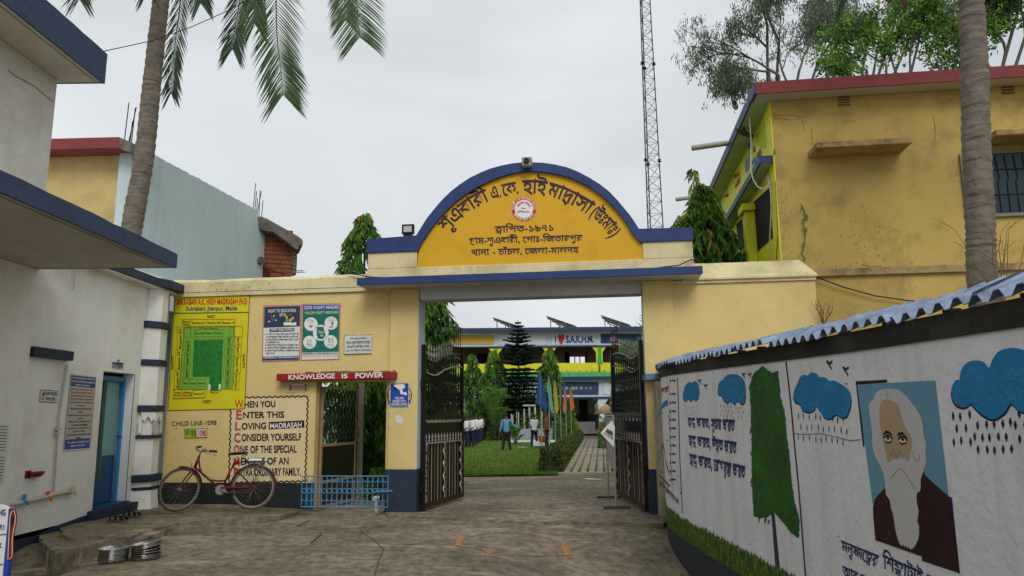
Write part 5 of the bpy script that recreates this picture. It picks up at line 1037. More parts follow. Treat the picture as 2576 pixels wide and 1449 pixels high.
def wt(y):
    for (a, za), (b_, zb2) in zip(TY[:-1], TY[1:]):
        if b_ <= y <= a: return zb2 + (za - zb2) * (y - b_) / (a - b_)
    return TY[0][1] if y > 11 else TY[-1][1]
mw = thing('mural_wall', (2.2, 6, 0), 'curving white compound wall painted with clouds, a tree and an old man portrait', 'wall')
def wn_(i): 
    a, b_ = WC[max(0, i - 1)], WC[min(len(WC) - 1, i + 1)]; e_ = (b_ - a).normalized(); n = Vector((e_.y, -e_.x, 0)); return n if n.x < 0 else -n
def band(name, z0f, z1f, m, off=0., th=.15):
    V = []
    for i, p in enumerate(WC):
        n = wn_(i); f = Vector((p.x, p.y, 0)) + n * off; bk = Vector((p.x, p.y, 0)) - n * th; z0_, z1_ = z0f(p.y), z1f(p.y); V += [f + Zv * z0_, f + Zv * z1_, bk + Zv * z1_, bk + Zv * z0_]
    k_ = len(WC); return mk(name, V, [(4 * i + k, 4 * i + (k + 1) % 4, 4 * i + 4 + (k + 1) % 4, 4 * i + 4 + k) for i in range(k_ - 1) for k in range(4)] + [(0, 1, 2, 3), (4 * k_ - 4, 4 * k_ - 3, 4 * k_ - 2, 4 * k_ - 1)][:2], m, mw)
band('grey_base', lambda y: -1.2, lambda y: .12, murg); band('white_panel', lambda y: .12, wt, murw); band('black_top_band', wt, lambda y: wt(y) + .12, murk, .012, .17)
# painted grass
gmb = MB(); acc = 0
for i in range(len(WC) - 1):
    a, b_ = WC[i], WC[i + 1]; L_ = (b_ - a).length; k_ = int(L_ / .022); n = wn_(i)
    for j in range(k_):
        p = a.lerp(b_, j / k_); q = a.lerp(b_, (j + 1.35) / k_); o = n * .004; h0 = .075 + .02 * mn.noise(Vector((p.y * 3, 0, 0))); h1 = .30 + .04 * random.random() + .02 * mn.noise(Vector((p.y * 2, 4, 0)))
        P3 = lambda w, z: Vector((w.x, w.y, z)) + o
        m_ = p.lerp(q, .5); gmb.add([P3(p, h0), P3(q, h0), P3(q, h1 - .03), P3(m_, h1), P3(p, h1 - .03)], [(0, 1, 2, 3, 4)])
gmb.build('painted_grass', mgrass, mw, kind='stuff'); g2 = MB()
for i in range(len(WC) - 1):
    a, b_ = WC[i], WC[i + 1]; n = wn_(i)
    for j in range(int((b_ - a).length / .012)):
        p = a.lerp(b_, random.random()); z = random.uniform(.08, .29); w = .006; l_ = random.uniform(.02, .05); t = (b_ - a).normalized(); le = random.uniform(-.02, .02); o = Vector((p.x, p.y, z)) + n * .007; tt = Vector((t.x, t.y, 0))
        g2.add([o - tt * w, o + tt * w, o + tt * (w * .6 + le) + Zv * l_, o + tt * (le - w * .6) + Zv * l_], [(0, 1, 2, 3)])
g2.build('painted_grass_highlights', mgrass2, mw, kind='stuff')
def smooth_closed(P, k=5):
    n = len(P); out = []
    for i in range(n):
        p0, p1, p2, p3 = [Vector(P[(i + j) % n]) for j in (-1, 0, 1, 2)]
        for q in range(k): t = q / k; v_ = .5 * ((2 * p1) + (p2 - p0) * t + (2 * p0 - 5 * p1 + 4 * p2 - p3) * t * t + (3 * p1 - p0 - 3 * p2 + p3) * t ** 3); out.append((v_.x, v_.y))
    return out
clouds = [[(268, 618), (272, 590), (285, 562), (300, 552), (312, 556), (322, 547), (336, 555), (342, 575), (343, 600), (338, 628), (326, 640), (316, 630), (305, 643), (295, 632), (283, 642), (272, 635)],
 [(430, 592), (435, 555), (452, 542), (470, 522), (490, 516), (520, 518), (545, 535), (555, 560), (558, 600), (556, 640), (545, 656), (530, 650), (520, 640), (505, 655), (490, 640), (478, 650), (460, 640), (447, 615), (435, 612)],
 [(780, 620), (785, 585), (800, 555), (810, 530), (828, 518), (845, 522), (862, 508), (885, 512), (902, 530), (925, 530), (945, 546), (970, 546), (1005, 565), (1035, 590), (1045, 620), (1043, 665), (1025, 712), (1000, 716), (975, 703), (950, 722), (920, 715), (905, 690), (890, 658), (880, 680), (850, 692), (825, 680), (812, 655), (790, 645)],
 [(1510, 600), (1515, 570), (1530, 545), (1550, 538), (1555, 500), (1580, 465), (1620, 452), (1660, 460), (1685, 487), (1700, 450), (1730, 410), (1780, 395), (1830, 400), (1900, 430), (1950, 500), (1980, 600), (1900, 690), (1844, 692), (1815, 680), (1785, 652), (1760, 690), (1720, 720), (1690, 722), (1650, 700), (1620, 670), (1602, 652), (1580, 668), (1545, 665), (1520, 640)]]
for k, c in enumerate(clouds):
    c = smooth_closed(c, 3); cx0 = sum(p[0] for p in c) / len(c); cy0 = sum(p[1] for p in c) / len(c); s_ = (4, 6, 9, 13)[k]
    poly('cloud_outline', MU, pts(TM, [(x + (-.25 if x < cx0 else .25) * s_, y + .75 * s_) for x, y in c]), cloudk, mw, .004); poly('painted_cloud', MU, pts(TM, c), cloudb, mw, .007)
rn = MB()
for (x0, x1, y0, y1, nx_, ny_, l_, w_) in ((275, 335, 655, 700, 6, 3, 14, .012), (442, 545, 655, 705, 7, 3, 16, .012), (800, 1025, 690, 810, 9, 3, 32, .013), (1515, 1844, 690, 830, 9, 3, 42, .016)):
    for r in range(ny_):
        for c in range(nx_):
            x = x0 + (x1 - x0) * (c + .5 * (r % 2) + random.uniform(-.15, .15)) / (nx_ - .5); y = y0 + (y1 - y0) * r / max(1, ny_ - 1) * .85 + (x - x0) * (.10 if x0 < 1000 else -.05) + random.uniform(-5, 5)
            if x0 > 1000 and 1610 < x < 1800: y += 45
            line_mb(rn, MU, pts(TM, [(x, y), (x + .3, y + l_ * .5), (x + 1, y + l_)]), [w_ * .4, w_ * 1.3, w_ * .2], .005)
rn.build('painted_rain', cloudk, mw, kind='stuff')
bdm = MB()
for x, y, s_ in ((345, 550, 1), (372, 572, .9), (548, 520, .9), (577, 520, .8), (945, 470, 1.5), (1020, 498, 1.5)): line_mb(bdm, MU, pts(TM, [(x - 9 * s_, y - 10 * s_), (x - 2 * s_, y), (x + 10 * s_, y - 9 * s_)]), .016, .005); line_mb(bdm, MU, pts(TM, [(x - 4 * s_, y - 12 * s_), (x - 2 * s_, y), (x + 8 * s_, y + 16 * s_)]), .014, .0055)
bdm.build('painted_birds', ink, mw)
tp_ = [(640, 478), (662, 500), (684, 512), (705, 500), (708, 560), (715, 620), (735, 690), (745, 800), (758, 900), (765, 1000), (780, 1100), (803, 1190), (800, 1270), (770, 1250), (735, 1205), (690, 1150), (650, 1175), (625, 1178), (600, 1170), (592, 1050), (590, 900), (588, 780), (585, 650), (578, 570), (600, 510)]
def spiky(P, step, amp, lo=0, hi=99):
    out = []
    for i in range(len(P)):
        a, b_ = Vector(P[i]), Vector(P[(i + 1) % len(P)]); L_ = (b_ - a).length; k_ = max(1, int(L_ / step)) if lo <= i < hi else 1; n = Vector((b_.y - a.y, a.x - b_.x)).normalized()
        for j in range(k_): v_ = a.lerp(b_, j / k_) + n * (amp * random.random() if (j % 2 and k_ > 1) else 0); out.append((v_.x, v_.y))
    return out
poly('tree_edge', MU, pts(TM, [(x + (3 if x > 660 else -3), y + 2) for x, y in spiky(tp_, 4, 7)]), treet, mw, .004); poly('painted_tree', MU, pts(TM, spiky(tp_, 5, 4)), treeg, mw, .007)
bs_ = [MB(), MB(), MB()]
for _ in range(170):
    v = random.uniform(500, 1190); xl_ = 585 + max(0, (v - 1100)) * .4; xr_ = 706 + (v - 500) * .115 if v < 1190 else 790; u = random.uniform(xl_, xr_); l_ = random.uniform(14, 40); sg = 1 if u > 640 + (v - 500) * .06 else -1
    line_mb(bs_[random.randrange(3)], MU, pts(TM, [(u, v), (u + sg * 4, v + l_ * .5), (u + sg * 9, v + l_)]), [.006, .022, .004], .0085)
for k, c in enumerate(((.02, .20, .03), (.05, .075, .012), (.012, .09, .02))): bs_[k].build('brush_strokes', mat('tree_stroke_%d' % k, c, bump=0), mw, kind='stuff')
cs2 = MB()
for (x0, x1, y0, y1, n_) in ((276, 338, 570, 628, 16), (440, 552, 535, 640, 26), (800, 1030, 560, 690, 60), (1535, 1840, 490, 660, 80)):
    for _ in range(n_): u, v = random.uniform(x0, x1), random.uniform(y0, y1); line_mb(cs2, MU, pts(TM, [(u, v), (u + 8, v - 2), (u + random.uniform(12, 24), v + 1)]), [.003, .012, .003], .0085)
cs2.build('brush_strokes', mat('cloud_stroke', (.03, .26, .52), bump=0), mw, kind='stuff')
poly('tree_trunk', MU, pts(TM, [(677, 1155), (691, 1155), (718, 1425), (697, 1418)]), trunkg, mw, .006)
poly('portrait_shadow', MU, pts(TP, [(222, 45), (448, 33), (450, 54), (240, 70), (287, 515), (275, 516)]), ink, mw, .004)
poly('portrait_shadow', MU, pts(TP, [(890, 878), (916, 880), (975, 1432), (700, 1340), (700, 1300)]), cloudk, mw, .004)
poly('portrait_sky', MU, pts(TP, [(235, 70), (797, 38), (893, 880), (650, 900), (352, 930), (345, 925)]), mskyb, mw, .006)
poly('portrait_robe', MU, pts(TP, smooth_closed([(440, 812), (400, 850), (365, 890), (350, 950), (352, 1020)], 1) + [(367, 1190), (700, 1308), (972, 1425), (895, 872), (800, 790), (735, 730), (715, 700), (660, 850), (480, 880)]), mrobe, mw, .009)
hair = [(325, 210), (355, 175), (370, 130), (410, 105), (450, 100), (490, 97), (540, 110), (590, 150), (630, 200), (670, 250), (700, 310), (715, 380), (720, 440), (738, 500), (732, 560), (738, 610), (730, 660), (712, 700), (695, 760), (697, 800), (690, 840), (670, 850), (668, 920), (682, 980), (672, 1050), (685, 1100), (680, 1180), (650, 1240), (622, 1258), (610, 1238), (600, 1252), (590, 1225), (580, 1242), (570, 1222), (558, 1235), (530, 1180), (510, 1090), (500, 1020), (480, 950), (472, 900), (445, 860), (440, 790), (425, 700), (395, 640), (370, 590), (352, 540), (345, 470), (345, 400), (335, 330), (325, 260)]
poly('portrait_hair_and_beard', MU, pts(TP, smooth_closed(hair, 2)), mhair, mw, .012)
poly('portrait_face', MU, pts(TP, smooth_closed([(410, 200), (430, 180), (460, 175), (500, 195), (540, 215), (553, 280), (575, 350), (600, 400), (625, 440), (635, 500), (620, 560), (608, 625), (585, 600), (520, 600), (480, 610), (462, 635), (450, 580), (440, 530), (425, 470), (412, 410), (402, 330), (398, 260)], 2)), mface, mw, .015)
for ex, ey in ((464, 457), (570, 466)):
    poly('portrait_eye', MU, pts(TP, smooth_closed([(ex - 33, ey - 2), (ex, ey - 21), (ex + 33, ey + 4), (ex, ey + 22)], 3)), inkw, mw, .018); poly('portrait_iris', MU, pts(TP, smooth_closed([(ex - 12, ey - 2), (ex, ey - 15), (ex + 12, ey), (ex, ey + 11)], 4)), ink, mw, .021)
    line('portrait_eyelid', MU, pts(TP, [(ex - 32, ey - 2), (ex - 12, ey - 20), (ex + 14, ey - 18), (ex + 33, ey + 6)]), .012, mrobe, mw, .022); line('portrait_eyelid', MU, pts(TP, [(ex - 22, ey + 22), (ex, ey + 32), (ex + 28, ey + 20)]), .007, mrobe, mw, .022)
    line('portrait_eyebrow', MU, pts(TP, [(ex - 38, ey - 28), (ex - 15, ey - 46), (ex + 8, ey - 42), (ex + 32, ey - 20)] if ex < 500 else [(ex - 38, ey - 26), (ex - 30, ey - 40), (ex, ey - 44), (ex + 32, ey - 12)]), [.006, .018, .016, .006], ink, mw, .019)
line('portrait_nose', MU, pts(TP, [(484, 590), (488, 560), (496, 540), (508, 545), (512, 570), (514, 600), (528, 600), (530, 580), (535, 550), (548, 545), (560, 575), (565, 590)]), .007, mnose, mw, .018)
line('portrait_fold', MU, pts(TP, [(475, 748), (505, 715), (530, 685), (548, 672), (565, 680), (590, 715), (630, 780), (668, 830)]), [.008] * 7 + [.004], mline, mw, .015); line('portrait_fold', MU, pts(TP, [(640, 555), (645, 590), (665, 615), (690, 610), (690, 570)]), .006, mline, mw, .015); line('portrait_fold', MU, pts(TP, [(440, 100), (455, 145), (458, 175), (485, 205)]), .006, mline, mw, .015)
for a, q in (('স্বচ্ছ ভারত, সুন্দর ভারত', [(290, 716), (508, 726), (506, 782), (292, 752)]), ('স্বচ্ছ ভারত, উন্নত ভারত', [(294, 797), (516, 828), (514, 886), (296, 840)]), ('স্বচ্ছ ভারত, রোগমুক্ত ভারত', [(298, 882), (556, 940), (554, 1000), (300, 930)])): ttext('mural_lettering', a, MU, q, inkn, mw, w=.036, T=TM, up=BU, down=BD, off=.006)
ttext('mural_lettering', 'মনুষ্যত্বের', MU, [(118, 1188), (390, 1298), (378, 1390), (124, 1268)], inkn, mw, w=.02, T=TP, up=BU, down=BD, off=.006); ttext('mural_lettering', 'শিক্ষাটাই', MU, [(420, 1290), (710, 1418), (700, 1500), (425, 1398)], inkn, mw, w=.02, T=TP, up=BU, down=BD, off=.006)
ttext('mural_lettering', 'চরম শিক্ষা', MU, [(740, 1432), (1100, 1590), (1090, 1700), (735, 1530)], inkn, mw, w=.02, T=TP, up=BU, down=BD, off=.006)
ttext('mural_lettering', 'আর সমস্তই', MU, [(128, 1372), (420, 1500), (415, 1590), (132, 1450)], inkn, mw, w=.02, T=TP, up=BU, down=BD, off=.006); ttext('mural_lettering', '"', MU, (92, 1160, 108, 1180), inkn, mw, T=TP, off=.006)
line('panel_joint', MU, pts(TM, [(745, 458), (757, 560), (772, 700), (785, 850), (800, 1000), (815, 1180), (826, 1330), (835, 1449)]), .022, mat('joint_dirt', (.03, .025, .02), var=.5, vs=30, bump=0), mw, .008); line('hairline_crack', MU, pts(TM, [(780, 790), (840, 795), (900, 790), (950, 800), (1000, 812), (1040, 824), (1090, 818)]), .006, mat('crack_line', (.2, .19, .18), bump=0), mw, .006)
# district map panel
line('map_divider', MU, pts(TA, [(350, 245), (358, 500), (366, 780), (380, 1068)]), .035, mat('divider_grey', (.03, .035, .04), bump=0), mw, .006)
line('map_border', MU, pts(TA, [(212, 285), (225, 560), (233, 740), (236, 835), (300, 900), (374, 948)]), .022, ink, mw, .006); line('map_border', MU, pts(TA, [(300, 440), (306, 700), (318, 905)]), .014, ink, mw, .006); line('map_border', MU, pts(TA, [(240, 745), (250, 690), (265, 640), (275, 700)]), .014, ink, mw, .006)
poly('map_title_bar', MU, pts(TA, [(250, 352), (298, 338), (298, 345), (250, 358)]), ink, mw, .006); ttext('map_title', 'মালদা জেলার', MU, [(248, 312), (298, 292), (298, 330), (250, 348)], inkr, mw, w=.03, T=TA, off=.006, up=BU, down=BD)
line('map_river', MU, pts(TA, [(232, 500), (240, 455), (252, 425), (270, 405), (292, 395)]), [.02, .035, .05, .07, .07], mat('river_blue', (.03, .20, .45), bump=0), mw, .008); line('map_river', MU, pts(TA, [(216, 370), (224, 420), (234, 470)]), .02, mat('river_blue', (.03, .20, .45), bump=0), mw, .008)
line('map_road', MU, pts(TA, [(246, 700), (255, 660), (266, 655), (275, 720), (285, 780), (305, 835)]), [.02, .03, .04, .04, .05, .03], mat('road_orange', (.35, .10, .02), bump=0), mw, .008); line('map_road', MU, pts(TA, [(230, 290), (236, 350), (246, 400)]), .02, mat('road_red', (.4, .04, .03), bump=0), mw, .008)
mm = MB()
for i in range(12): y = 262 + i * 52 + (0 if i < 1 else 30); line_mb(mm, MU, pts(TA, [(304, y), (312, y + 1)]), .03, .006); line_mb(mm, MU, pts(TA, [(317, y), (322, y - 4), (327, y + 4), (333, y - 4), (339, y + 3)]), .02, .006)
for i in range(16): x, y = random.uniform(240, 292), random.uniform(440, 900); line_mb(mm, MU, pts(TA, [(x, y), (x + 5, y + 3)]), .012, .006)
mm.build('map_legend', ink, mw); ttext('mural_lettering', 'সকল শিশুর অধিকার শিক্ষা ও খেলা', MU, [(240, 870), (356, 985), (358, 1018), (240, 905)], ink, mw, w=.02, T=TA, off=.006, up=BU, down=BD)
# end stub of the wall and beam beside the gate pillar
wbox('end_block', (2.12, 11.0, -.2), (2.30, 11.45, wt(11) - .02), mat('end_plaster', (.42, .38, .27), stain=(.2, .17, .12), bump=.4), mw)
wbox('blue_beam', (1.98, 11.05, 1.98), (2.30, 11.3, 2.07), mat('beam_blue', (.12, .19, .30), bump=.1), mw)
# ================================================================== TIN ROOF over the mural wall
tr_ = thing('tin_roof', (2.3, 6, 2.0), 'narrow row of loose bluish corrugated tin sheets along the mural wall top', 'roof')
segs = [0]
for i in range(1, len(WC)): segs.append(segs[-1] + (WC[i] - WC[i - 1]).length)
def wpos(s):
    s = max(0, min(segs[-1] - 1e-4, s)); i = max(j for j in range(len(segs) - 1) if segs[j] <= s); t = (s - segs[i]) / (segs[i + 1] - segs[i]); return WC[i].lerp(WC[i + 1], t), wn_(i)
s = -.1; k = 0
while s < segs[-1] - .5:
    Ls = random.uniform(.75, .95) if k else .62; per = .15; stp = per / 4; n = int(Ls / stp); V = []; tl = random.uniform(-.01, .05); ex = random.uniform(-.05, .05); lift = (.03 if k % 2 else .0); sl_a = random.uniform(.085, .11)
    for i in range(n + 1):
        t = i * stp; p, nn = wpos(s + t); h = (0, .042, .042, 0)[i % 4]; y = p.y; zb3 = wt(y) + .110 + lift * .5 + h + tl * t
        f = Vector((p.x, p.y, 0)) + nn * (.07 + ex + .015 * t) + Zv * zb3; bk = Vector((p.x, p.y, 0)) - nn * .20 + Zv * (zb3 + sl_a); m_ = f.lerp(bk, .5) + Zv * .004 * mn.noise(Vector((t * 9, k, 0)))
        V += [f, m_, bk, f - Zv * .004, bk - Zv * .004]
    F_ = []
    for i in range(n):
        a = 5 * i; b_ = a + 5; F_ += [(a, b_, b_ + 1, a + 1), (a + 1, b_ + 1, b_ + 2, a + 2), (a + 3, a + 4, b_ + 4, b_ + 3), (a, a + 3, b_ + 3, b_), (a + 2, b_ + 2, b_ + 4, a + 4)]
    mk('tin_sheet', V, F_, tin, tr_); s += Ls - .07; k += 1
pr = MB()
for i in range(0, len(WC), 2):
    p = WC[i]; n = wn_(i); c = Vector((p.x, p.y, 0)) - n * .08; pr.box((c.x - .03, c.y - .03, wt(p.y) + .121), (c.x + .03, c.y + .03, wt(p.y) + .15))
pr.build('support_block', rough_c, tr_)
# dry weeds behind the tin roof
for (u, v, lab, hh) in ((2070, 800, 'dry brown weed growing at the wall corner above the tin roof', .35), (2520, 740, 'bare twiggy plant standing right of the palm trunk', .9)):
    p = Pl(fw(0, -.1, 0), -dY).hit(u, v) if u < 2300 else YS(8.0).hit(u, v); t = thing('dry_weed', (p.x, p.y, p.z - .1), lab, 'weed'); mb = MB()
    for _ in range(9 if u < 2300 else 7):
        a = random.uniform(-1, 1); q = [p - Zv * .1]; 
        for j in range(4): q.append(q[-1] + Vector((a * .25 * hh / 4 * 2 + random.uniform(-.03, .03), random.uniform(-.03, .03), hh / 4 * random.uniform(.6, 1.1))))
        mb.tube(q, [.008, .006, .005, .004, .002], 5)
        for j in range(3): mb.tube([q[2 + j % 3], q[2 + j % 3] + Vector((random.uniform(-.2, .2) * hh, 0, .12 * hh))], .003, 4)
    mb.build('stem', mat('dry_stem', (.16, .09, .04), bump=0), t)
# ================================================================== MAIN GATE LEAVES
def gate_leaf(H, E, label, sgn, zf=0.):
    H = Vector((H[0], H[1], 0)); E = Vector((E[0], E[1], 0)); e_ = (E - H).normalized(); Wd = (E - H).length; nn = Vector((e_.y, -e_.x, 0)) * sgn
    root = thing('gate_leaf', H, label, 'gate', 'open iron gate leaves')
    L_ = lambda a, z, o=0.: H + e_ * a + nn * o + Zv * z
    fr_ = lambda a, o, z: L_(a, z, o)
    def bx(name, a0, a1, z0, z1, o0, o1, m, par=root): return MB().box((a0, o0, z0), (a1, o1, z1), fr_).build(name, m, par)
    top = lambda a: 2.42 + .14 * ss(.25, .85, a / Wd) - .06 * math.sin(math.pi * min(1, a / Wd * 2.2)) * (a / Wd < .45)
    bx('post', 0, .06, .03, 2.62, -.03, .03, blackm); bx('post', Wd - .06, Wd, .06, 2.66, -.03, .03, blackm)
    bx('bottom_rail', .061, Wd - .061, .05, .13, -.02, .025, rustr); bx('middle_rail', .061, Wd - .061, 1.43, 1.50, -.025, .025, blackm)
    bx('backing_sheet', .062, Wd - .062, .131, 1.43, -.02, -.012, rustr if sgn < 0 else blackm); bx('black_sheet', .063, Wd - .063, 1.10, 1.36, -.011, -.004, blackm); bx('cross_rail', .061, Wd - .061, 1.03, 1.055, .006, .022, silver)
    nb = 13; 
    for i in range(nb):
        a = .10 + (Wd - .2) * i / (nb - 1)
        if i in (0, 6, 12):
            mb = MB(); 
            for k in range(34):
                z = .14 + k * .026; t = k * .8; mb.tube([L_(a + .014 * math.cos(t), z, .012 + .014 * math.sin(t)), L_(a + .014 * math.cos(t + .8), z + .026, .012 + .014 * math.sin(t + .8))], .011, 5)
                if k % 3 == 0: mb.ring(L_(a, z + .012, .022), .022, .005, nn, 8, 4)
            mb.build('twisted_bar', silver, root)
        else: MB().box((a - .009, .0, .13), (a + .009, .007, 1.05), fr_).build('bar', gold if i % 2 else silver, root)
        sp_ = MB().tube([L_(a, 1.056, .012), L_(a, 1.085, .012), L_(a, 1.10, .012), L_(a, 1.13, .012), L_(a, 1.20, .012)], [.009, .018, .008, .017, .001], 6); sp_.build('spear_tip', silver, root)
    mb = MB()
    for i in range(9):
        a = .15 + (Wd - .3) * i / 8; mb.ring(L_(a, 1.395, .01), .024, .007, nn, 10, 5); mb.tube([L_(a + .03, 1.365, .01), L_(a + .06, 1.39, .01), L_(a + .07, 1.425, .01)], .007, 5); mb.tube([L_(a - .03, 1.425, .01), L_(a - .05, 1.395, .01), L_(a - .06, 1.365, .01)], .006, 5)
    mb.build('scroll_band', silver, root)
    nu = 15
    for i in range(nu):
        a = .10 + (Wd - .2) * i / (nu - 1); tz = top(a); MB().box((a - .008, -.008, 1.50), (a + .008, .008, tz), fr_).build('upper_bar', blackm, root)
        hi = (i >= nu - 4); fz_ = tz + (.45 if hi else .22); mt = silver if not hi else rustr
        f_ = MB().tube([L_(a, tz), L_(a, fz_ - .05), L_(a, fz_ - .03), L_(a, fz_ + .06)], [.008, .007, .016, .001], 5); f_.ring(L_(a, tz + .11), .036, .009, nn, 12, 5); f_.build('finial', mt if i % 2 or hi else silver, root)
    mb = MB(); mb.tube([L_(.06 + (Wd - .12) * k / 24, top(.06 + (Wd - .12) * k / 24)) for k in range(25)], .022, 6); mb.build('top_rail', blackm, root)
    mb = MB(); mb.tube([L_(.06 + (Wd - .12) * k / 24, top(.06 + (Wd - .12) * k / 24) - .22, .012) for k in range(25)], .014, 6); mb.build('lower_arch_rail', silver if sgn > 0 else blackm, root)
    mb = MB()
    for i in range(nu - 1):
        a = .10 + (Wd - .2) * (i + .5) / (nu - 1); g = (Wd - .2) / (nu - 1) * .42
        for z in (1.62, 1.98): mb.ring(L_(a, z), g * .75, .007, nn, 10, 4)
        mb.tube([L_(a - g, 1.66), L_(a, 1.80), L_(a + g, 1.94)], .006, 4); mb.tube([L_(a + g, 1.66), L_(a, 1.80), L_(a - g, 1.94)], .006, 4)
        mb.ring(L_(a, top(a) - .11), .03, .008, nn, 10, 4)
        mb.tube([L_(a - g, 2.02), L_(a - g * .2, 2.1), L_(a - g * .6, 2.2)], .006, 4); mb.tube([L_(a + g, 2.02), L_(a + g * .2, 2.1), L_(a + g * .6, 2.2)], .006, 4)
    mb.build('scrollwork', blackm, root, kind='stuff')
    mb = MB(); mb.tube([L_(Wd - .03, 1.52, .05), L_(Wd - .03, 1.56, .05), L_(Wd - .03, 1.6, .05), L_(Wd - .03, 1.66, .05), L_(Wd - .03, 1.7, .05), L_(Wd - .03, 1.78, .05)], [.015, .03, .015, .03, .014, .02], 8); mb.build('latch_handle', silver, root)
    for z in (.35, 2.0): MB().tube([L_(-.04, z - .07), L_(-.04, z + .07)], .022, 8).build('hinge', blackm, root)
    return root
lh = fw(PL1 + .05, .12, 0); le = hz(1163, 1250, .05); gate_leaf(lh, le, 'left black iron gate leaf swung inward with gold and silver lower bars', 1)
rh = fw(PR0 - .05, .12, 0); re = hz(1550, 1241, .05); gate_leaf(rh, re, 'right black iron gate leaf swung fully open beside the mural wall end', -1)
# ================================================================== SMALL GATEWAY LEAF
h0 = fw(gL + .06, .12, 0); e0 = hz(*T3(1183, 1300), .06); e0 = Vector((e0.x, e0.y, 0)); h0.z = 0; e_ = (e0 - h0).normalized(); Ws = (e0 - h0).length; nn = Vector((e_.y, -e_.x, 0))
sg = thing('side_gate', h0, 'narrow tan framed side gate with black folding lattice on top, half open', 'gate')
fr2 = lambda a, o, z: h0 + e_ * a + nn * o + Zv * z
zt2_ = 1.97
for a0, a1, z0, z1 in ((0, .035, .04, zt2_), (Ws - .035, Ws, .04, zt2_), (.036, Ws - .036, zt2_ - .035, zt2_), (.036, Ws - .036, 1.0, 1.045), (.036, Ws - .036, .42, .465), (.036, Ws - .036, .04, .08)): MB().box((a0, -.015, z0), (a1, .015, z1), fr2).build('frame_bar', tan, sg)
MB().box((.036, -.004, .466), (Ws - .036, .0, .999), fr2).build('black_sheet', blackm, sg); MB().box((.036, -.004, .081), (Ws - .036, -.001, .419), fr2).build('lower_sheet', mat('dark_brown_sheet', (.04, .028, .018), bump=.1), sg)
mb = MB(); nv = 9
for i in range(nv + 1): a = .05 + (Ws - .1) * i / nv; mb.tube([fr2(a, .0, 1.05), fr2(a, .0, zt2_ - .04)], .008, 5)
mb.build('lattice_channel', blackm, sg); mb = MB(); st = (Ws - .1) / nv
for i in range(nv):
    for j in range(4):
        z = 1.07 + j * .22; a = .05 + st * i
        for s_ in (0, 1): mb.tube([fr2(a if s_ else a + st, .012, z), fr2(a + st if s_ else a, .012, z + .2)], .010, 4)
mb.build('lattice_strips', blackm, sg)
MB().tube([fr2(Ws - .02, .03, 1.02), fr2(Ws + .05, .03, 1.02)], .012, 6).build('latch', rustbar, sg)
fbox('side_gate_post', gL + .001, gL + .04, .05, .14, .0, 2.03, tan, lw)
# ================================================================== BLUE RAILING
RS = FS(-.28); rl_ = thing('blue_railing', RS.hit(*T3(1125, 1345)), 'low light blue railing with rings standing across the small gateway', 'railing')
sa, zb0_ = fsz(*T3(876, 1343), -.28); sb_, zt0_ = fsz(*T3(1381, 1166), -.28); zb0_ = max(.05, zb0_)
fr3 = lambda s, z, o=0: fw(s, -.28 - o, z)
for z in (zb0_, zt0_): MB().tube([fr3(sa, z), fr3(sb_, z)], .010, 6).build('rail', bluer, rl_)
hz_ = zt0_ - zb0_
nv = 17; proto = None; stp = (sb_ - sa) / nv
for i in range(nv + 1):
    a = sa + stp * i
    if proto is None: proto = MB().tube([fr3(a, zb0_), fr3(a, zt0_)], .007, 6).build('upright', bluer, rl_); p_o = a
    else: c = clone(proto, rl_); c.location = dX * (a - p_o)
pr_ = MB().ring(fr3(sa + stp / 2, zb0_ + hz_ * .52), stp * .42, .007, dY, 16, 5).build('ring', bluer, rl_)
pu = MB().ring(fr3(sa + stp / 2, zt0_ - hz_ * .12), stp * .45, .006, dY, 10, 5, math.pi, 2 * math.pi).build('upper_curl', bluer, rl_); pd_ = MB().ring(fr3(sa + stp / 2, zb0_ + hz_ * .27), stp * .45, .006, dY, 10, 5, math.pi, 2 * math.pi).build('lower_curl', bluer, rl_)
for i in range(1, nv):
    for q in (pr_, pu, pd_): c = clone(q, rl_); c.location = dX * (stp * i)
MB().tube([fr3(sb_ - .2, zb0_ + hz_ * .5, .03), fr3(sb_ + .08, zb0_ + hz_ * .53, .03)], .012, 6).build('bolt', bluer, rl_)
t = thing('standpipe', fw(-2.14, -.1, .03), 'short white water valve behind the right end of the blue railing', 'water valve'); MB().tube([fw(-2.14, -.1, .03), fw(-2.14, -.1, .2)], .03, 10).build('pipe', pm_, t); MB().tube([fw(-2.16, -.16, .23), fw(-2.13, -.05, .23)], .035, 10).build('valve', pw, t)
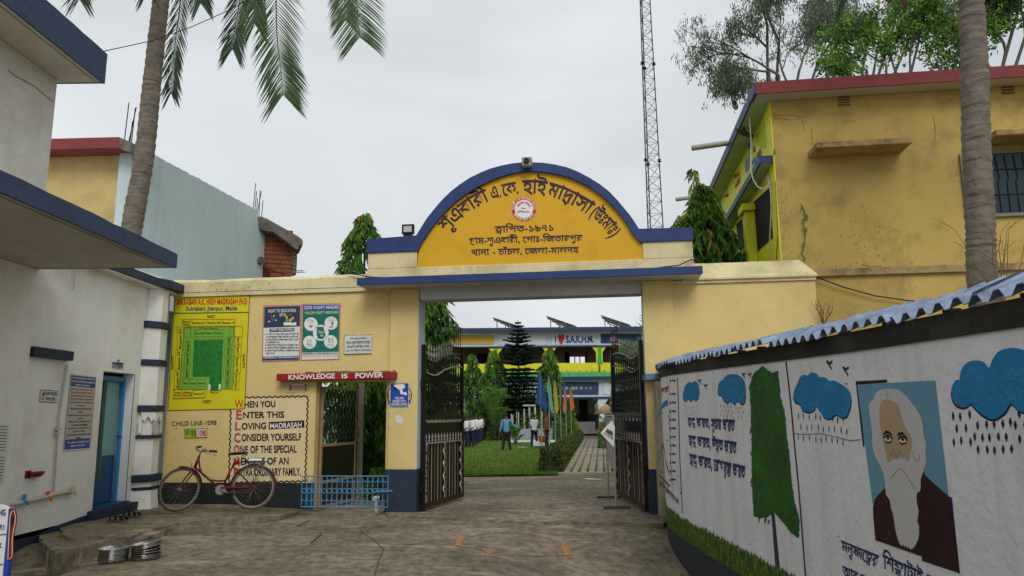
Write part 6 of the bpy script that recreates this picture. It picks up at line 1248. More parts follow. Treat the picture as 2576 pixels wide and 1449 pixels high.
# ================================================================== BICYCLE
bk0, bk1 = hz(633, 1283, .115), hz(452, 1288, .115)       # rear and front contact points
ax = (bk1 - bk0); ax.z = 0; ax.normalize(); WB = 1.06; Rw = .325
bike = bpy.data.objects.new('bicycle', None); COL.objects.link(bike); tag(bike, 'old maroon step-through bicycle leaning by the cream wall under the helpline sign', 'bicycle')
side_ = Vector((-ax.y, ax.x, 0)); side_ = side_ if side_.y > 0 else -side_      # toward the wall
lean = R_(6); up_ = (Zv * math.cos(lean) + side_ * math.sin(lean)); sv = side_ * math.cos(lean) - Zv * math.sin(lean); B0 = Vector((bk0.x, bk0.y, .118))
bike.location = B0; WL[bike] = B0.copy()
def bp_(x, y, z): return B0 + ax * x + sv * y + up_ * z     # y: toward the wall
mar = mat('maroon_enamel', (.10, .008, .014), rough=.35, var=.25, vs=20, bump=0, stain=(.06, .025, .015), amt=.5, ss=10); chrome = mat('dull_chrome', (.35, .33, .30), rough=.35, metal=.8, bump=0, var=.25, vs=30, stain=(.10, .06, .04), ss=30); tyre = mat('tyre_dusty', (.085, .075, .06), bump=.1); blk = mat('black_saddle', (.012, .012, .012), rough=.5, bump=0); rimm = mat('rim_tan', (.30, .27, .20), rough=.5, metal=.3, bump=0)
def wheel(c, u, v_, w, name):
    """c centre, u forward, v_ up, w axle"""
    r = MB(); P = lambda R, a: c + (u * math.cos(a) + v_ * math.sin(a)) * R
    wt_ = MB().tube([P(Rw - .017, 2 * math.pi * k / 48) for k in range(49)], .0175, 8, cap=False).build('tyre', tyre, bike, smooth=True)
    root = MB().tube([P(Rw - .04, 2 * math.pi * k / 48) for k in range(49)], .011, 6, cap=False).build(name, rimm, bike, smooth=True)
    wt_.parent = root; WL[root] = WL[bike]
    sp = MB()
    for k in range(32): a = 2 * math.pi * k / 32; h = .028 * (1 if k % 2 else -1); b_ = a + (.5 if k % 4 < 2 else -.5); sp.tube([c + w * h + (u * math.cos(b_) + v_ * math.sin(b_)) * .022, P(Rw - .045, a)], .0014, 3, cap=False)
    sp.build('spokes', chrome, root, kind='stuff'); MB().tube([c - w * .05, c - w * .03, c + w * .03, c + w * .05], [.012, .026, .026, .012], 10).build('hub', chrome, root)
    return root
rc = bp_(0, 0, Rw); wheel(rc, ax, up_, sv, 'rear_wheel')
hd0, hd1 = bp_(WB - .19, 0, .62), bp_(WB - .245, 0, .80)       # head tube
fc = bp_(WB, 0, Rw); steer = R_(-42)
sa_ = (hd1 - hd0).normalized(); RM = Matrix.Rotation(R_(44), 3, sa_)
if (RM @ ax).y > 0: RM = Matrix.Rotation(R_(-44), 3, sa_)
def st_(p): return hd0 + RM @ (p - hd0)
dz_ = (st_(bp_(WB, 0, 0)).z) - .118
fcs = st_(fc); fu = (RM @ ax).normalized(); fv = (RM @ up_).normalized(); fwv = (RM @ sv).normalized()
wheel(fcs, fu, fv, fwv, 'front_wheel')
T_ = lambda P, r, nm, m=mar, par=None, n=8: MB().tube(P, r, n).build(nm, m, par or bike, smooth=True)
fmb = MB(); bb = bp_(.46, 0, .30)
sk = bp_(.30, 0, .69)
fmb.tube([hd0, hd1], .02, 10); fmb.tube([hd0 + (hd1 - hd0) * .1, bb], .0155, 8)
crv = [hd1 - (hd1 - hd0) * .12, bp_(WB - .27, 0, .62), bp_(WB - .33, 0, .52), bp_(WB - .43, 0, .45), bp_(.52, 0, .43), bp_(.42, 0, .435)]
crv2 = []
for i in range(len(crv) - 1):
    p0, p1, p2, p3 = [crv[max(0, min(len(crv) - 1, j))] for j in (i - 1, i, i + 1, i + 2)]
    for q in range(5): t = q / 5; crv2.append(.5 * ((2 * p1) + (p2 - p0) * t + (2 * p0 - 5 * p1 + 4 * p2 - p3) * t * t + (3 * p1 - p0 - 3 * p2 + p3) * t ** 3))
fmb.tube(crv2 + [crv[-1]], .0135, 8); fmb.tube([bb, sk], .016, 8)
for y in (-.055, .055): fmb.tube([bb + sv * y * .5, rc + sv * y], .009, 6); fmb.tube([sk - (sk - bb) * .12 + sv * y * .3, rc + sv * y], .008, 6)
fmb.build('frame', mar, bike, smooth=True)
fk = MB(); crown = hd0 - sa_ * .03
for y in (-.045, .045): fk.tube([st_(crown + sv * y), st_(bp_(WB - .09, y, .48)), st_(bp_(WB - .03, y, .38)), st_(fc + sv * y)], [.013, .012, .010, .008], 8)
fk.tube([st_(crown - sv * .06), st_(crown + sv * .06)], .014, 8); fork = fk.build('fork', mar, bike, smooth=True)
def fender(c, u, v_, w, a0, a1, name, R=Rw + .018, hw=.03):
    n = 22; V = []
    for i in range(n + 1):
        a = R_(a0 + (a1 - a0) * i / n); d = u * math.cos(a) + v_ * math.sin(a)
        for y, dr_ in ((-hw, -.014), (-hw * .5, .0), (hw * .5, .0), (hw, -.014)): V.append(c + d * (R + dr_) + w * y)
    return mk(name, V, [(4 * i + k, 4 * i + k + 1, 4 * i + 5 + k, 4 * i + 4 + k) for i in range(n) for k in range(3)], mar, bike, smooth=True)
fender(rc, ax, up_, sv, 10, 195, 'rear_mudguard'); fender(fcs, fu, fv, fwv, 80, 215, 'front_mudguard')
stem = hd1 + sa_ * .07; hb_ = stem + RM @ (ax * .02)
T_([st_(hd1), st_(hd1 + sa_ * .08)], .012, 'stem', chrome)
hc = st_(hd1 + sa_ * .08); g1, g2 = hc - fwv * .25 - fu * .12 + Zv * .02, hc + fwv * .25 - fu * .12 + Zv * .02
T_([g1, hc - fwv * .17 + fu * .0 + Zv * .03, hc - fwv * .05 + fu * .03, hc + fwv * .05 + fu * .03, hc + fwv * .17 + Zv * .03, g2], .011, 'handlebar', chrome)
for g, s_ in ((g1, -1), (g2, 1)): T_([g, g + (hc - fwv * .17 * -s_ * -1 - g) * 0 + (hc + fwv * .17 * s_ + Zv * .03 - g) * .75], .017, 'grip', blk); T_([hc + fwv * .14 * s_ + Zv * .0 + fu * .03, g + Zv * -.03 + fu * .05, g - Zv * .07 + fu * .02], .005, 'brake_lever', chrome)
bc = hc + fwv * (-.12) + fu * .02 + Zv * .03; MB().lathe([(.0, .035), (.018, .03), (.03, .015), (.032, 0), (0, 0)], bc, 14).build('bell', chrome, bike, smooth=True)
T_([crown + sa_ * .02, bb + Zv * .1, bb + Zv * .12], .002, 'brake_cable', blk)
T_([st_(hd0 + ax * .05 + sa_ * .03), st_(hd0 + ax * .09 + sa_ * .10)], .006, 'lamp_bracket', chrome)
# saddle, post, carrier, chain case, cranks, pedals, stand
T_([sk, sk + (sk - bb).normalized() * .10], .011, 'seat_post', chrome); sc_p = sk + (sk - bb).normalized() * .115
sm = MB(); V = []
for i, (x, w_, h) in enumerate(((-.13, .06, .0), (-.11, .095, .03), (-.06, .10, .038), (0, .07, .03), (.06, .035, .026), (.11, .022, .022), (.14, .012, .008))):
    for k in range(8): a = 2 * math.pi * k / 8; V.append(sc_p + ax * x + sv * w_ * math.cos(a) + up_ * (h * .6 + .022 * math.sin(a) + .015))
sm.add(V, [(8 * i + k, 8 * i + (k + 1) % 8, 8 * i + 8 + (k + 1) % 8, 8 * i + 8 + k) for i in range(6) for k in range(8)] + [tuple(range(8)), tuple(48 + k for k in reversed(range(8)))]); sm.build('saddle', blk, bike, smooth=True)
MB().ring(sc_p - ax * .08 - sv * .04 - up_ * .02, .022, .004, sv, 12, 4).ring(sc_p - ax * .08 + sv * .04 - up_ * .02, .022, .004, sv, 12, 4).build('saddle_springs', chrome, bike)
cr = MB(); zc_ = .70
for y in (-.06, .0, .06): cr.tube([bp_(.20, y, zc_), bp_(-.20, y, zc_)], .005, 5)
cr.tube([bp_(.20, -.06, zc_), bp_(.20, .06, zc_)], .005, 5); cr.tube([bp_(-.20, -.06, zc_), bp_(-.20, .06, zc_)], .005, 5); cr.tube([bp_(.0, -.06, zc_), bp_(.0, .06, zc_)], .005, 5)
for y in (-.06, .06): cr.tube([bp_(-.12, y, zc_), rc + sv * y], .004, 5); cr.tube([bp_(-.02, y, zc_), rc + sv * y], .004, 5); cr.tube([bp_(.2, y, zc_), sk - (sk - bb) * .08], .005, 5)
cr.build('carrier', blk, bike)
tag(wb_ := None, None) if False else None
V = [bp_(x, y, z) for x, y, z in ((.10, -.05, zc_ + .008), (.12, .05, zc_ + .008), (-.10, .055, zc_ + .008), (-.12, -.05, zc_ + .008), (.08, -.04, zc_ + .05), (.10, .04, zc_ + .06), (-.08, .045, zc_ + .055), (-.10, -.04, zc_ + .045))]
bag = mk('plastic_bag', V, [(0, 3, 2, 1), (4, 5, 6, 7), (0, 1, 5, 4), (1, 2, 6, 5), (2, 3, 7, 6), (3, 0, 4, 7)], mat('white_plastic', (.6, .62, .62), rough=.4, bump=.1), None, bevel=.02); tag(bag, 'crumpled white plastic packet clipped on the bicycle carrier', 'packet')
MB().tube([bb - sv * .045, bb - sv * .04], [.075, .075], 20).build('chainwheel_disc', chrome, bike); MB().box((-.02, -.06, .315), (.46, -.035, .345), lambda x, y, z: bp_(x, y, z)).box((-.02, -.06, .245), (.44, -.035, .262), lambda x, y, z: bp_(x, y, z)).build('chain_case', mar, bike, bevel=.004)
MB().tube([bb - sv * .07, bb + sv * .07], .016, 10).build('bottom_bracket', chrome, bike)
for s_, an in ((-1, 200), (1, 20)):
    e2 = bb + sv * .07 * s_ + (ax * math.cos(R_(an)) + up_ * math.sin(R_(an))) * .16; T_([bb + sv * .07 * s_, e2], .008, 'crank', chrome); MB().box((-.045, -.02 + .05 * s_, -.012), (.045, .02 + .05 * s_, .012), lambda x, y, z: e2 + ax * x + sv * y * 1.6 + up_ * z).build('pedal', blk, bike)
T_([rc + sv * .07, bp_(.12, .09, .04)], .007, 'stand', chrome); MB().box((-.345, -.02, .40), (-.335, .02, .45), lambda x, y, z: bp_(x, y, z)).build('rear_reflector', pred, bike)
# ================================================================== STACKS OF STEEL PLATES
stm = mat('stainless_steel', (.55, .55, .53), rough=.22, metal=1, var=.15, vs=20, bump=0)
for (u, v, lab, tilt, ntp) in ((284, 1418, 'straight stack of round steel plates, left of the two stacks', 0, 9), (367, 1411, 'tilted stack of round steel plates by the kerb, right of the two stacks', 9, 9)):
    p = hz(u, v - 5, gz0(-4, 7.5)); p.z = gz(p.x, p.y) + .002; Rr = .155; root = thing('plate_stack', p, lab, 'plate stack', 'stacks of steel plates'); M = Matrix.Rotation(R_(tilt), 3, Vector((.3, -1, 0)).normalized()) if tilt else Matrix.Identity(3)
    prof = [(0, .0), (Rr * .84, .0), (Rr * .9, .006), (Rr * .97, .034), (Rr, .036), (Rr * .985, .031), (Rr * .91, .003)]
    pr2 = [(0, .004), (Rr * .83, .004), (Rr * .95, .032), (Rr * 1.0, .037), (Rr * 1.0, .034), (Rr * .96, .030), (Rr * .86, .0), (0, 0)]
    for i in range(ntp):
        c = p + Vector((random.uniform(-.004, .004), random.uniform(-.004, .004), 0)) + Zv * (.0135 * i); Mi = Matrix.Identity(3)
        if tilt and i > 2: Mi = Matrix.Rotation(R_(tilt * min(1, (i - 2) / 3)), 3, Vector((.25, -1, 0)).normalized()); c = c + Zv * .012 * min(3, i - 2) * .8
        MB().lathe(pr2, c, 36, Mi).build('plate', stm, root, smooth=True)
# ================================================================== SCHOOL BUILDING ACROSS THE COURTYARD
SY = 45.; YA = YS(SY)
sch = thing('school_building', (1, SY + 3, 0), 'two-storey white and lime school building with blue ledges across the lawn', 'building')
def sy(v, y=SY): return YS(y).hit(*TS(1000, v)).z
def sx(u, v=600, y=SY): return YS(y).hit(*TS(u, v)).x
X0, X1 = sx(-560), sx(3100)
def sb2(name, x0, x1, v0, v1, y0, y1, m, par=None, bevel=0):
    return wbox(name, (x0, y0, sy(v1)), (x1, y1, sy(v0)), m, par or sch, bevel)
ltgreen = mat('grass_green_paint', (.10, .42, .14), bump=0, var=.3, vs=6); tanw = mat('tan_corridor_wall', (.30, .22, .13), bump=.05, var=.1)
wsch = mat('school_white', (.60, .66, .72), bump=.05, var=.05)
sb2('roof_slab', X0 - .3, X1 + .3, 268, 300, SY - .6, SY + 9, slabw); sb2('roof_edge', X0 - .3, X1 + .3, 262, 300, SY - .65, SY - .601, navy)
sb2('upper_beam', X0, X1, 301, 474, SY, SY + .3, wsch); sb2('upper_line', X0, X1, 475, 492, SY - .06, SY + .32, navy)
lw_ = sb2('upper_parapet', X0, X1, 690, 820, SY, SY + .2, lime); sb2('green_band', X0, X1, 806, 861, SY - .012, SY - .001, ltgreen); sb2('middle_ledge', X0, X1, 862, 886, SY - .4, SY + 3, navy)
sb2('lower_beam', X0, X1, 887, 1108, SY, SY + .3, wsch); sb2('lower_line', X0, X1, 1109, 1130, SY - .06, SY + .32, navy)
sb2('floor_plinth', X0, X1, 1420, 1560, SY - .3, SY + 3, mat('plinth_grey', (.2, .19, .18)))
mb = MB()
for i in range(260):
    x = X0 + (X1 - X0) * i / 260; z = sy(806) ; w = (X1 - X0) / 260; mb.add([(x, SY - .014, z - .05), (x + w, SY - .014, z - .05), (x + w * .5, SY - .014, z + random.uniform(.05, .18))], [(0, 1, 2)])
mb.build('painted_grass', ltgreen, sch, kind='stuff'); mb = MB()
for i in range(24):
    x = X0 + (X1 - X0) * (i + .5) / 24; z = sy(790); mb.add([(x + .05 * math.cos(a), SY - .008, z + .05 * math.sin(a)) for a in [k * 1.047 for k in range(6)]], [tuple(range(6))])
mb.build('painted_flowers', inkr, sch, kind='stuff')
YF = YS(SY)
def panel(x0, y0, x1, y1, m, nm='wall_panel'): 
    poly('panel_frame', YF, pts(TS, rect(x0 - 8, y0 - 8, x1 + 8, y1 + 8)), mat('panel_frame', (.42, .46, .50), bump=0), sch, .01); return poly(nm, YF, pts(TS, rect(x0, y0, x1, y1)), m, sch, .025)
ypan = mat('panel_yellow', (.60, .38, .08), bump=0, var=.05); bpan = mat('panel_blue', (.03, .07, .16), bump=0, var=.2)
panel(-60, 345, 603, 455, ypan); panel(655, 338, 1255, 458, wsch); panel(1310, 330, 1865, 458, wsch); panel(1922, 325, 2420, 440, bpan); panel(2480, 325, 3000, 440, wsch); panel(1262, 920, 1893, 1076, bpan); panel(1952, 918, 2480, 1072, wsch); panel(640, 920, 1200, 1076, wsch); panel(0, 920, 580, 1076, wsch)
ttext('wall_lettering', 'I', YF, rect(1355, 348, 1372, 433), pblue, sch, w=.05, T=TS, off=.04); ttext('wall_lettering', '♥', YF, rect(1386, 345, 1478, 440), pred, sch, w=.0, T=TS, off=.04)
ttext('wall_lettering', 'S.A.K.H.M.', YF, [(1492, 345), (1838, 342), (1838, 430), (1492, 433)], pblue, sch, w=.05, T=TS, off=.04)
ndisc('emblem', YF, TS(2075, 385), 8, mat('emblem_pink', (.5, .25, .4), bump=0), sch, .04)
for u, c in ((1505, (.25, .35, .35)), (1580, (.25, .35, .15)), (1622, (.3, .32, .35)), (1680, (.3, .35, .42)), (1740, (.5, .10, .12)), (1795, (.2, .25, .3)), (1858, (.25, .03, .08))): ndisc('emblem', YF, TS(u, 995), 3.6 if u != 1580 else 5, mat('emblem_%d' % u, c, bump=0), sch, .04)
# corridor: back wall with windows, doors and one window open to the sky
ub, ut = sy(690), sy(490); lb, lt = sy(1430), sy(1109); BWY = SY + 2.6
wx0, wx1 = YS(BWY).hit(*TS(1540, 650)).x, YS(BWY).hit(*TS(1728, 650)).x; wz0, wz1 = YS(BWY).hit(*TS(1600, 690)).z, YS(BWY).hit(*TS(1600, 606)).z
for a in ((X0, wx0, ub - .9, ut + .3), (wx1, X1, ub - .9, ut + .3), (wx0 + .001, wx1 - .001, ub - .9, wz0), (wx0 + .001, wx1 - .001, wz1, ut + .3)): wbox('corridor_wall', (a[0], BWY, a[2]), (a[1], BWY + .2, a[3]), tanw, sch)
wbox('corridor_wall', (X0, BWY, lb - .2), (X1, BWY + .2, lt + .4), tanw, sch); wbox('corridor_base', (X0, BWY - .02, lb - .2), (X1, BWY - .001, lb + .55), navyd, sch)
for k, x in enumerate((wx0 + (wx1 - wx0) * .33, wx0 + (wx1 - wx0) * .66)): wbox('mullion', (x - .03, BWY + .05, wz0), (x + .03, BWY + .1, wz1), blackm, sch)
Z1 = sy(862)
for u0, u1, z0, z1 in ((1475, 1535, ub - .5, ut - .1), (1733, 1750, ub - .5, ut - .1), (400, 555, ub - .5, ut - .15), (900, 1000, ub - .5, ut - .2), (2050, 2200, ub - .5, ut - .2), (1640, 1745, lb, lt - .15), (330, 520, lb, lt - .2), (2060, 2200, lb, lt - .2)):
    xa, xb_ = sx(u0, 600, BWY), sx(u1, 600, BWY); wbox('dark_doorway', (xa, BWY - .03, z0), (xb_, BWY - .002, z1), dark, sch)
t = wbox('notice_board', (sx(1760, 1200, BWY), BWY - .05, lb + 1.0), (sx(1860, 1200, BWY), BWY - .003, lb + 1.6), mat('board_grey', (.25, .24, .22), bump=0, stain=(.1, .1, .1), ss=20), sch)
for u, wbase in ((-15, 0), (625, 0), (1290, 0), (1905, 0), (2560, 0)):
    xc = sx(u); V = [(xc - .45, sy(492)), (xc + .45, sy(492)), (xc + .19, sy(560)), (xc + .19, sy(692)), (xc - .19, sy(692)), (xc - .19, sy(560))]; n = 6
    mk('flared_column', [(x, SY + .02, z) for x, z in V] + [(x, SY + .32, z) for x, z in V], tess(V) + [tuple(6 + i for i in reversed(f)) for f in tess(V)] + [(i, (i + 1) % 6, 6 + (i + 1) % 6, 6 + i) for i in range(6)], lime, sch)
    P = [(u - 18, 495), (u + 22, 495), (u + 20, 560), (u + 34, 690), (u + 50, 700), (u - 44, 700), (u - 28, 690), (u - 16, 560)]; poly('painted_tree', YS(SY + .02), pts(TS, P), mat('paint_leaf_green', (.04, .40, .06), bump=0), sch, .03); poly('painted_trunk', YF, pts(TS, rect(u - 10, 702, u + 12, 800)), mat('paint_trunk', (.25, .06, .02), bump=0), sch, .03)
    uc = u + 25; xc = sx(uc, 1200); V = [(xc - .46, sy(1131)), (xc + .46, sy(1131)), (xc + .18, sy(1205)), (xc + .18, sy(1440)), (xc - .18, sy(1440)), (xc - .18, sy(1205))]
    mk('lower_column', [(x, SY + .02, z) for x, z in V] + [(x, SY + .32, z) for x, z in V], tess(V) + [(i, (i + 1) % 6, 6 + (i + 1) % 6, 6 + i) for i in range(6)], wsch, sch)
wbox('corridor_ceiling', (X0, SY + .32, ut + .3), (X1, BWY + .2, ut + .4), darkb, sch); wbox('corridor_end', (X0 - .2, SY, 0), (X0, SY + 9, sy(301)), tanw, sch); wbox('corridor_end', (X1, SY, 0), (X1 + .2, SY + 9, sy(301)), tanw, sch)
stp_ = slab('entrance_path', [hz(u, v, .03)[:2] for u, v in [(1460, 1108), (1516, 1108), (1512, 1087), (1462, 1087)]], .16, mat('dark_paving', (.12, .10, .08), bump=.3), -.2); tag(stp_, kind='structure')
# solar arrays
slp = mat('solar_panel_underside', (.07, .07, .065), rough=.5, bump=0); rail_m = mat('array_rail', (.35, .34, .32), metal=.4, bump=0)
rz = sy(262)
for k, (u0, v0, u1, v1, lab) in enumerate(((-60, 175, 265, 265, 'tilted solar panel rack at the far left of the school roof'), (583, 118, 905, 225, 'tilted solar panel rack on the roof left of the pine top'), (1245, 100, 1605, 222, 'tilted solar panel rack on the roof above the heart sign'), (1918, 92, 2280, 210, 'tilted solar panel rack on the roof behind the right gate leaf'))):
    y0 = SY + 1.5; A = YS(y0).hit(*TS(u0, v0)); B_ = YS(y0).hit(*TS(u1, v1)); dp = Vector((.9, 3.6, 0)); t = thing('solar_rack', ((A.x + B_.x) / 2, y0 + 1.5, rz), lab, 'solar panels', 'solar racks on the school roof')
    for i in range(4):
        for j in range(2):
            p = A.lerp(B_, i / 4 + .004) + dp * (j / 2); q = A.lerp(B_, (i + 1) / 4 - .004) + dp * (j / 2); r = dp * .49; V = [p, q, q + r, p + r]; V2 = [v + Vector((0, 0, -.05)) for v in V]
            mk('panel', V + V2, [(0, 1, 2, 3), (7, 6, 5, 4)] + [(a, a + 4, (a + 1) % 4 + 4, (a + 1) % 4) for a in range(4)], slp, t)
    mb = MB()
    for f in (.05, .35, .65, .95): mb.tube([A.lerp(B_, f) - Zv * .09, A.lerp(B_, f) + dp - Zv * .09], .03, 4)
    for f in (.1, .5, .9): mb.tube([A - Zv * .15 + dp * f, B_ - Zv * .15 + dp * f], .03, 4)
    mb.build('purlins', rail_m, t); 
    for f in (.12, .45, .8):
        for g in (.1, .9): p = A.lerp(B_, f) + dp * g; MB().tube([(p.x, p.y, rz), (p.x, p.y, p.z - .15)], .035, 5).build('leg', rail_m, t)
# ================================================================== COURTYARD: path of pavers, hedge, planter, flags, boards
pb = mk('path_bed', [(pathx(18.6) - .02, 18.55, LZ + .005), (pathx(18.6) + 1.25, 18.55, LZ + .005), (pathx(43) + 1.25, 43, LZ + .10), (pathx(43) - .02, 43, LZ + .10)], [(0, 1, 2, 3)], mat('path_soil_moss', (.07, .08, .03), var=.4, vs=9, stain=(.16, .13, .09), amt=.6, ss=6, bump=.4)); tag(pb, kind='structure')
kb = MB().box((pathx(18.5) - .1, 18.42, -.05), (pathx(18.5) + 1.28, 18.56, .075)).build('path_kerb', conc_paver, bevel=.01); tag(kb, kind='structure')
proto = None; cnt = 0; stuffmb = MB(); ncol = 6; pwid = 1.24 / ncol
row = 0; y = 18.62
while y < 42:
    for c in range(ncol):
        x = pathx(y) + pwid * (c + .5); z = LZ + .1 * (y - 18.4) / 25.6 + .028 + random.uniform(-.004, .006)
        if cnt < 300:
            if proto is None:
                mb = MB(); h = pwid * .47; l = .098; ow = [(-h * .78, -l), (h * .78, -l), (h * .98, -l * .35), (h * .72, 0), (h * .98, l * .35), (h * .78, l), (-h * .78, l), (-h * .98, l * .35), (-h * .72, 0), (-h * .98, -l * .35)]
                V = [(a, b_, 0) for a, b_ in ow] + [(a, b_, -.04) for a, b_ in ow]; me_f = [tuple(range(10))] + [(i, 10 + i, 10 + (i + 1) % 10, (i + 1) % 10) for i in range(10)]
                proto = mk('paver', [(a + x, b_ + y, q + z) for a, b_, q in V], me_f, conc_paver, pb); p_o = Vector((x, y, z)); ow_ = ow
            else: c_ = clone(proto, pb); c_.location = Vector((x, y, z)) - p_o
        else: stuffmb.add([(a + x, b_ + y, z) for a, b_ in ow_], [tuple(range(10))])
        cnt += 1
    y += .235; row += 1
stuffmb.build('far_pavers', conc_paver, pb, kind='stuff')
moss = []
for _ in range(5000):
    y_ = 18.7 + 20 * random.random() ** 1.5; c = random.randint(0, 6); moss.append((pathx(y_) + pwid * c + random.gauss(0, .018), y_, LZ + .02))
blades('path_moss', moss, .04, .008, grm, pb)
def leafcloud(name, gen, n, ln, wd, mats, parent=None, down=.0, jit=1., kind='stuff', wts=None, orient=None):
    """n small two-quad leaves; gen() -> (pos, outward dir)"""
    V = []; Fc = []; MI = []
    for i in range(n):
        p, d = gen(); d = Vector(d) + Vector((random.gauss(0, jit), random.gauss(0, jit), random.gauss(0, jit))) * .5; d.z -= down; d.normalize() if d.length > 0 else None
        s_ = d.cross(Vector((random.gauss(0, 1), random.gauss(0, 1), random.gauss(0, .6))))
        if s_.length < 1e-3: continue
        s_.normalize(); L_ = ln * random.uniform(.6, 1.25); w = wd * random.uniform(.7, 1.2); m_ = Vector(p) + d * L_ * .5; e_ = Vector(p) + d * L_ + Vector((0, 0, -L_ * .25 * (down > 0)))
        b = len(V); V += [Vector(p), m_ - s_ * w, e_, m_ + s_ * w]; Fc.append((b, b + 1, b + 2, b + 3)); MI.append(random.choices(range(len(mats)), wts)[0] if wts else random.randrange(len(mats)))
    return mk(name, V, Fc, mats, parent, mi=MI, kind=kind)
def hedge(x0f, wdt, y0, y1, hgt, label, n):
    t = thing('hedge', (x0f(y0) + wdt / 2, y0, 0), label, 'hedge')
    def gen():
        y = y0 + (y1 - y0) * random.random() ** 1.6; a = random.uniform(0, math.pi); r = .9 + .18 * mn.noise(Vector((y * 1.4, a * 2, 3))) - .25 * random.random() ** 3; xx = wdt / 2 * 1.15 * math.copysign(abs(math.cos(a)) ** .5, math.cos(a)) * r; zz = hgt * (abs(math.sin(a)) ** .45) * r
        if random.random() < .25: zz *= random.random()
        return Vector((x0f(y) + wdt / 2 + xx, y, .03 + zz)), Vector((math.cos(a), 0, math.sin(a) + .3))
    leafcloud('foliage', gen, n, .06, .018, hedm, t, wts=(5, 4, 1))
    V = []; ny_ = 14
    for i in range(ny_ + 1): y = y0 + .15 + (y1 - y0 - .3) * i / ny_; V += [(x0f(y) + .08, y, .02), (x0f(y) + .08, y, hgt * .72), (x0f(y) + wdt - .08, y, hgt * .72), (x0f(y) + wdt - .08, y, .02)]
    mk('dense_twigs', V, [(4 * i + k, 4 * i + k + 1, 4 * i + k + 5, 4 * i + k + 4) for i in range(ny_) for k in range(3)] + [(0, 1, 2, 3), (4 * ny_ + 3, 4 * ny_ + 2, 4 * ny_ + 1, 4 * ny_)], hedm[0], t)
    for i in range(6): y = y0 + .1 + i * .5; MB().tube([(x0f(y) + wdt * .4, y, 0), (x0f(y) + wdt * .5, y, hgt * .8)], .012, 5).build('stem', bark, t)
hedge(lambda y: pathx(y) - .56, .52, 19.0, 40, .62, 'long clipped olive green hedge along the left side of the path', 16000)
hedge(lambda y: pathx(y) + 1.28, .4, 22.0, 40, .5, 'low hedge along the right side of the path partly behind the gate', 5000)
# planter wall and white posts
pl = MB().box((YS(38).hit(*TC(672, 740)).x, 38, 0), (YS(38).hit(*TC(1180, 740)).x, 38.3, YS(38).hit(0, TC(0, 692)[1]).z - .35)).build('planter_wall', mat('planter_grey', (.30, .32, .37), bump=.1, stain=(.15, .15, .18), ss=2), bevel=.01); tag(pl, 'low grey planter wall with small white edge behind the standing people', 'wall')
z_ = LZ + .06; k_ = MB().box((YS(37).hit(*TC(672, 740)).x, 36.9, 0), (YS(37).hit(*TC(1250, 740)).x, 37.0, z_ + .12)).build('lawn_edging', pw); tag(k_, 'thin white edging line at the far side of the lawn', 'edging')
for i, (u, v0, v1) in enumerate(((680, 530, 690), (698, 540, 690), (742, 500, 680), (766, 510, 690), (835, 470, 690), (898, 452, 690), (965, 440, 620), (1044, 500, 690))):
    y = 38.6 + (i % 3) * .3; a, b_ = YS(y).hit(*TC(u, v1)), YS(y).hit(*TC(u, v0)); w = .028 if i < 4 else .042; o = MB().box((b_.x - w, y, .05), (b_.x + w, y + .08, b_.z)).build('white_post', mat('post_paint', (.42, .42, .40), bump=0)); tag(o, ['leftmost short white post above the planter', 'second short white post from the left above the planter', 'third white post above the planter', 'fourth white post above the planter', 'taller white post left of the white crossbar', 'white post under the left part of the crossbar', 'white post under the right end of the crossbar', 'short white post just right of the man in brown'][i], 'post', 'white posts above the planter')
a, b_ = YS(38.6).hit(*TC(820, 430)), YS(38.6).hit(*TC(970, 430)); o = MB().tube([a, b_], .05, 6).build('crossbar', mat('post_paint', (.42, .42, .40), bump=0)); tag(o, 'white horizontal bar on top of the two tallest white posts', 'bar')
# flags
flm = lambda n, c: mat('flag_' + n, c, rough=.7, bump=.1, trans=.25, var=.15, vs=8)
def flag(px_top, Z, lab, c, outline, T=TC):
    sf = YS(Z); tp = sf.hit(*T(*px_top)); t = thing('flag', (tp.x, Z, 0.03), lab, 'flag', 'coloured flags along the hedge'); MB().tube([(tp.x, Z, 0.02), tp], [.016, .010], 8).build('pole', steel, t)
    P = outline; n = len(P); nz_ = 14; L_, R2 = P
    def interp(Q, v):
        for (xa, ya), (xb_, yb2) in zip(Q[:-1], Q[1:]):
            if ya <= v <= yb2 and yb2 > ya: return xa + (xb_ - xa) * (v - ya) / (yb2 - ya)
        return Q[-1][0] if v > Q[-1][1] else Q[0][0]
    v0 = min(L_[0][1], R2[0][1]); v1 = max(L_[-1][1], R2[-1][1]); V = []; m_ = 7
    for i in range(nz_ + 1):
        v = v0 + (v1 - v0) * i / nz_; l_, r_ = interp(L_, min(v, L_[-1][1])), interp(R2, min(v, R2[-1][1]))
        vl = min(v, L_[-1][1]); vr = min(v, R2[-1][1])
        for j in range(m_): q = j / (m_ - 1); V.append(sf.hit(*T(l_ + (r_ - l_) * q, vl + (vr - vl) * q)) + Vector((0, -.06 * math.sin(q * 9 + i * .25) * q, 0)))
    mk('cloth', V, [(m_ * i + k, m_ * i + k + 1, m_ * i + m_ + k + 1, m_ * i + m_ + k) for i in range(nz_) for k in range(m_ - 1)], flm(*c), t, smooth=True)
flag((1028, -3), 19.2, 'large royal blue flag, nearest of the row beside the hedge', ('blue', (.015, .09, .34)), ([(1020, 2), (1004, 150), (985, 300), (975, 382)], [(1032, 2), (1070, 180), (1100, 350), (1118, 420), (1106, 500)]))
flag((1130, 65), 21.8, 'pale mint green flag hanging second in the row', ('mint', (.17, .50, .38)), ([(1124, 72), (1116, 170), (1112, 235), (1128, 300), (1160, 500)], [(1134, 72), (1150, 160), (1166, 240), (1182, 420), (1190, 525)]))
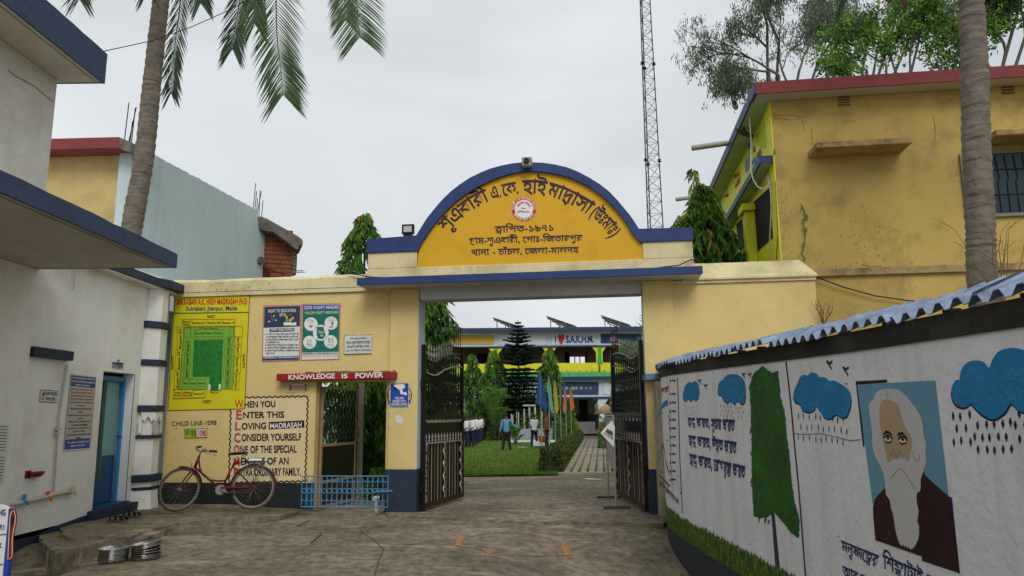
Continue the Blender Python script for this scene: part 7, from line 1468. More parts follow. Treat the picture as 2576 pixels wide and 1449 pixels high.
flag((1200, 122), 24.9, 'yellow flag hanging third in the row', ('yellow', (.55, .42, .03)), ([(1194, 128), (1190, 250), (1194, 330), (1205, 480)], [(1206, 128), (1228, 220), (1246, 400), (1250, 480), (1236, 535)]))
flag((1268, 145), 26.5, 'dark green flag hanging fourth in the row', ('green', (.05, .14, .03)), ([(1260, 152), (1256, 300), (1258, 460)], [(1274, 152), (1290, 280), (1298, 400), (1290, 470)]))
flag((1332, 190), 29.9, 'pink flag hanging fifth in the row', ('pink', (.55, .16, .20)), ([(1326, 196), (1312, 340), (1304, 490), (1316, 520)], [(1338, 196), (1346, 330), (1350, 470), (1330, 526)]))
flag((1393, 215), 32.2, 'orange flag hanging at the far end of the row', ('orange', (.60, .17, .02)), ([(1386, 222), (1382, 330), (1396, 460), (1408, 495)], [(1400, 222), (1425, 330), (1445, 450), (1412, 498)]))
flag((1885, 222), 26, 'pale blue flag hanging by the right gate leaf', ('pale_blue', (.25, .38, .55)), ([(1880, 228), (1872, 330), (1868, 420), (1878, 440)], [(1890, 228), (1900, 320), (1905, 380), (1884, 440)]))
# small courtyard things
def groundpt(u, v, z=.05): return hz(*TC(u, v), z)
t = thing('bucket', groundpt(1052, 872, .35), 'orange plastic bucket standing on the small white platform', 'bucket'); p = WL[t]; MB().lathe([(0, 0), (.12, 0), (.155, .26), (.165, .27), (.150, .25), (.11, .02)], p, 20).build('body', mat('orange_plastic', (.65, .17, .04), bump=0), t, smooth=True); MB().ring(p + Zv * .26, .16, .006, Vector((0, 1, .5)), 14, 4, 0, math.pi).build('handle', steel, t)
p = groundpt(1100, 945, .05); t = thing('flag_platform', (p.x, p.y, .04), 'small white stepped platform with green base on the lawn', 'platform'); MB().box((p.x - .75, p.y - .3, .02), (p.x + .95, p.y + .5, .15)).build('green_base', mat('green_paint', (.03, .14, .07), bump=0), t, bevel=.01); MB().box((p.x - .55, p.y - .15, .151), (p.x + .8, p.y + .4, .345)).build('white_block', pw, t, bevel=.01)
t = thing('lawn_disc', groundpt(870, 940), 'flat white ring lying on the lawn beside the platform', 'ring'); MB().ring(WL[t] + Zv * .02, .42, .03, Zv, 24, 5).build('ring', pw, t); 
gh = mat('pale_hose', (.45, .5, .3), bump=0); tag(MB().tube([groundpt(*q, .06) for q in ((460, 842), (510, 850), (545, 862), (562, 880), (558, 900), (545, 910), (570, 912))], .02, 5).build('hose', gh), 'pale garden hose curling on the lawn', 'hose')
t = thing('switch_box', groundpt(1322, 800, .1), 'small white box on a short leg beside the hedge', 'box'); p = WL[t]; MB().box((p.x - .22, p.y, .3), (p.x + .2, p.y + .12, .62)).build('box', pw, t, bevel=.01); MB().tube([(p.x, p.y + .06, 0), (p.x, p.y + .06, .3)], .03, 6).build('leg', steel, t)
t = tag(MB().add([hz(*TC(1540, 1310), .012), hz(*TC(1600, 1320), .012), hz(*TC(1760, 1322), .012), hz(*TC(1780, 1316), .012), hz(*TC(1600, 1306), .012)], [(0, 1, 2, 3, 4)]).build('paper_strip', pw), 'thin strip of white litter lying on the courtyard paving', 'litter')
# newspaper stand behind the right gate leaf
ns = thing('news_stand', hz(1540, 1265, 0), 'metal newspaper display stand edge-on beside the right gate leaf with a sheet hanging loose', 'display stand')
a0, a1 = hz(1531, 1252, .02), hz(1550, 1277, .02); top = 1.45
for p in (a0, a1): MB().tube([(p.x, p.y, .03), (p.x, p.y, top)], .018, 8).build('post', steel, ns); MB().box((p.x - .20, p.y - .03, .012), (p.x + .22, p.y + .03, .045)).build('foot', mat('foot_brown', (.06, .055, .045), bump=0), ns, bevel=.004)
MB().tube([(a0.x, a0.y, .62), (a1.x, a1.y, .62)], .014, 6).build('rail', steel, ns); MB().tube([(a0.x, a0.y, top), (a1.x, a1.y, top)], .014, 6).build('rail', steel, ns)
bdv = [Vector((a0.x, a0.y, .65)), Vector((a1.x, a1.y, .65)), Vector((a1.x, a1.y, top - .02)), Vector((a0.x, a0.y, top - .02))]; o_ = Vector((.02, 0, 0)); mk('backing_board', bdv + [v + o_ for v in bdv], [(0, 1, 2, 3), (7, 6, 5, 4)] + [(i, (i + 1) % 4, (i + 1) % 4 + 4, i + 4) for i in range(4)], mat('board_pale', (.42, .42, .40), bump=0), ns)
NP = YS(a1.y - .06); Z4 = tr(1006.2, 723.2, .4122); np_ = poly('newspaper_sheet', NP, pts(Z4, [(1293, 812), (1312, 850), (1306, 975), (1225, 890), (1240, 868)]), mat('newsprint', (.72, .72, .70), bump=0, var=.1, vs=20), ns, 0, .004)
poly('news_photo', NP, pts(Z4, [(1262, 862), (1300, 880), (1298, 905), (1254, 880)]), mat('news_dark', (.12, .10, .11), bump=0, var=.6, vs=40), np_, .004)
for k in range(4): line('print_line', NP, pts(Z4, [(1240 + 8 * k, 888 - 5 * k), (1300, 930 - 6 * k)]), .008, mat('news_grey', (.2, .2, .2), bump=0), np_, .004)
p = YS(24).hit(*TC(1825, 500)); t = thing('straw_shade', (p.x, 24, .03), 'pale straw coloured cone shade on a wooden stand near the right gate leaf', 'shade'); strw = mat('straw', (.38, .30, .16), bump=.2)
MB().lathe([(.02, .32), (.42, .0), (.36, .0), (.0, .26)], (p.x, 24, p.z - .08), 18).build('cone', strw, t, smooth=True); MB().tube([(p.x, 24, .03), (p.x, 24, p.z)], .03, 6).build('pole', steel, t); MB().box((p.x - .25, 23.9, p.z - .55), (p.x + .35, 24.1, p.z - .45)).build('shelf', mat('shelf_wood', (.18, .13, .08), bump=0), t)
# ================================================================== PEOPLE
skin = mat('brown_skin', (.10, .045, .025), rough=.5, bump=0, var=.05); hairm = mat('black_hair', (.008, .007, .007), rough=.6, bump=.2)
def skinmesh(name, verts, edges, radii, m, parent, sub=1):
    me = bpy.data.meshes.new('tmp'); me.from_pydata([tuple(v) for v in verts], edges, []); o = bpy.data.objects.new('tmp', me); COL.objects.link(o)
    o.modifiers.new('s', 'SKIN'); 
    for i, r in enumerate(radii):
        rr = r if hasattr(r, '__len__') else (r, r); me.skin_vertices[0].data[i].radius = rr
    me.skin_vertices[0].data[0].use_root = True
    sb = o.modifiers.new('u', 'SUBSURF'); sb.levels = sub; sb.render_levels = sub
    bpy.context.view_layer.update(); dg = bpy.context.evaluated_depsgraph_get(); nm = bpy.data.meshes.new_from_object(o.evaluated_get(dg)); bpy.data.objects.remove(o); bpy.data.meshes.remove(me)
    nm.name = name; nm.materials.clear(); nm.materials.append(m); nm.polygons.foreach_set('use_smooth', [True] * len(nm.polygons))
    ob = bpy.data.objects.new(name, nm); COL.objects.link(ob); ob.parent = parent; return ob
def person(p, h, face, label, shirt, trouser, arms, stance=.09, shirt_long=0., group=None, feet=(.12, .10, .08), sit=False, elbow=None):
    """arms: list of (elbow offset, hand offset) from the shoulder for left/right, in body frame (x right, y forward, z up), unit = height"""
    t = thing('person', p, label, 'person', group); t.rotation_euler = (0, 0, face); s = h
    V = lambda x, y, z: Vector((x * s, y * s, z * s))
    k = []; E = []; Rr = []
    def add(v, r, par=None): k.append(v); Rr.append(tuple(q * s for q in r) if hasattr(r, '__len__') else r * s); 
    def node(x, y, z, r, par=None):
        add(V(x, y, z), r); i = len(k) - 1
        if par is not None: E.append((par, i))
        return i
    pel = node(0, 0, .52, (.075, .055)); w1 = node(0, .0, .60, (.068, .05), pel); ch_ = node(0, .0, .72, (.085, .058), w1); nk = node(0, .0, .815, (.045, .04), ch_); n2 = node(0, .005, .855, .030, nk); hd = node(0, .012, .905, (.042, .046), n2); ht = node(0, .005, .965, (.040, .044), hd)
    nose = node(0, .062, .905, .008, hd); 
    for sd_ in (-1, 1): node(.046 * sd_, 0, .905, .010, hd)
    J = {}
    for sd_, (el, ha) in zip((-1, 1), arms):
        sh = node(.105 * sd_, 0, .80, .030, nk); e_ = node(.105 * sd_ + el[0], el[1], .80 + el[2], .022, sh); wr = node(.105 * sd_ + ha[0], ha[1], .80 + ha[2], .015, e_); d = (k[wr] - k[e_]).normalized(); pm2 = node(*((k[wr] + d * .035 * s) / s), (.020, .011), wr)
        sdv = d.cross(Vector((0, 1, 0.01))).normalized(); J[sd_] = (sh, e_, wr)
        for f_, (o_, l_) in enumerate(((-.017, .038), (-.006, .044), (.006, .042), (.016, .034))):
            b0 = (k[pm2] + sdv * o_ * s + d * .012 * s) / s; a = node(*b0, .0062, pm2); node(*((k[a] + d * l_ * s + Vector((0, .008 * s, -.004 * s))) / s), .005, a)
        b0 = (k[pm2] - sdv * .020 * s * sd_ - d * .01 * s) / s; a = node(*b0, .007, pm2); node(*((k[a] + d * .028 * s - sdv * .010 * s * sd_) / s), .0055, a)
    Lg = {}
    for sd_ in (-1, 1):
        hp = node(.045 * sd_, 0, .49, .055, pel)
        if sit: kn = node(.055 * sd_, .2, .44, .038, hp); an = node(.06 * sd_, .22, .24, .024, kn)
        else: kn = node((.045 + stance * .3) * sd_, .012, .28, .036, hp); an = node((.045 + stance * .6) * sd_, -.01, .05, .022, kn)
        hl = an; to = node(k[an].x / s, k[an].y / s + .085, .016 + (k[an].z / s - .05), (.020, .012), an); Lg[sd_] = (hp, kn, an)
    skinmesh('body', k, E, Rr, skin, t)
    # shirt
    k2 = []; E2 = []; R2 = []
    def nd(v, r, par=None):
        k2.append(Vector(v)); R2.append(tuple(q * s for q in r) if hasattr(r, '__len__') else r * s)
        if par is not None: E2.append((par, len(k2) - 1))
        return len(k2) - 1
    b0 = nd(V(0, 0, .46 - shirt_long), (.098, .072)); b1 = nd(V(0, 0, .56), (.088, .064), b0); b2 = nd(V(0, 0, .72), (.098, .070), b1); b3 = nd(V(0, 0, .80), (.072, .052), b2); b4 = nd(V(0, 0, .825), (.045, .040), b3)
    for sd_ in (-1, 1):
        sh, e_, wr = J[sd_]; a = nd(k[sh], .040, b3); b_ = nd(k[e_], .031, a); nd(k[e_].lerp(k[wr], .9 if shirt != whs else .35), .025, b_)
    skinmesh('shirt', k2, E2, R2, shirt, t)
    k2 = []; E2 = []; R2 = []; b0 = nd(V(0, 0, .53), (.083, .06))
    for sd_ in (-1, 1):
        hp, kn, an = Lg[sd_]; a = nd(k[hp], .062, b0); b_ = nd(k[kn], .045, a); nd(k[an] + Vector((0, 0, .0)), .034, b_)
    skinmesh('trousers', k2, E2, R2, trouser, t)
    for sd_ in (-1, 1):
        a = k[Lg[sd_][2]]; c = a + Vector((0, .035 * s, -.038 * s)); V_ = [c + Vector((.026 * s * math.cos(q), .07 * s * math.sin(q), zz)) for zz in (-.012 * s, .02 * s) for q in [2 * math.pi * j / 12 for j in range(12)]]
        WL[t] = Vector((0, 0, 0)); mk('shoe', V_, [(j, (j + 1) % 12, 12 + (j + 1) % 12, 12 + j) for j in range(12)] + [tuple(range(12, 24))], mat('shoe_%d' % int(feet[0] * 100), feet, bump=0), t)
    M = []; 
    for j in range(9):
        for q in range(14):
            ph_ = math.pi * .62 * j / 8; an = 2 * math.pi * q / 14; fr_ = max(0, math.sin(an)) * .45; ph2 = ph_ * (1 - fr_ * .55); M.append(Vector((.048 * s * math.sin(ph2) * math.cos(an), .052 * s * math.sin(ph2) * math.sin(an) + .002 * s, .938 * s + .052 * s * math.cos(ph2))))
    mk('hair', M, [(14 * j + q, 14 * j + (q + 1) % 14, 14 * j + 14 + (q + 1) % 14, 14 * j + 14 + q) for j in range(8) for q in range(14)], hairm, t, smooth=True); WL[t] = Vector(p)
    return t
whs = mat('white_school_shirt', (.68, .69, .72), bump=.2, bs=20, var=.06); nvt = mat('navy_trousers', (.012, .014, .045), bump=.1); bls = mat('blue_shirt', (.10, .26, .46), bump=.25, bs=15, var=.12); gys = mat('grey_white_shirt', (.50, .50, .52), bump=.2, bs=15); brs = mat('brown_shirt', (.16, .06, .025), bump=.2, bs=15); drk = mat('dark_trousers', (.016, .018, .026), bump=.1)
fold = ((( .01, .02, -.16), (.13, .10, -.13)), ((-.01, .02, -.16), (-.13, .10, -.13))); hang = (((-.02, -.01, -.17), (-.03, .02, -.31)), ((.02, -.01, -.17), (.03, .02, -.31)))
back = (((-.03, -.03, -.16), (.04, -.10, -.26)), ((.03, -.03, -.16), (-.05, -.10, -.27)))
grp = 'schoolboys in a row at the left of the lawn'
for i, (u, v, fc_, ar, lab) in enumerate(((140, 950, -1.2, back, 'schoolboy in white shirt and navy trousers, foremost beside the left gate leaf, hands behind'), (200, 948, -1.0, back, 'schoolboy in white shirt second from the left in the row'), (248, 925, -1.1, hang, 'schoolboy in white shirt standing third in the receding row'), (290, 898, -1.2, hang, 'schoolboy in white shirt standing fourth in the receding row'), (318, 880, -1.2, back, 'schoolboy in white shirt standing fifth in the receding row'), (345, 862, -1.3, hang, 'schoolboy in white shirt at the far right end of the row'))):
    p = groundpt(u, v, .05); hh = (CAMH - .05) + (1041 - TC(0, 525 + i * 2)[1]) / 1850 * p.y; person((p.x, p.y, .05), 1.42 + .02 * (i % 3), fc_, lab, whs, nvt, ar, group=grp)
p = groundpt(622, 992, .05); person((p.x, p.y, .05), 1.50, .1, 'man in a light blue shirt and dark jeans seen from behind, one arm held out', bls, drk, (((-.03, -.01, -.17), (-.06, .01, -.31)), ((.07, .02, -.13), (.20, .06, -.20))), feet=(.4, .4, .42), shirt_long=.03)
p = groundpt(960, 948, .05); person((p.x, p.y, .05), 1.46, .4, 'man in a pale grey shirt and navy trousers standing with folded arms', gys, nvt, fold)
p = groundpt(1110, 958, .05); person((p.x, p.y, .05), 1.52, 1.3, 'man in a brown shirt standing sideways behind the blue flag pole', brs, drk, hang, shirt_long=.02)
p = YS(43.6).hit(*TC(1716, 725)); person((p.x, 43.6, p.z - .02), 1.85, -1.4, 'man in a pale shirt standing with one foot up at the school doorway', mat('pale_green_shirt', (.20, .21, .17), bump=0), drk, hang)
# ================================================================== TREES
def mast_tree(name, base, hgt, prof, label, n, ln=.2, wd=.022, wts=(5, 4, 1, .5), group=None, top_young=True, trunkm=bark):
    t = thing(name, base, label, 'tree', group); b = Vector(base)
    MB().tube([b, b + Vector((.03, .02, hgt * .5)), b + Vector((0, 0, hgt * .97))], [.07, .05, .012], 8).build('trunk', trunkm, t)
    V = []; Fc = []; MI = []; twigs = MB(); sprays = int(n / 22)
    def rad(zf):
        for (a, ra), (c, rc_) in zip(prof[:-1], prof[1:]):
            if a <= zf <= c: return ra + (rc_ - ra) * (zf - a) / (c - a)
        return prof[-1][1]
    for q in range(sprays):
        zf = random.random() ** .9; R = rad(zf) * random.uniform(.55, 1.12) * (1 + .22 * mn.noise(Vector((zf * 6, q * .1, 0)))); an = random.uniform(0, 2 * math.pi); z0 = hgt * zf; o = b + Vector((math.cos(an) * R * .35, math.sin(an) * R * .35, z0 + .10)); tip = b + Vector((math.cos(an) * R, math.sin(an) * R, z0 - ln * random.uniform(.2, 1.6)))
        young = random.random() < (.10 + (.5 if zf > .88 and top_young else 0)); mi_ = (random.choice((2, 2, 2, 1, 1, 2, 1, 3)) if young else random.choices((0, 1), (5, 4 + 6 * zf))[0])
        if random.random() < .3: twigs.tube([o, o.lerp(tip, .6) + Vector((0, 0, .06)), tip], .004, 3, cap=False)
        od = Vector((math.cos(an), math.sin(an), 0))
        for j in range(22):
            f_ = random.random(); p = o.lerp(tip, f_) + Vector((0, 0, .1 * math.sin(f_ * 3)))
            d = (od * random.uniform(.1, .7) + Vector((random.gauss(0, .35), random.gauss(0, .35), -1.1 + .3 * random.random()))).normalized(); L_ = ln * random.uniform(.6, 1.2); w = wd * random.uniform(.7, 1.2)
            s_ = d.cross(Vector((random.gauss(0, 1), random.gauss(0, 1), .1))).normalized(); m1 = p + (d + od * .35).normalized() * L_ * .5; e_ = p + d * L_
            k = len(V); V += [p - s_ * w * .2, p + s_ * w * .2, m1 + s_ * w, e_, m1 - s_ * w]; Fc.append((k, k + 1, k + 2, k + 3, k + 4)); MI.append(mi_ if random.random() < .8 else random.choice((0, 1)))
    mk('crown', V, Fc, lg, t, mi=MI, kind='stuff'); twigs.build('twigs', bark, t, kind='stuff')
    return t
def vbase(u, y, z=0): p = YS(y).hit(u, 1041); return (p.x, y, z)
def vh(v, u, y): return YS(y).hit(u, v).z
y = 15.5; mast_tree('mast_tree', vbase(906, y), vh(548, 906, y), [(0, .7), (.5, .74), (.78, .62), (.9, .46), (.97, .22), (1, .06)], 'drooping-leaved mast tree rising behind the front wall left of the arch', 9500, .22, .024)
y = 13.9; mast_tree('mast_tree', vbase(1800, y), vh(470, 1785, y), [(0, .95), (.55, .98), (.72, .85), (.84, .62), (.93, .32), (1, .1)], 'drooping-leaved mast tree between the arch and the lime building side', 14000, .25, .026)
t = mast_tree('mast_tree', vbase(1776, 13.8), vh(435, 1780, 13.8), [(0, .1), (.8, .1), (.9, .14), (1, .05)], 'thin young mast tree shoot standing highest beside the lime building', 1100, .2, .02)
y = 15.6; mast_tree('mast_tree', vbase(1728, y), vh(553, 1728, y), [(0, .3), (.7, .34), (.88, .26), (1, .06)], 'short mast tree with yellow young leaves just right of the arch band', 2600, .22, .022)
y = 15.5; mast_tree('mast_tree', vbase(1082, y), vh(700, 1082, y), [(0, .42), (.3, .5), (.6, .52), (.8, .46), (.92, .3), (1, .08)], 'tall bushy mast tree just inside the gate behind the left leaf', 6500, .26, .026)
y = 14.5; mast_tree('mast_tree', vbase(935, y), vh(925, 935, y), [(0, .2), (.35, .3), (.6, .62), (.8, .6), (.95, .4), (1, .1)], 'leafy tree seen through the small side gateway', 5000, .24, .024)
pp = MB().tube([vbase(908, 13.9), vbase(908, 13.9, 2.1)], .055, 10).build('slim_tree', mat('pale_trunk', (.35, .33, .28), bump=.3, stain=(.1, .09, .07), ss=6)); tag(pp, 'slim pale trunk standing in the small side gateway opening', 'trunk')
gA = 'mast trees in front of the school building'
y = 40.5; mast_tree('mast_tree', vbase(1188, y), vh(893, 1188, y), [(0, 0.52), (.4, 0.83), (.7, 0.71), (.9, 0.40), (1, 0.07)], 'mast tree at the far left of the lawn in front of the school', 3600, .34, .042, group=gA)
mast_tree('mast_tree', vbase(1242, y), vh(884, 1242, y), [(0, 0.46), (.3, 0.86), (.6, 0.94), (.8, 0.69), (.93, 0.34), (1, 0.07)], 'mast tree between the pine and the leftmost mast tree', 4200, .34, .042, group=gA)
mast_tree('mast_tree', vbase(1384, y), vh(871, 1384, y), [(0, 0.57), (.35, 0.90), (.6, 0.83), (.85, 0.48), (1, 0.07)], 'mast tree right of the pine behind the mint flag', 4000, .34, .042, group=gA)
# norfolk pine
y = 40.2; bx_ = vbase(1306, y); H_ = vh(805, 1306, y); t = thing('pine_tree', bx_, 'tiered dark pine standing in the middle before the school', 'tree'); b = Vector(bx_)
MB().tube([b, b + Zv * H_], [.07, .012], 8).build('trunk', bark, t)
z = H_ * .97; r = .14; V = []; Fc = []; MI = []; bm_ = MB(); ti = 0
while z > .75:
    nb = 9 if z > H_ * .25 else 10; a0 = random.random() * 6
    for j in range(nb):
        a = a0 + 2 * math.pi * j / nb; d = Vector((math.cos(a), math.sin(a), .18 if z > H_ * .6 else .02)); R = r * random.uniform(.7, 1.15); bm_.tube([b + Zv * z, b + Zv * z + d * R], .008, 3, cap=False); sd_ = Vector((-math.sin(a), math.cos(a), 0))
        for q in range(int(40 + R * 120)):
            f_ = random.random() ** .75; p = b + Zv * (z + random.gauss(0, .012)) + d * R * f_; side_len = .16 * (1.1 - f_) * (R / .9 + .35)
            dd = (sd_ * random.choice((-1, 1)) * random.uniform(.5, 1) + d * .7 + Zv * random.uniform(-.1, .45)).normalized(); w = .011; up2 = dd.cross(Zv).normalized(); k = len(V); L_ = side_len * random.uniform(.6, 1.3) + .05; V += [p - up2 * w, p + up2 * w, p + dd * L_ + up2 * w * .4, p + dd * L_ - up2 * w * .4]; Fc.append((k, k + 1, k + 2, k + 3)); MI.append(random.random() > .6)
            k = len(V); V += [p - Zv * w, p + Zv * w * 1.2, p + dd * L_ + Zv * .02, p + dd * L_ - Zv * w * .4]; Fc.append((k, k + 1, k + 2, k + 3)); MI.append(0)
    z -= random.uniform(.19, .28); r = min(1.15, r + .125) if z > H_ * .45 else random.uniform(.95, 1.3)
mk('foliage', V, Fc, pine, t, mi=[int(q) for q in MI], kind='stuff'); bm_.build('branches', bark, t, kind='stuff')
# shrubs
def shrub(c, rx, rz, label, mats, n, ln=.1, wd=.03, wts=None):
    t = thing('shrub', (c[0], c[1], .03), label, 'shrub'); C0 = Vector((c[0], c[1], .03))
    def gen():
        u = Vector((random.gauss(0, 1), random.gauss(0, 1), random.gauss(0, 1))).normalized(); u.z = abs(u.z) * 1.0; rr = random.uniform(.6, 1.1) * (1 + .25 * mn.noise(u * 2.2 + C0)); return C0 + Vector((u.x * rx * rr, u.y * rx * rr, .05 + u.z * rz * rr)), u
    leafcloud('foliage', gen, n, ln, wd, mats, t, wts=wts); MB().tube([C0, C0 + Zv * rz * .7], .04, 6).build('stem', bark, t)
def sh(u, y, w_px, v_top, lab, mats, n, **k): p = vbase(u, y); shrub(p, w_px / 1850 * y / 2, max(.3, vh(v_top, u, y) - .03), lab, mats, n, **k)
sh(1194, 41.5, 46, 1016, 'olive croton bush with reddish leaves behind the schoolboys', [lg[1], limel[1], hedm[2]], 1500); sh(1222, 41, 44, 1048, 'dark bush right of the schoolboys at the lawn edge', hedm, 1500); sh(1255, 39.5, 60, 1050, 'dark low bush left of the planter wall', hedm[:2], 1500)
sh(1436, 40, 42, 1053, 'round lime green shrub at the far end of the hedge', limel, 1800, wts=(4, 2)); sh(1405, 38, 30, 1058, 'small green shrub left of the lime green shrub', lg[:2], 800); sh(1520, 30, 34, 1058, 'green bush at the right side of the path end', [lg[1], limel[1]], 900); sh(1330, 39.5, 110, 1046, 'dark planting filled behind the planter wall', [lg[0], lg[1]], 2600); sh(1432, 40, 30, 1000, 'leafy croton standing by the corridor column', [lg[1], limel[1]], 900)
sh(955, 13.6, 50, 1200, 'low green plants just inside the side gateway', [lg[1], limel[1]], 1200, ln=.12); sh(925, 15.5, 130, 1040, 'dark hedge bush behind the side gateway trunk', [lg[0], hedm[0]], 3500, ln=.14, wd=.05); sh(1000, 16.2, 130, 1040, 'dark bush hidden behind the left gate pillar', [lg[0], hedm[0]], 2500, ln=.14, wd=.05)
sh(1308, 42, 96, 955, 'big dark shrub mass behind the pine trunk', [lg[0], pine[1]], 4200, ln=.16, wd=.05); sh(1215, 42.5, 60, 985, 'dark bush behind the areca palm', [lg[0], hedm[0]], 1800, ln=.14, wd=.05)
# small areca palms
def areca(base, hgt, label, nf=11, spr=1.):
    t = thing('small_palm', base, label, 'palm'); b = Vector(base)
    for i in range(nf):
        a = 2 * math.pi * i / nf + random.uniform(-.2, .2); out = random.uniform(.35, .75) * hgt * spr; tipz = hgt * random.uniform(.55, 1.05); P = [b + Vector((math.cos(a) * out * f_ ** 1.2, math.sin(a) * out * f_ ** 1.2, tipz * math.sin(min(1.9, f_ * 1.75)) )) for f_ in [k / 10 for k in range(11)]]
        mb = MB(); mb.tube(P, [.014 * (1 - .08 * k) for k in range(11)], 4, 1); 
        for k in range(3, 10):
            for q in range(3):
                f_ = q / 3; p = P[k].lerp(P[k + 1], f_); tg = (P[k + 1] - P[k]).normalized(); s_ = tg.cross(Zv).normalized()
                for sg in (-1, 1):
                    L_ = hgt * .22 * (1 - abs(k - 6) * .12); e_ = p + (s_ * sg + tg * .6 + Zv * -.25).normalized() * L_; w = tg * .014; mb.add([p - w, p + w, (p + e_) / 2 + w * 1.3 + Zv * .02, e_, (p + e_) / 2 - w * 1.3 + Zv * .02], [(0, 1, 2, 3, 4)], 0)
        mb.build('frond', [lg[1] if i % 3 else limel[1], palmr], t)
    return t
areca(vbase(1243, 39.2), 2.9, 'small areca palm in front of the middle mast tree', 12, .42); areca(vbase(1296, 34.5), 1.0, 'little palm just right of the man in blue', 9, .7)
areca(vbase(1622, 17), 3.6, 'small palm top showing above the right gate leaf', 9, .22)
# ================================================================== COCONUT PALMS
def trunk_palm(name, P, r0, r1, label):
    t = thing(name, P[0], label, 'palm tree'); Q = []; n = 150; P = [Vector(p) for p in P]
    for i in range(n + 1):
        f_ = i / n * (len(P) - 1); k = min(int(f_), len(P) - 2); q = f_ - k; p0, p1, p2, p3 = [P[max(0, min(len(P) - 1, k + j))] for j in (-1, 0, 1, 2)]
        Q.append(.5 * ((2 * p1) + (p2 - p0) * q + (2 * p0 - 5 * p1 + 4 * p2 - p3) * q * q + (3 * p1 - p0 - 3 * p2 + p3) * q ** 3))
    R = [(r0 + (r1 - r0) * i / n) * (1 + .045 * ((i % 3) == 0) - .03 * ((i % 3) == 1) + .05 * mn.noise(Vector((i * .35, r0 * 9, 0)))) for i in range(n + 1)]
    MB().tube(Q, R, 22).build('trunk', barkp, t, smooth=True); return t, Q[-1]
def frond(t, P, L_, mats, droop=1., n=46, w=.018, name='frond', narrow=1.):
    P = [Vector(p) for p in P]; Q = []
    for i in range(n + 1):
        f_ = i / n * (len(P) - 1); k = min(int(f_), len(P) - 2); q = f_ - k; p0, p1, p2, p3 = [P[max(0, min(len(P) - 1, k + j))] for j in (-1, 0, 1, 2)]
        Q.append(.5 * ((2 * p1) + (p2 - p0) * q + (2 * p0 - 5 * p1 + 4 * p2 - p3) * q * q + (3 * p1 - p0 - 3 * p2 + p3) * q ** 3))
    mb = MB(); mb.tube(Q, [.022 * (1 - .85 * i / n) for i in range(n + 1)], 5, 1); w *= .8
    for i in range(3, n):
        tg = (Q[i + 1] - Q[i - 1]).normalized(); s_ = tg.cross(Vector((0, 1, 0.15))).normalized(); s2 = tg.cross(Zv)
        if s2.length > .25: s_ = (s_ * .4 + s2.normalized() * .8).normalized()
        for h_ in (0, .5):
            for sg in (-1, 1):
                f_ = i / n; ll = 1.3 * L_ * (math.sin(math.pi * min(1, .12 + f_ * .70)) ** .5 * .75 + .25) * random.uniform(.85, 1.1); p = Q[i].lerp(Q[i + 1], h_)
                droop_ = droop * .14; d0 = (s_ * sg * narrow * .95 + tg * .95 + Vector((0, random.gauss(0, .12), 0))).normalized(); d1 = (d0 + Vector((0, 0, -1.1 * droop_))).normalized(); d2 = (d0 + Vector((0, 0, -1.9 * droop_))).normalized(); wv = d0.cross(Vector((random.gauss(0, .4), 1, random.gauss(0, .4)))).normalized() * w
                a = p + d0 * ll * .35; b_ = a + d1 * ll * .35; c = b_ + d2 * ll * .3; mb.add([p - wv * .4, p + wv * .4, a + wv, a - wv, b_ + wv * .8, b_ - wv * .8, c], [(0, 1, 2, 3), (3, 2, 4, 5), (5, 4, 6)], 0)
    return mb.build(name, mats, t)
PY = YS(12.9)
def pp_(u, v, dy=0): return YS(12.9 + dy).hit(u, v)
base = pp_(312, 900); tL, topL = trunk_palm('coconut_palm', [(base.x, 12.9, -.1), pp_(318, 700), pp_(334, 560), pp_(362, 400), pp_(380, 230), pp_(396, 80), pp_(408, -40), pp_(418, -230)], .19, .135, 'tall leaning coconut palm behind the prayer hall roof at left')
C0 = topL + Zv * .1
for P, L_, dr, nn_ in (
    (((470, -300), (520, -180), (545, -60), (505, 40), (430, 60), (436, 150), (430, 240)), 0, 0, 0),):
    pass
def pf_(L, dys): return [C0] + [pp_(u, v, d) for (u, v), d in zip(L, dys)]
fm = [palmg, palmr]; fd = [palmd, palmr]
frond(tL, pf_([(448, -200), (458, -90), (452, 20), (440, 110), (434, 175), (430, 235)], [.5, .8, .9, .9, .9, .9]), .42, fd, 1.0, 44, .016, narrow=.55)
frond(tL, pf_([(560, -340), (660, -230), (690, -60), (697, 90), (706, 170), (712, 240)], [-.3, -.6, -.8, -.8, -.8, -.8]), .62, fm, .9, 56, .017, narrow=.8)
frond(tL, pf_([(540, -280), (610, -180), (615, -70), (600, 20), (590, 80), (585, 125)], [.3, .8, 1.0, 1.0, 1.0, 1.0]), .5, fd, 1.0, 46, .017, narrow=.6)
frond(tL, pf_([(530, -300), (640, -260), (665, -120), (645, -30), (640, 20), (640, 60)], [-.5, -1.1, -1.4, -1.4, -1.4, -1.4]), .45, fm, 1.0, 40, .017, narrow=.6)
frond(tL, pf_([(640, -420), (800, -330), (870, -160), (892, -40), (900, 40), (905, 95)], [0, .2, .3, .3, .3, .3]), .66, fm, .55, 56, .015, narrow=.95)
frond(tL, pf_([(600, -380), (760, -280), (840, -140), (860, -50), (866, 10), (868, 50)], [.4, .9, 1.2, 1.2, 1.2, 1.2]), .5, fm, .7, 44, .016, narrow=.8)
frond(tL, pf_([(330, -330), (250, -270), (215, -150), (205, -60), (200, 0)], [0, 0, 0, 0, 0]), .48, fd, 1.0, 40, .017, narrow=.7)
frond(tL, pf_([(380, -250), (372, -160), (370, -80), (372, -20)], [-.5, -.8, -.9, -.9]), .42, fd, 1.0, 34, .017, narrow=.6)
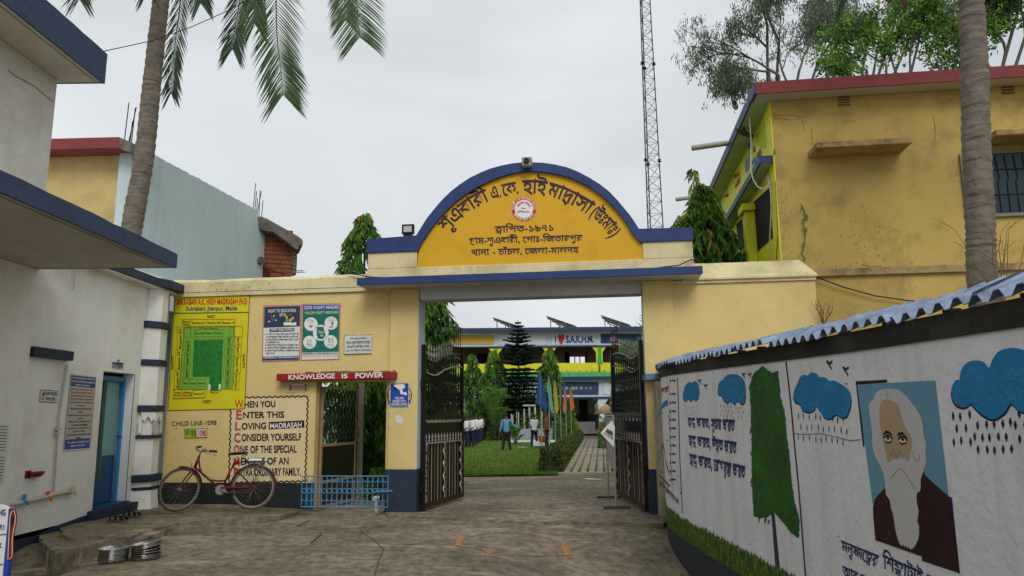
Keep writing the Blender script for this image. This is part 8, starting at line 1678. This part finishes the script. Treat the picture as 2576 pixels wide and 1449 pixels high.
frond(tL, pf_([(480, -260), (500, -140), (500, -50), (505, 10)], [-.4, -.7, -.8, -.8]), .42, fd, 1.0, 34, .017, narrow=.6)
for i in range(10):
    a = 2 * math.pi * i / 10 + .3; o = Vector((math.cos(a), math.sin(a), 0)); frond(tL, [C0, C0 + o * .9 + Zv * .9, C0 + o * 2.0 + Zv * (1.2), C0 + o * 2.9 + Zv * .8], .5, fm, .8, 30, .02)
QY = 8.3
def qp(u, v, dy=0): return YS(QY + dy).hit(u, v)
base = qp(2482, 1000); tR, topR = trunk_palm('coconut_palm', [(base.x, QY, -.2), qp(2474, 740), qp(2466, 560), qp(2456, 360), qp(2452, 180), qp(2444, 30), qp(2440, -80), qp(2436, -220)], .160, .135, 'thick ringed coconut palm trunk in front of the yellow block at right')
C0 = topR + Zv * .1
def pq(L, dys): return [C0] + [qp(u, v, d) for (u, v), d in zip(L, dys)]
mixr = [palmr2, palmr]
frond(tR, pq([(2340, -300), (2240, -260), (2170, -140), (2140, -60), (2120, -10)], [0, 0, .1, .1, .1]), .34, fd, 1., 40, .012, narrow=.7)
frond(tR, pq([(2360, -280), (2310, -220), (2270, -120), (2262, -50), (2258, -15)], [.3, .5, .6, .6, .6]), .26, mixr, 1., 34, .010, narrow=.7)
frond(tR, pq([(2500, -260), (2520, -160), (2512, -70), (2500, -20)], [.3, .5, .6, .6]), .28, mixr, 1., 30, .010, narrow=.7)
for i in range(9):
    a = 2 * math.pi * i / 9 + .2; o = Vector((math.cos(a), math.sin(a), 0)); frond(tR, [C0, C0 + o * .9 + Zv * 1.0, C0 + o * 2.0 + Zv * 1.4, C0 + o * 2.9 + Zv * 1.1], .45, fm, .7, 30, .02)
# ================================================================== TALL TREES BEHIND THE YELLOW BLOCK
def grow(mb, p, d, L_, r, depth, tips, spread=.55, gnarl=.25):
    Q = [p]; n = 4; dd = d.copy()
    for i in range(n): dd = (dd + Vector((random.gauss(0, gnarl), random.gauss(0, gnarl), random.gauss(0, gnarl * .6))) * .35).normalized(); Q.append(Q[-1] + dd * L_ / n)
    mb.tube(Q, [r * (1 - .35 * i / n) for i in range(n + 1)], 5 if depth > 1 else 4, cap=False)
    if depth <= 2: tips += [(Q[k], dd) for k in (2, 3, 4)]
    if depth == 0: return
    for _ in range(3 if depth > 1 else 3):
        a = Vector((random.gauss(0, 1), random.gauss(0, 1), random.gauss(0, .7))).normalized(); nd_ = (dd + a * spread).normalized(); grow(mb, Q[random.choice((2, 3, 4))], nd_, L_ * random.uniform(.62, .82), r * .6, depth - 1, tips, spread, gnarl)
def airy_tree(base, pts_, label, mats, dens, ln, wd, down, depth=3, clus=.35, r=.07, Lb=1.3, name='tree'):
    t = thing(name, base, label, 'tree'); b = Vector(base); mb = MB(); tips = []
    for P in pts_:
        e_ = Vector(P[0]); d = Vector(P[1]).normalized(); st = b.lerp(e_, .0); mid = Vector((b.x + (e_.x - b.x) * .25, b.y + .4, e_.z * .72)); mb.tube([b, mid, e_], [r * 1.8, r * 1.3, r], 6, cap=False); grow(mb, e_, d, P[2] if len(P) > 2 else Lb, r, depth, tips)
    mb.build('branches', mat('grey_branch', (.10, .09, .08), bump=0), t)
    def gen():
        p, d = random.choice(tips); o = Vector((random.gauss(0, 1), random.gauss(0, 1), random.gauss(0, .8))) * clus; return p + o, Vector((random.gauss(0, .5), random.gauss(0, .5), .0))
    # leaves gathered in sprays
    V = []; Fc = []; MI = []
    for _ in range(dens):
        p, d = gen(); mi_ = random.choices(range(len(mats)), [3, 3, 2][:len(mats)])[0]
        for q in range(11):
            pp2 = p + Vector((random.gauss(0, .1), random.gauss(0, .1), random.gauss(0, .12))) * (clus / .35); dr = Vector((random.gauss(0, .5), random.gauss(0, .5), -down + random.gauss(0, .35))).normalized(); s_ = dr.cross(Vector((random.gauss(0, 1), random.gauss(0, 1), random.gauss(0, 1))))
            if s_.length < .01: continue
            s_.normalize(); L_ = ln * random.uniform(.6, 1.3); k = len(V); V += [pp2, pp2 + dr * L_ * .5 + s_ * wd, pp2 + dr * L_, pp2 + dr * L_ * .5 - s_ * wd]; Fc.append((k, k + 1, k + 2, k + 3)); MI.append(mi_)
    mk('foliage', V, Fc, mats, t, mi=MI, kind='stuff'); return t
def P_(u, v, y): return tuple(YS(y).hit(u, v))
E1 = 24
airy_tree((P_(1990, 1041, E1)[0], E1, 0), [(P_(1985, 230, E1), (-.1, 0, 1), 1.6), (P_(1960, 190, E1), (-.8, 0, .75), 1.5), (P_(2010, 180, E1), (.5, .2, .8), 1.5), (P_(1955, 235, E1), (-1, 0, .1), .9), (P_(1935, 180, E1), (-1, .2, .2), .8), (P_(1960, 100, E1), (-.3, 0, .6), 1.1), (P_(1930, 120, E1), (-.8, 0, .5), .8), (P_(1900, 215, E1), (-.7, 0, 0), .5), (P_(2060, 150, E1), (.6, 0, .6), 1.1), (P_(1930, 60, E1), (-.2, 0, .8), .8)], 'airy gum tree with hanging grey-green leaves behind the block corner', eu, 1350, .17, .018, 1.2, 3, .27, .045, name='gum_tree')
airy_tree((P_(2200, 1041, 26)[0], 26, 0), [(P_(2200, 170, 26), (.3, 0, 1), 1.6), (P_(2180, 100, 26), (-.5, 0, .8), 1.3), (P_(2290, 90, 26), (.7, 0, .4), 1.3), (P_(2250, 60, 26), (.1, 0, .8), 1.2), (P_(2120, 140, 26), (-.6, 0, .4), 1.0)], 'second paler gum tree in the gap above the red roof edge', eu, 1300, .17, .018, 1.2, 3, .24, .045, name='gum_tree')
airy_tree((P_(2290, 1041, 21)[0], 21, 0), [(P_(2290, 175, 21), (0, 0, 1), .9), (P_(2230, 165, 21), (-.7, 0, .5), .8), (P_(2370, 160, 21), (.8, 0, .4), .9), (P_(2310, 110, 21), (.2, 0, .8), .7), (P_(2180, 175, 21), (-.9, 0, .2), .6), (P_(2330, 190, 21), (.3, .1, .3), .8), (P_(2260, 190, 21), (-.2, .1, .4), .8)], 'bright green leafy tree above the roof left of the right palm', brt, 1000, .13, .034, .4, 3, .27, .035, name='leafy_tree')
airy_tree((P_(2550, 1041, 21)[0], 21, 0), [(P_(2530, 130, 21), (-.2, 0, 1), 1.0), (P_(2580, 90, 21), (.2, 0, 1), 1.2), (P_(2560, 30, 21), (0, 0, 1), 1.2), (P_(2620, 120, 21), (.6, 0, .5), 1.2)], 'dark leafy tree above the roof right of the right palm', brt[:2] + [brt[0]], 1200, .15, .036, .4, 3, .28, .045, name='leafy_tree')
# ================================================================== LATTICE MAST
MY = 55.; ms = YS(MY); bz = ms.hit(1645, 575); mast = thing('lattice_mast', (bz.x, MY, 0.), 'tall thin dark steel lattice mast rising behind the right arch shoulder', 'mast')
xb_ = bz.x; Wd0 = 46 / 1850 * MY * 1.03; htop = 44.; n_ = 40
def leg(k, z):
    f_ = z / htop; w = Wd0 * (1.08 - .62 * f_) * .58; a = R_((100, 220, 340)[k]); return Vector((xb_ + w * math.cos(a), MY + w * math.sin(a), z))
mm_ = mat('mast_steel', (.02, .02, .022), bump=0)
for k in range(3): MB().tube([leg(k, z) for z in np.linspace(0, htop, 18)], .045, 5).build('leg', mm_, mast)
br = []; z = 0; zs2 = [0]
while z < htop: z += 1.15 * (1.05 - .5 * z / htop); zs2.append(min(z, htop))
for i in range(len(zs2) - 1):
    mb = MB()
    for k in range(3):
        a, b_ = (k, (k + 1) % 3) if i % 2 else ((k + 1) % 3, k); mb.tube([leg(a, zs2[i]), leg(b_, zs2[i + 1])], .022, 3, cap=False); mb.tube([leg(k, zs2[i]), leg((k + 1) % 3, zs2[i])], .018, 3, cap=False)
    mb.build('brace_section', mm_, mast)
for v in (163, 406):
    zz = ms.hit(1630, v).z
    for k in range(3): p = leg(k, zz); MB().lathe([(0, -.16), (.09, -.14), (.17, -.10), (.06, -.02), (.16, .04), (.08, .10), (0, .12)], p, 10).build('insulator', mm_, mast)
# tree line and walls far behind, seen through the gate gaps
tb = thing('tree_belt', (0, 62, 0), 'dark belt of distant trees behind the school building', 'trees')
def gen():
    a = random.uniform(-34, 34); h = 4.0 + 1.6 * mn.noise(Vector((a * .15, 0, 0))); return Vector((a, 62 + random.gauss(0, 1.2), random.uniform(.2, h))), Vector((0, -1, .2))
leafcloud('foliage', gen, 9000, .6, .22, [lg[0], hedm[0], lg[1]], tb)
for nm, a in (('compound_wall', fw(-9, 1.2, 0)), ('compound_wall', fw(-7.2, 8, 0))): pass
# soil and weeds against the kerbs
wd = []
for _ in range(420):
    u = random.uniform(0, 1); p = hz(150 + 90 * u, 1405 - 22 * u + random.gauss(0, 5), -.02); wd.append((p.x, p.y, gz(p.x, p.y)))
for _ in range(160):
    p = hz(random.gauss(190, 25), random.gauss(1352, 4), .08); wd.append((p.x, p.y, .07))
w = blades('weeds', wd, .05, .006, grm, lean=1.0)
import os as _os
rb = []
st2 = MB(); 
for _ in range(500):
    x, y_ = random.uniform(-4.5, 1.8), random.uniform(4.5, 17); r = random.uniform(.004, .014); z = gz(x, y_); n = 5; st2.add([(x + r * math.cos(a) * random.uniform(.7, 1.2), y_ + r * math.sin(a) * random.uniform(.7, 1.2), z - .002) for a in [2 * math.pi * k / n for k in range(n)]] + [(x, y_, z + r * .8)], [(k, (k + 1) % n, n) for k in range(n)])
lf3 = MB()
for _ in range(130):
    x, y_ = random.uniform(-4.2, 1.8), random.uniform(5, 17); 
    if random.random() < .5: x = random.choice((random.uniform(1.2, 1.85), random.uniform(-3, -1.9))); y_ = random.uniform(8, 11.2)
    z = gz(x, y_) + .008; a = random.uniform(0, 6.28); l_ = random.uniform(.015, .045); c, s_ = math.cos(a), math.sin(a); w = l_ * .3; lf3.add([(x, y_, z), (x + c * l_ * .5 - s_ * w, y_ + s_ * l_ * .5 + c * w, z + .008), (x + c * l_, y_ + s_ * l_, z + .002), (x + c * l_ * .5 + s_ * w, y_ + s_ * l_ * .5 - c * w, z + .004)], [(0, 1, 2, 3)])
lf3.build('fallen_leaves', mat('dry_leaf', (.13, .08, .03), bump=0, var=.5, vs=9), kind='stuff')
sp3 = hz(1508, 1363, gz(1.3, 8.6) + .01); V = [(sp3.x + .09 * math.cos(k * .52) * random.uniform(.6, 1.1), sp3.y + .12 * math.sin(k * .52) * random.uniform(.6, 1.1), sp3.z) for k in range(12)]; tag(mk('chalk_spill', V, [tuple(range(12))], mat('chalk_spill', (.42, .42, .38), bump=0, stain=(.2, .17, .12), ss=20, amt=.9)), 'small pale spill on the concrete right of the faded star', 'spill')
g_ = st2.build('loose_grit', mat('grit', (.28, .25, .2), bump=0, var=.5, vs=20)); g_['kind'] = 'stuff'
bpy.data.objects.remove(_to)
bpy.context.view_layer.update()
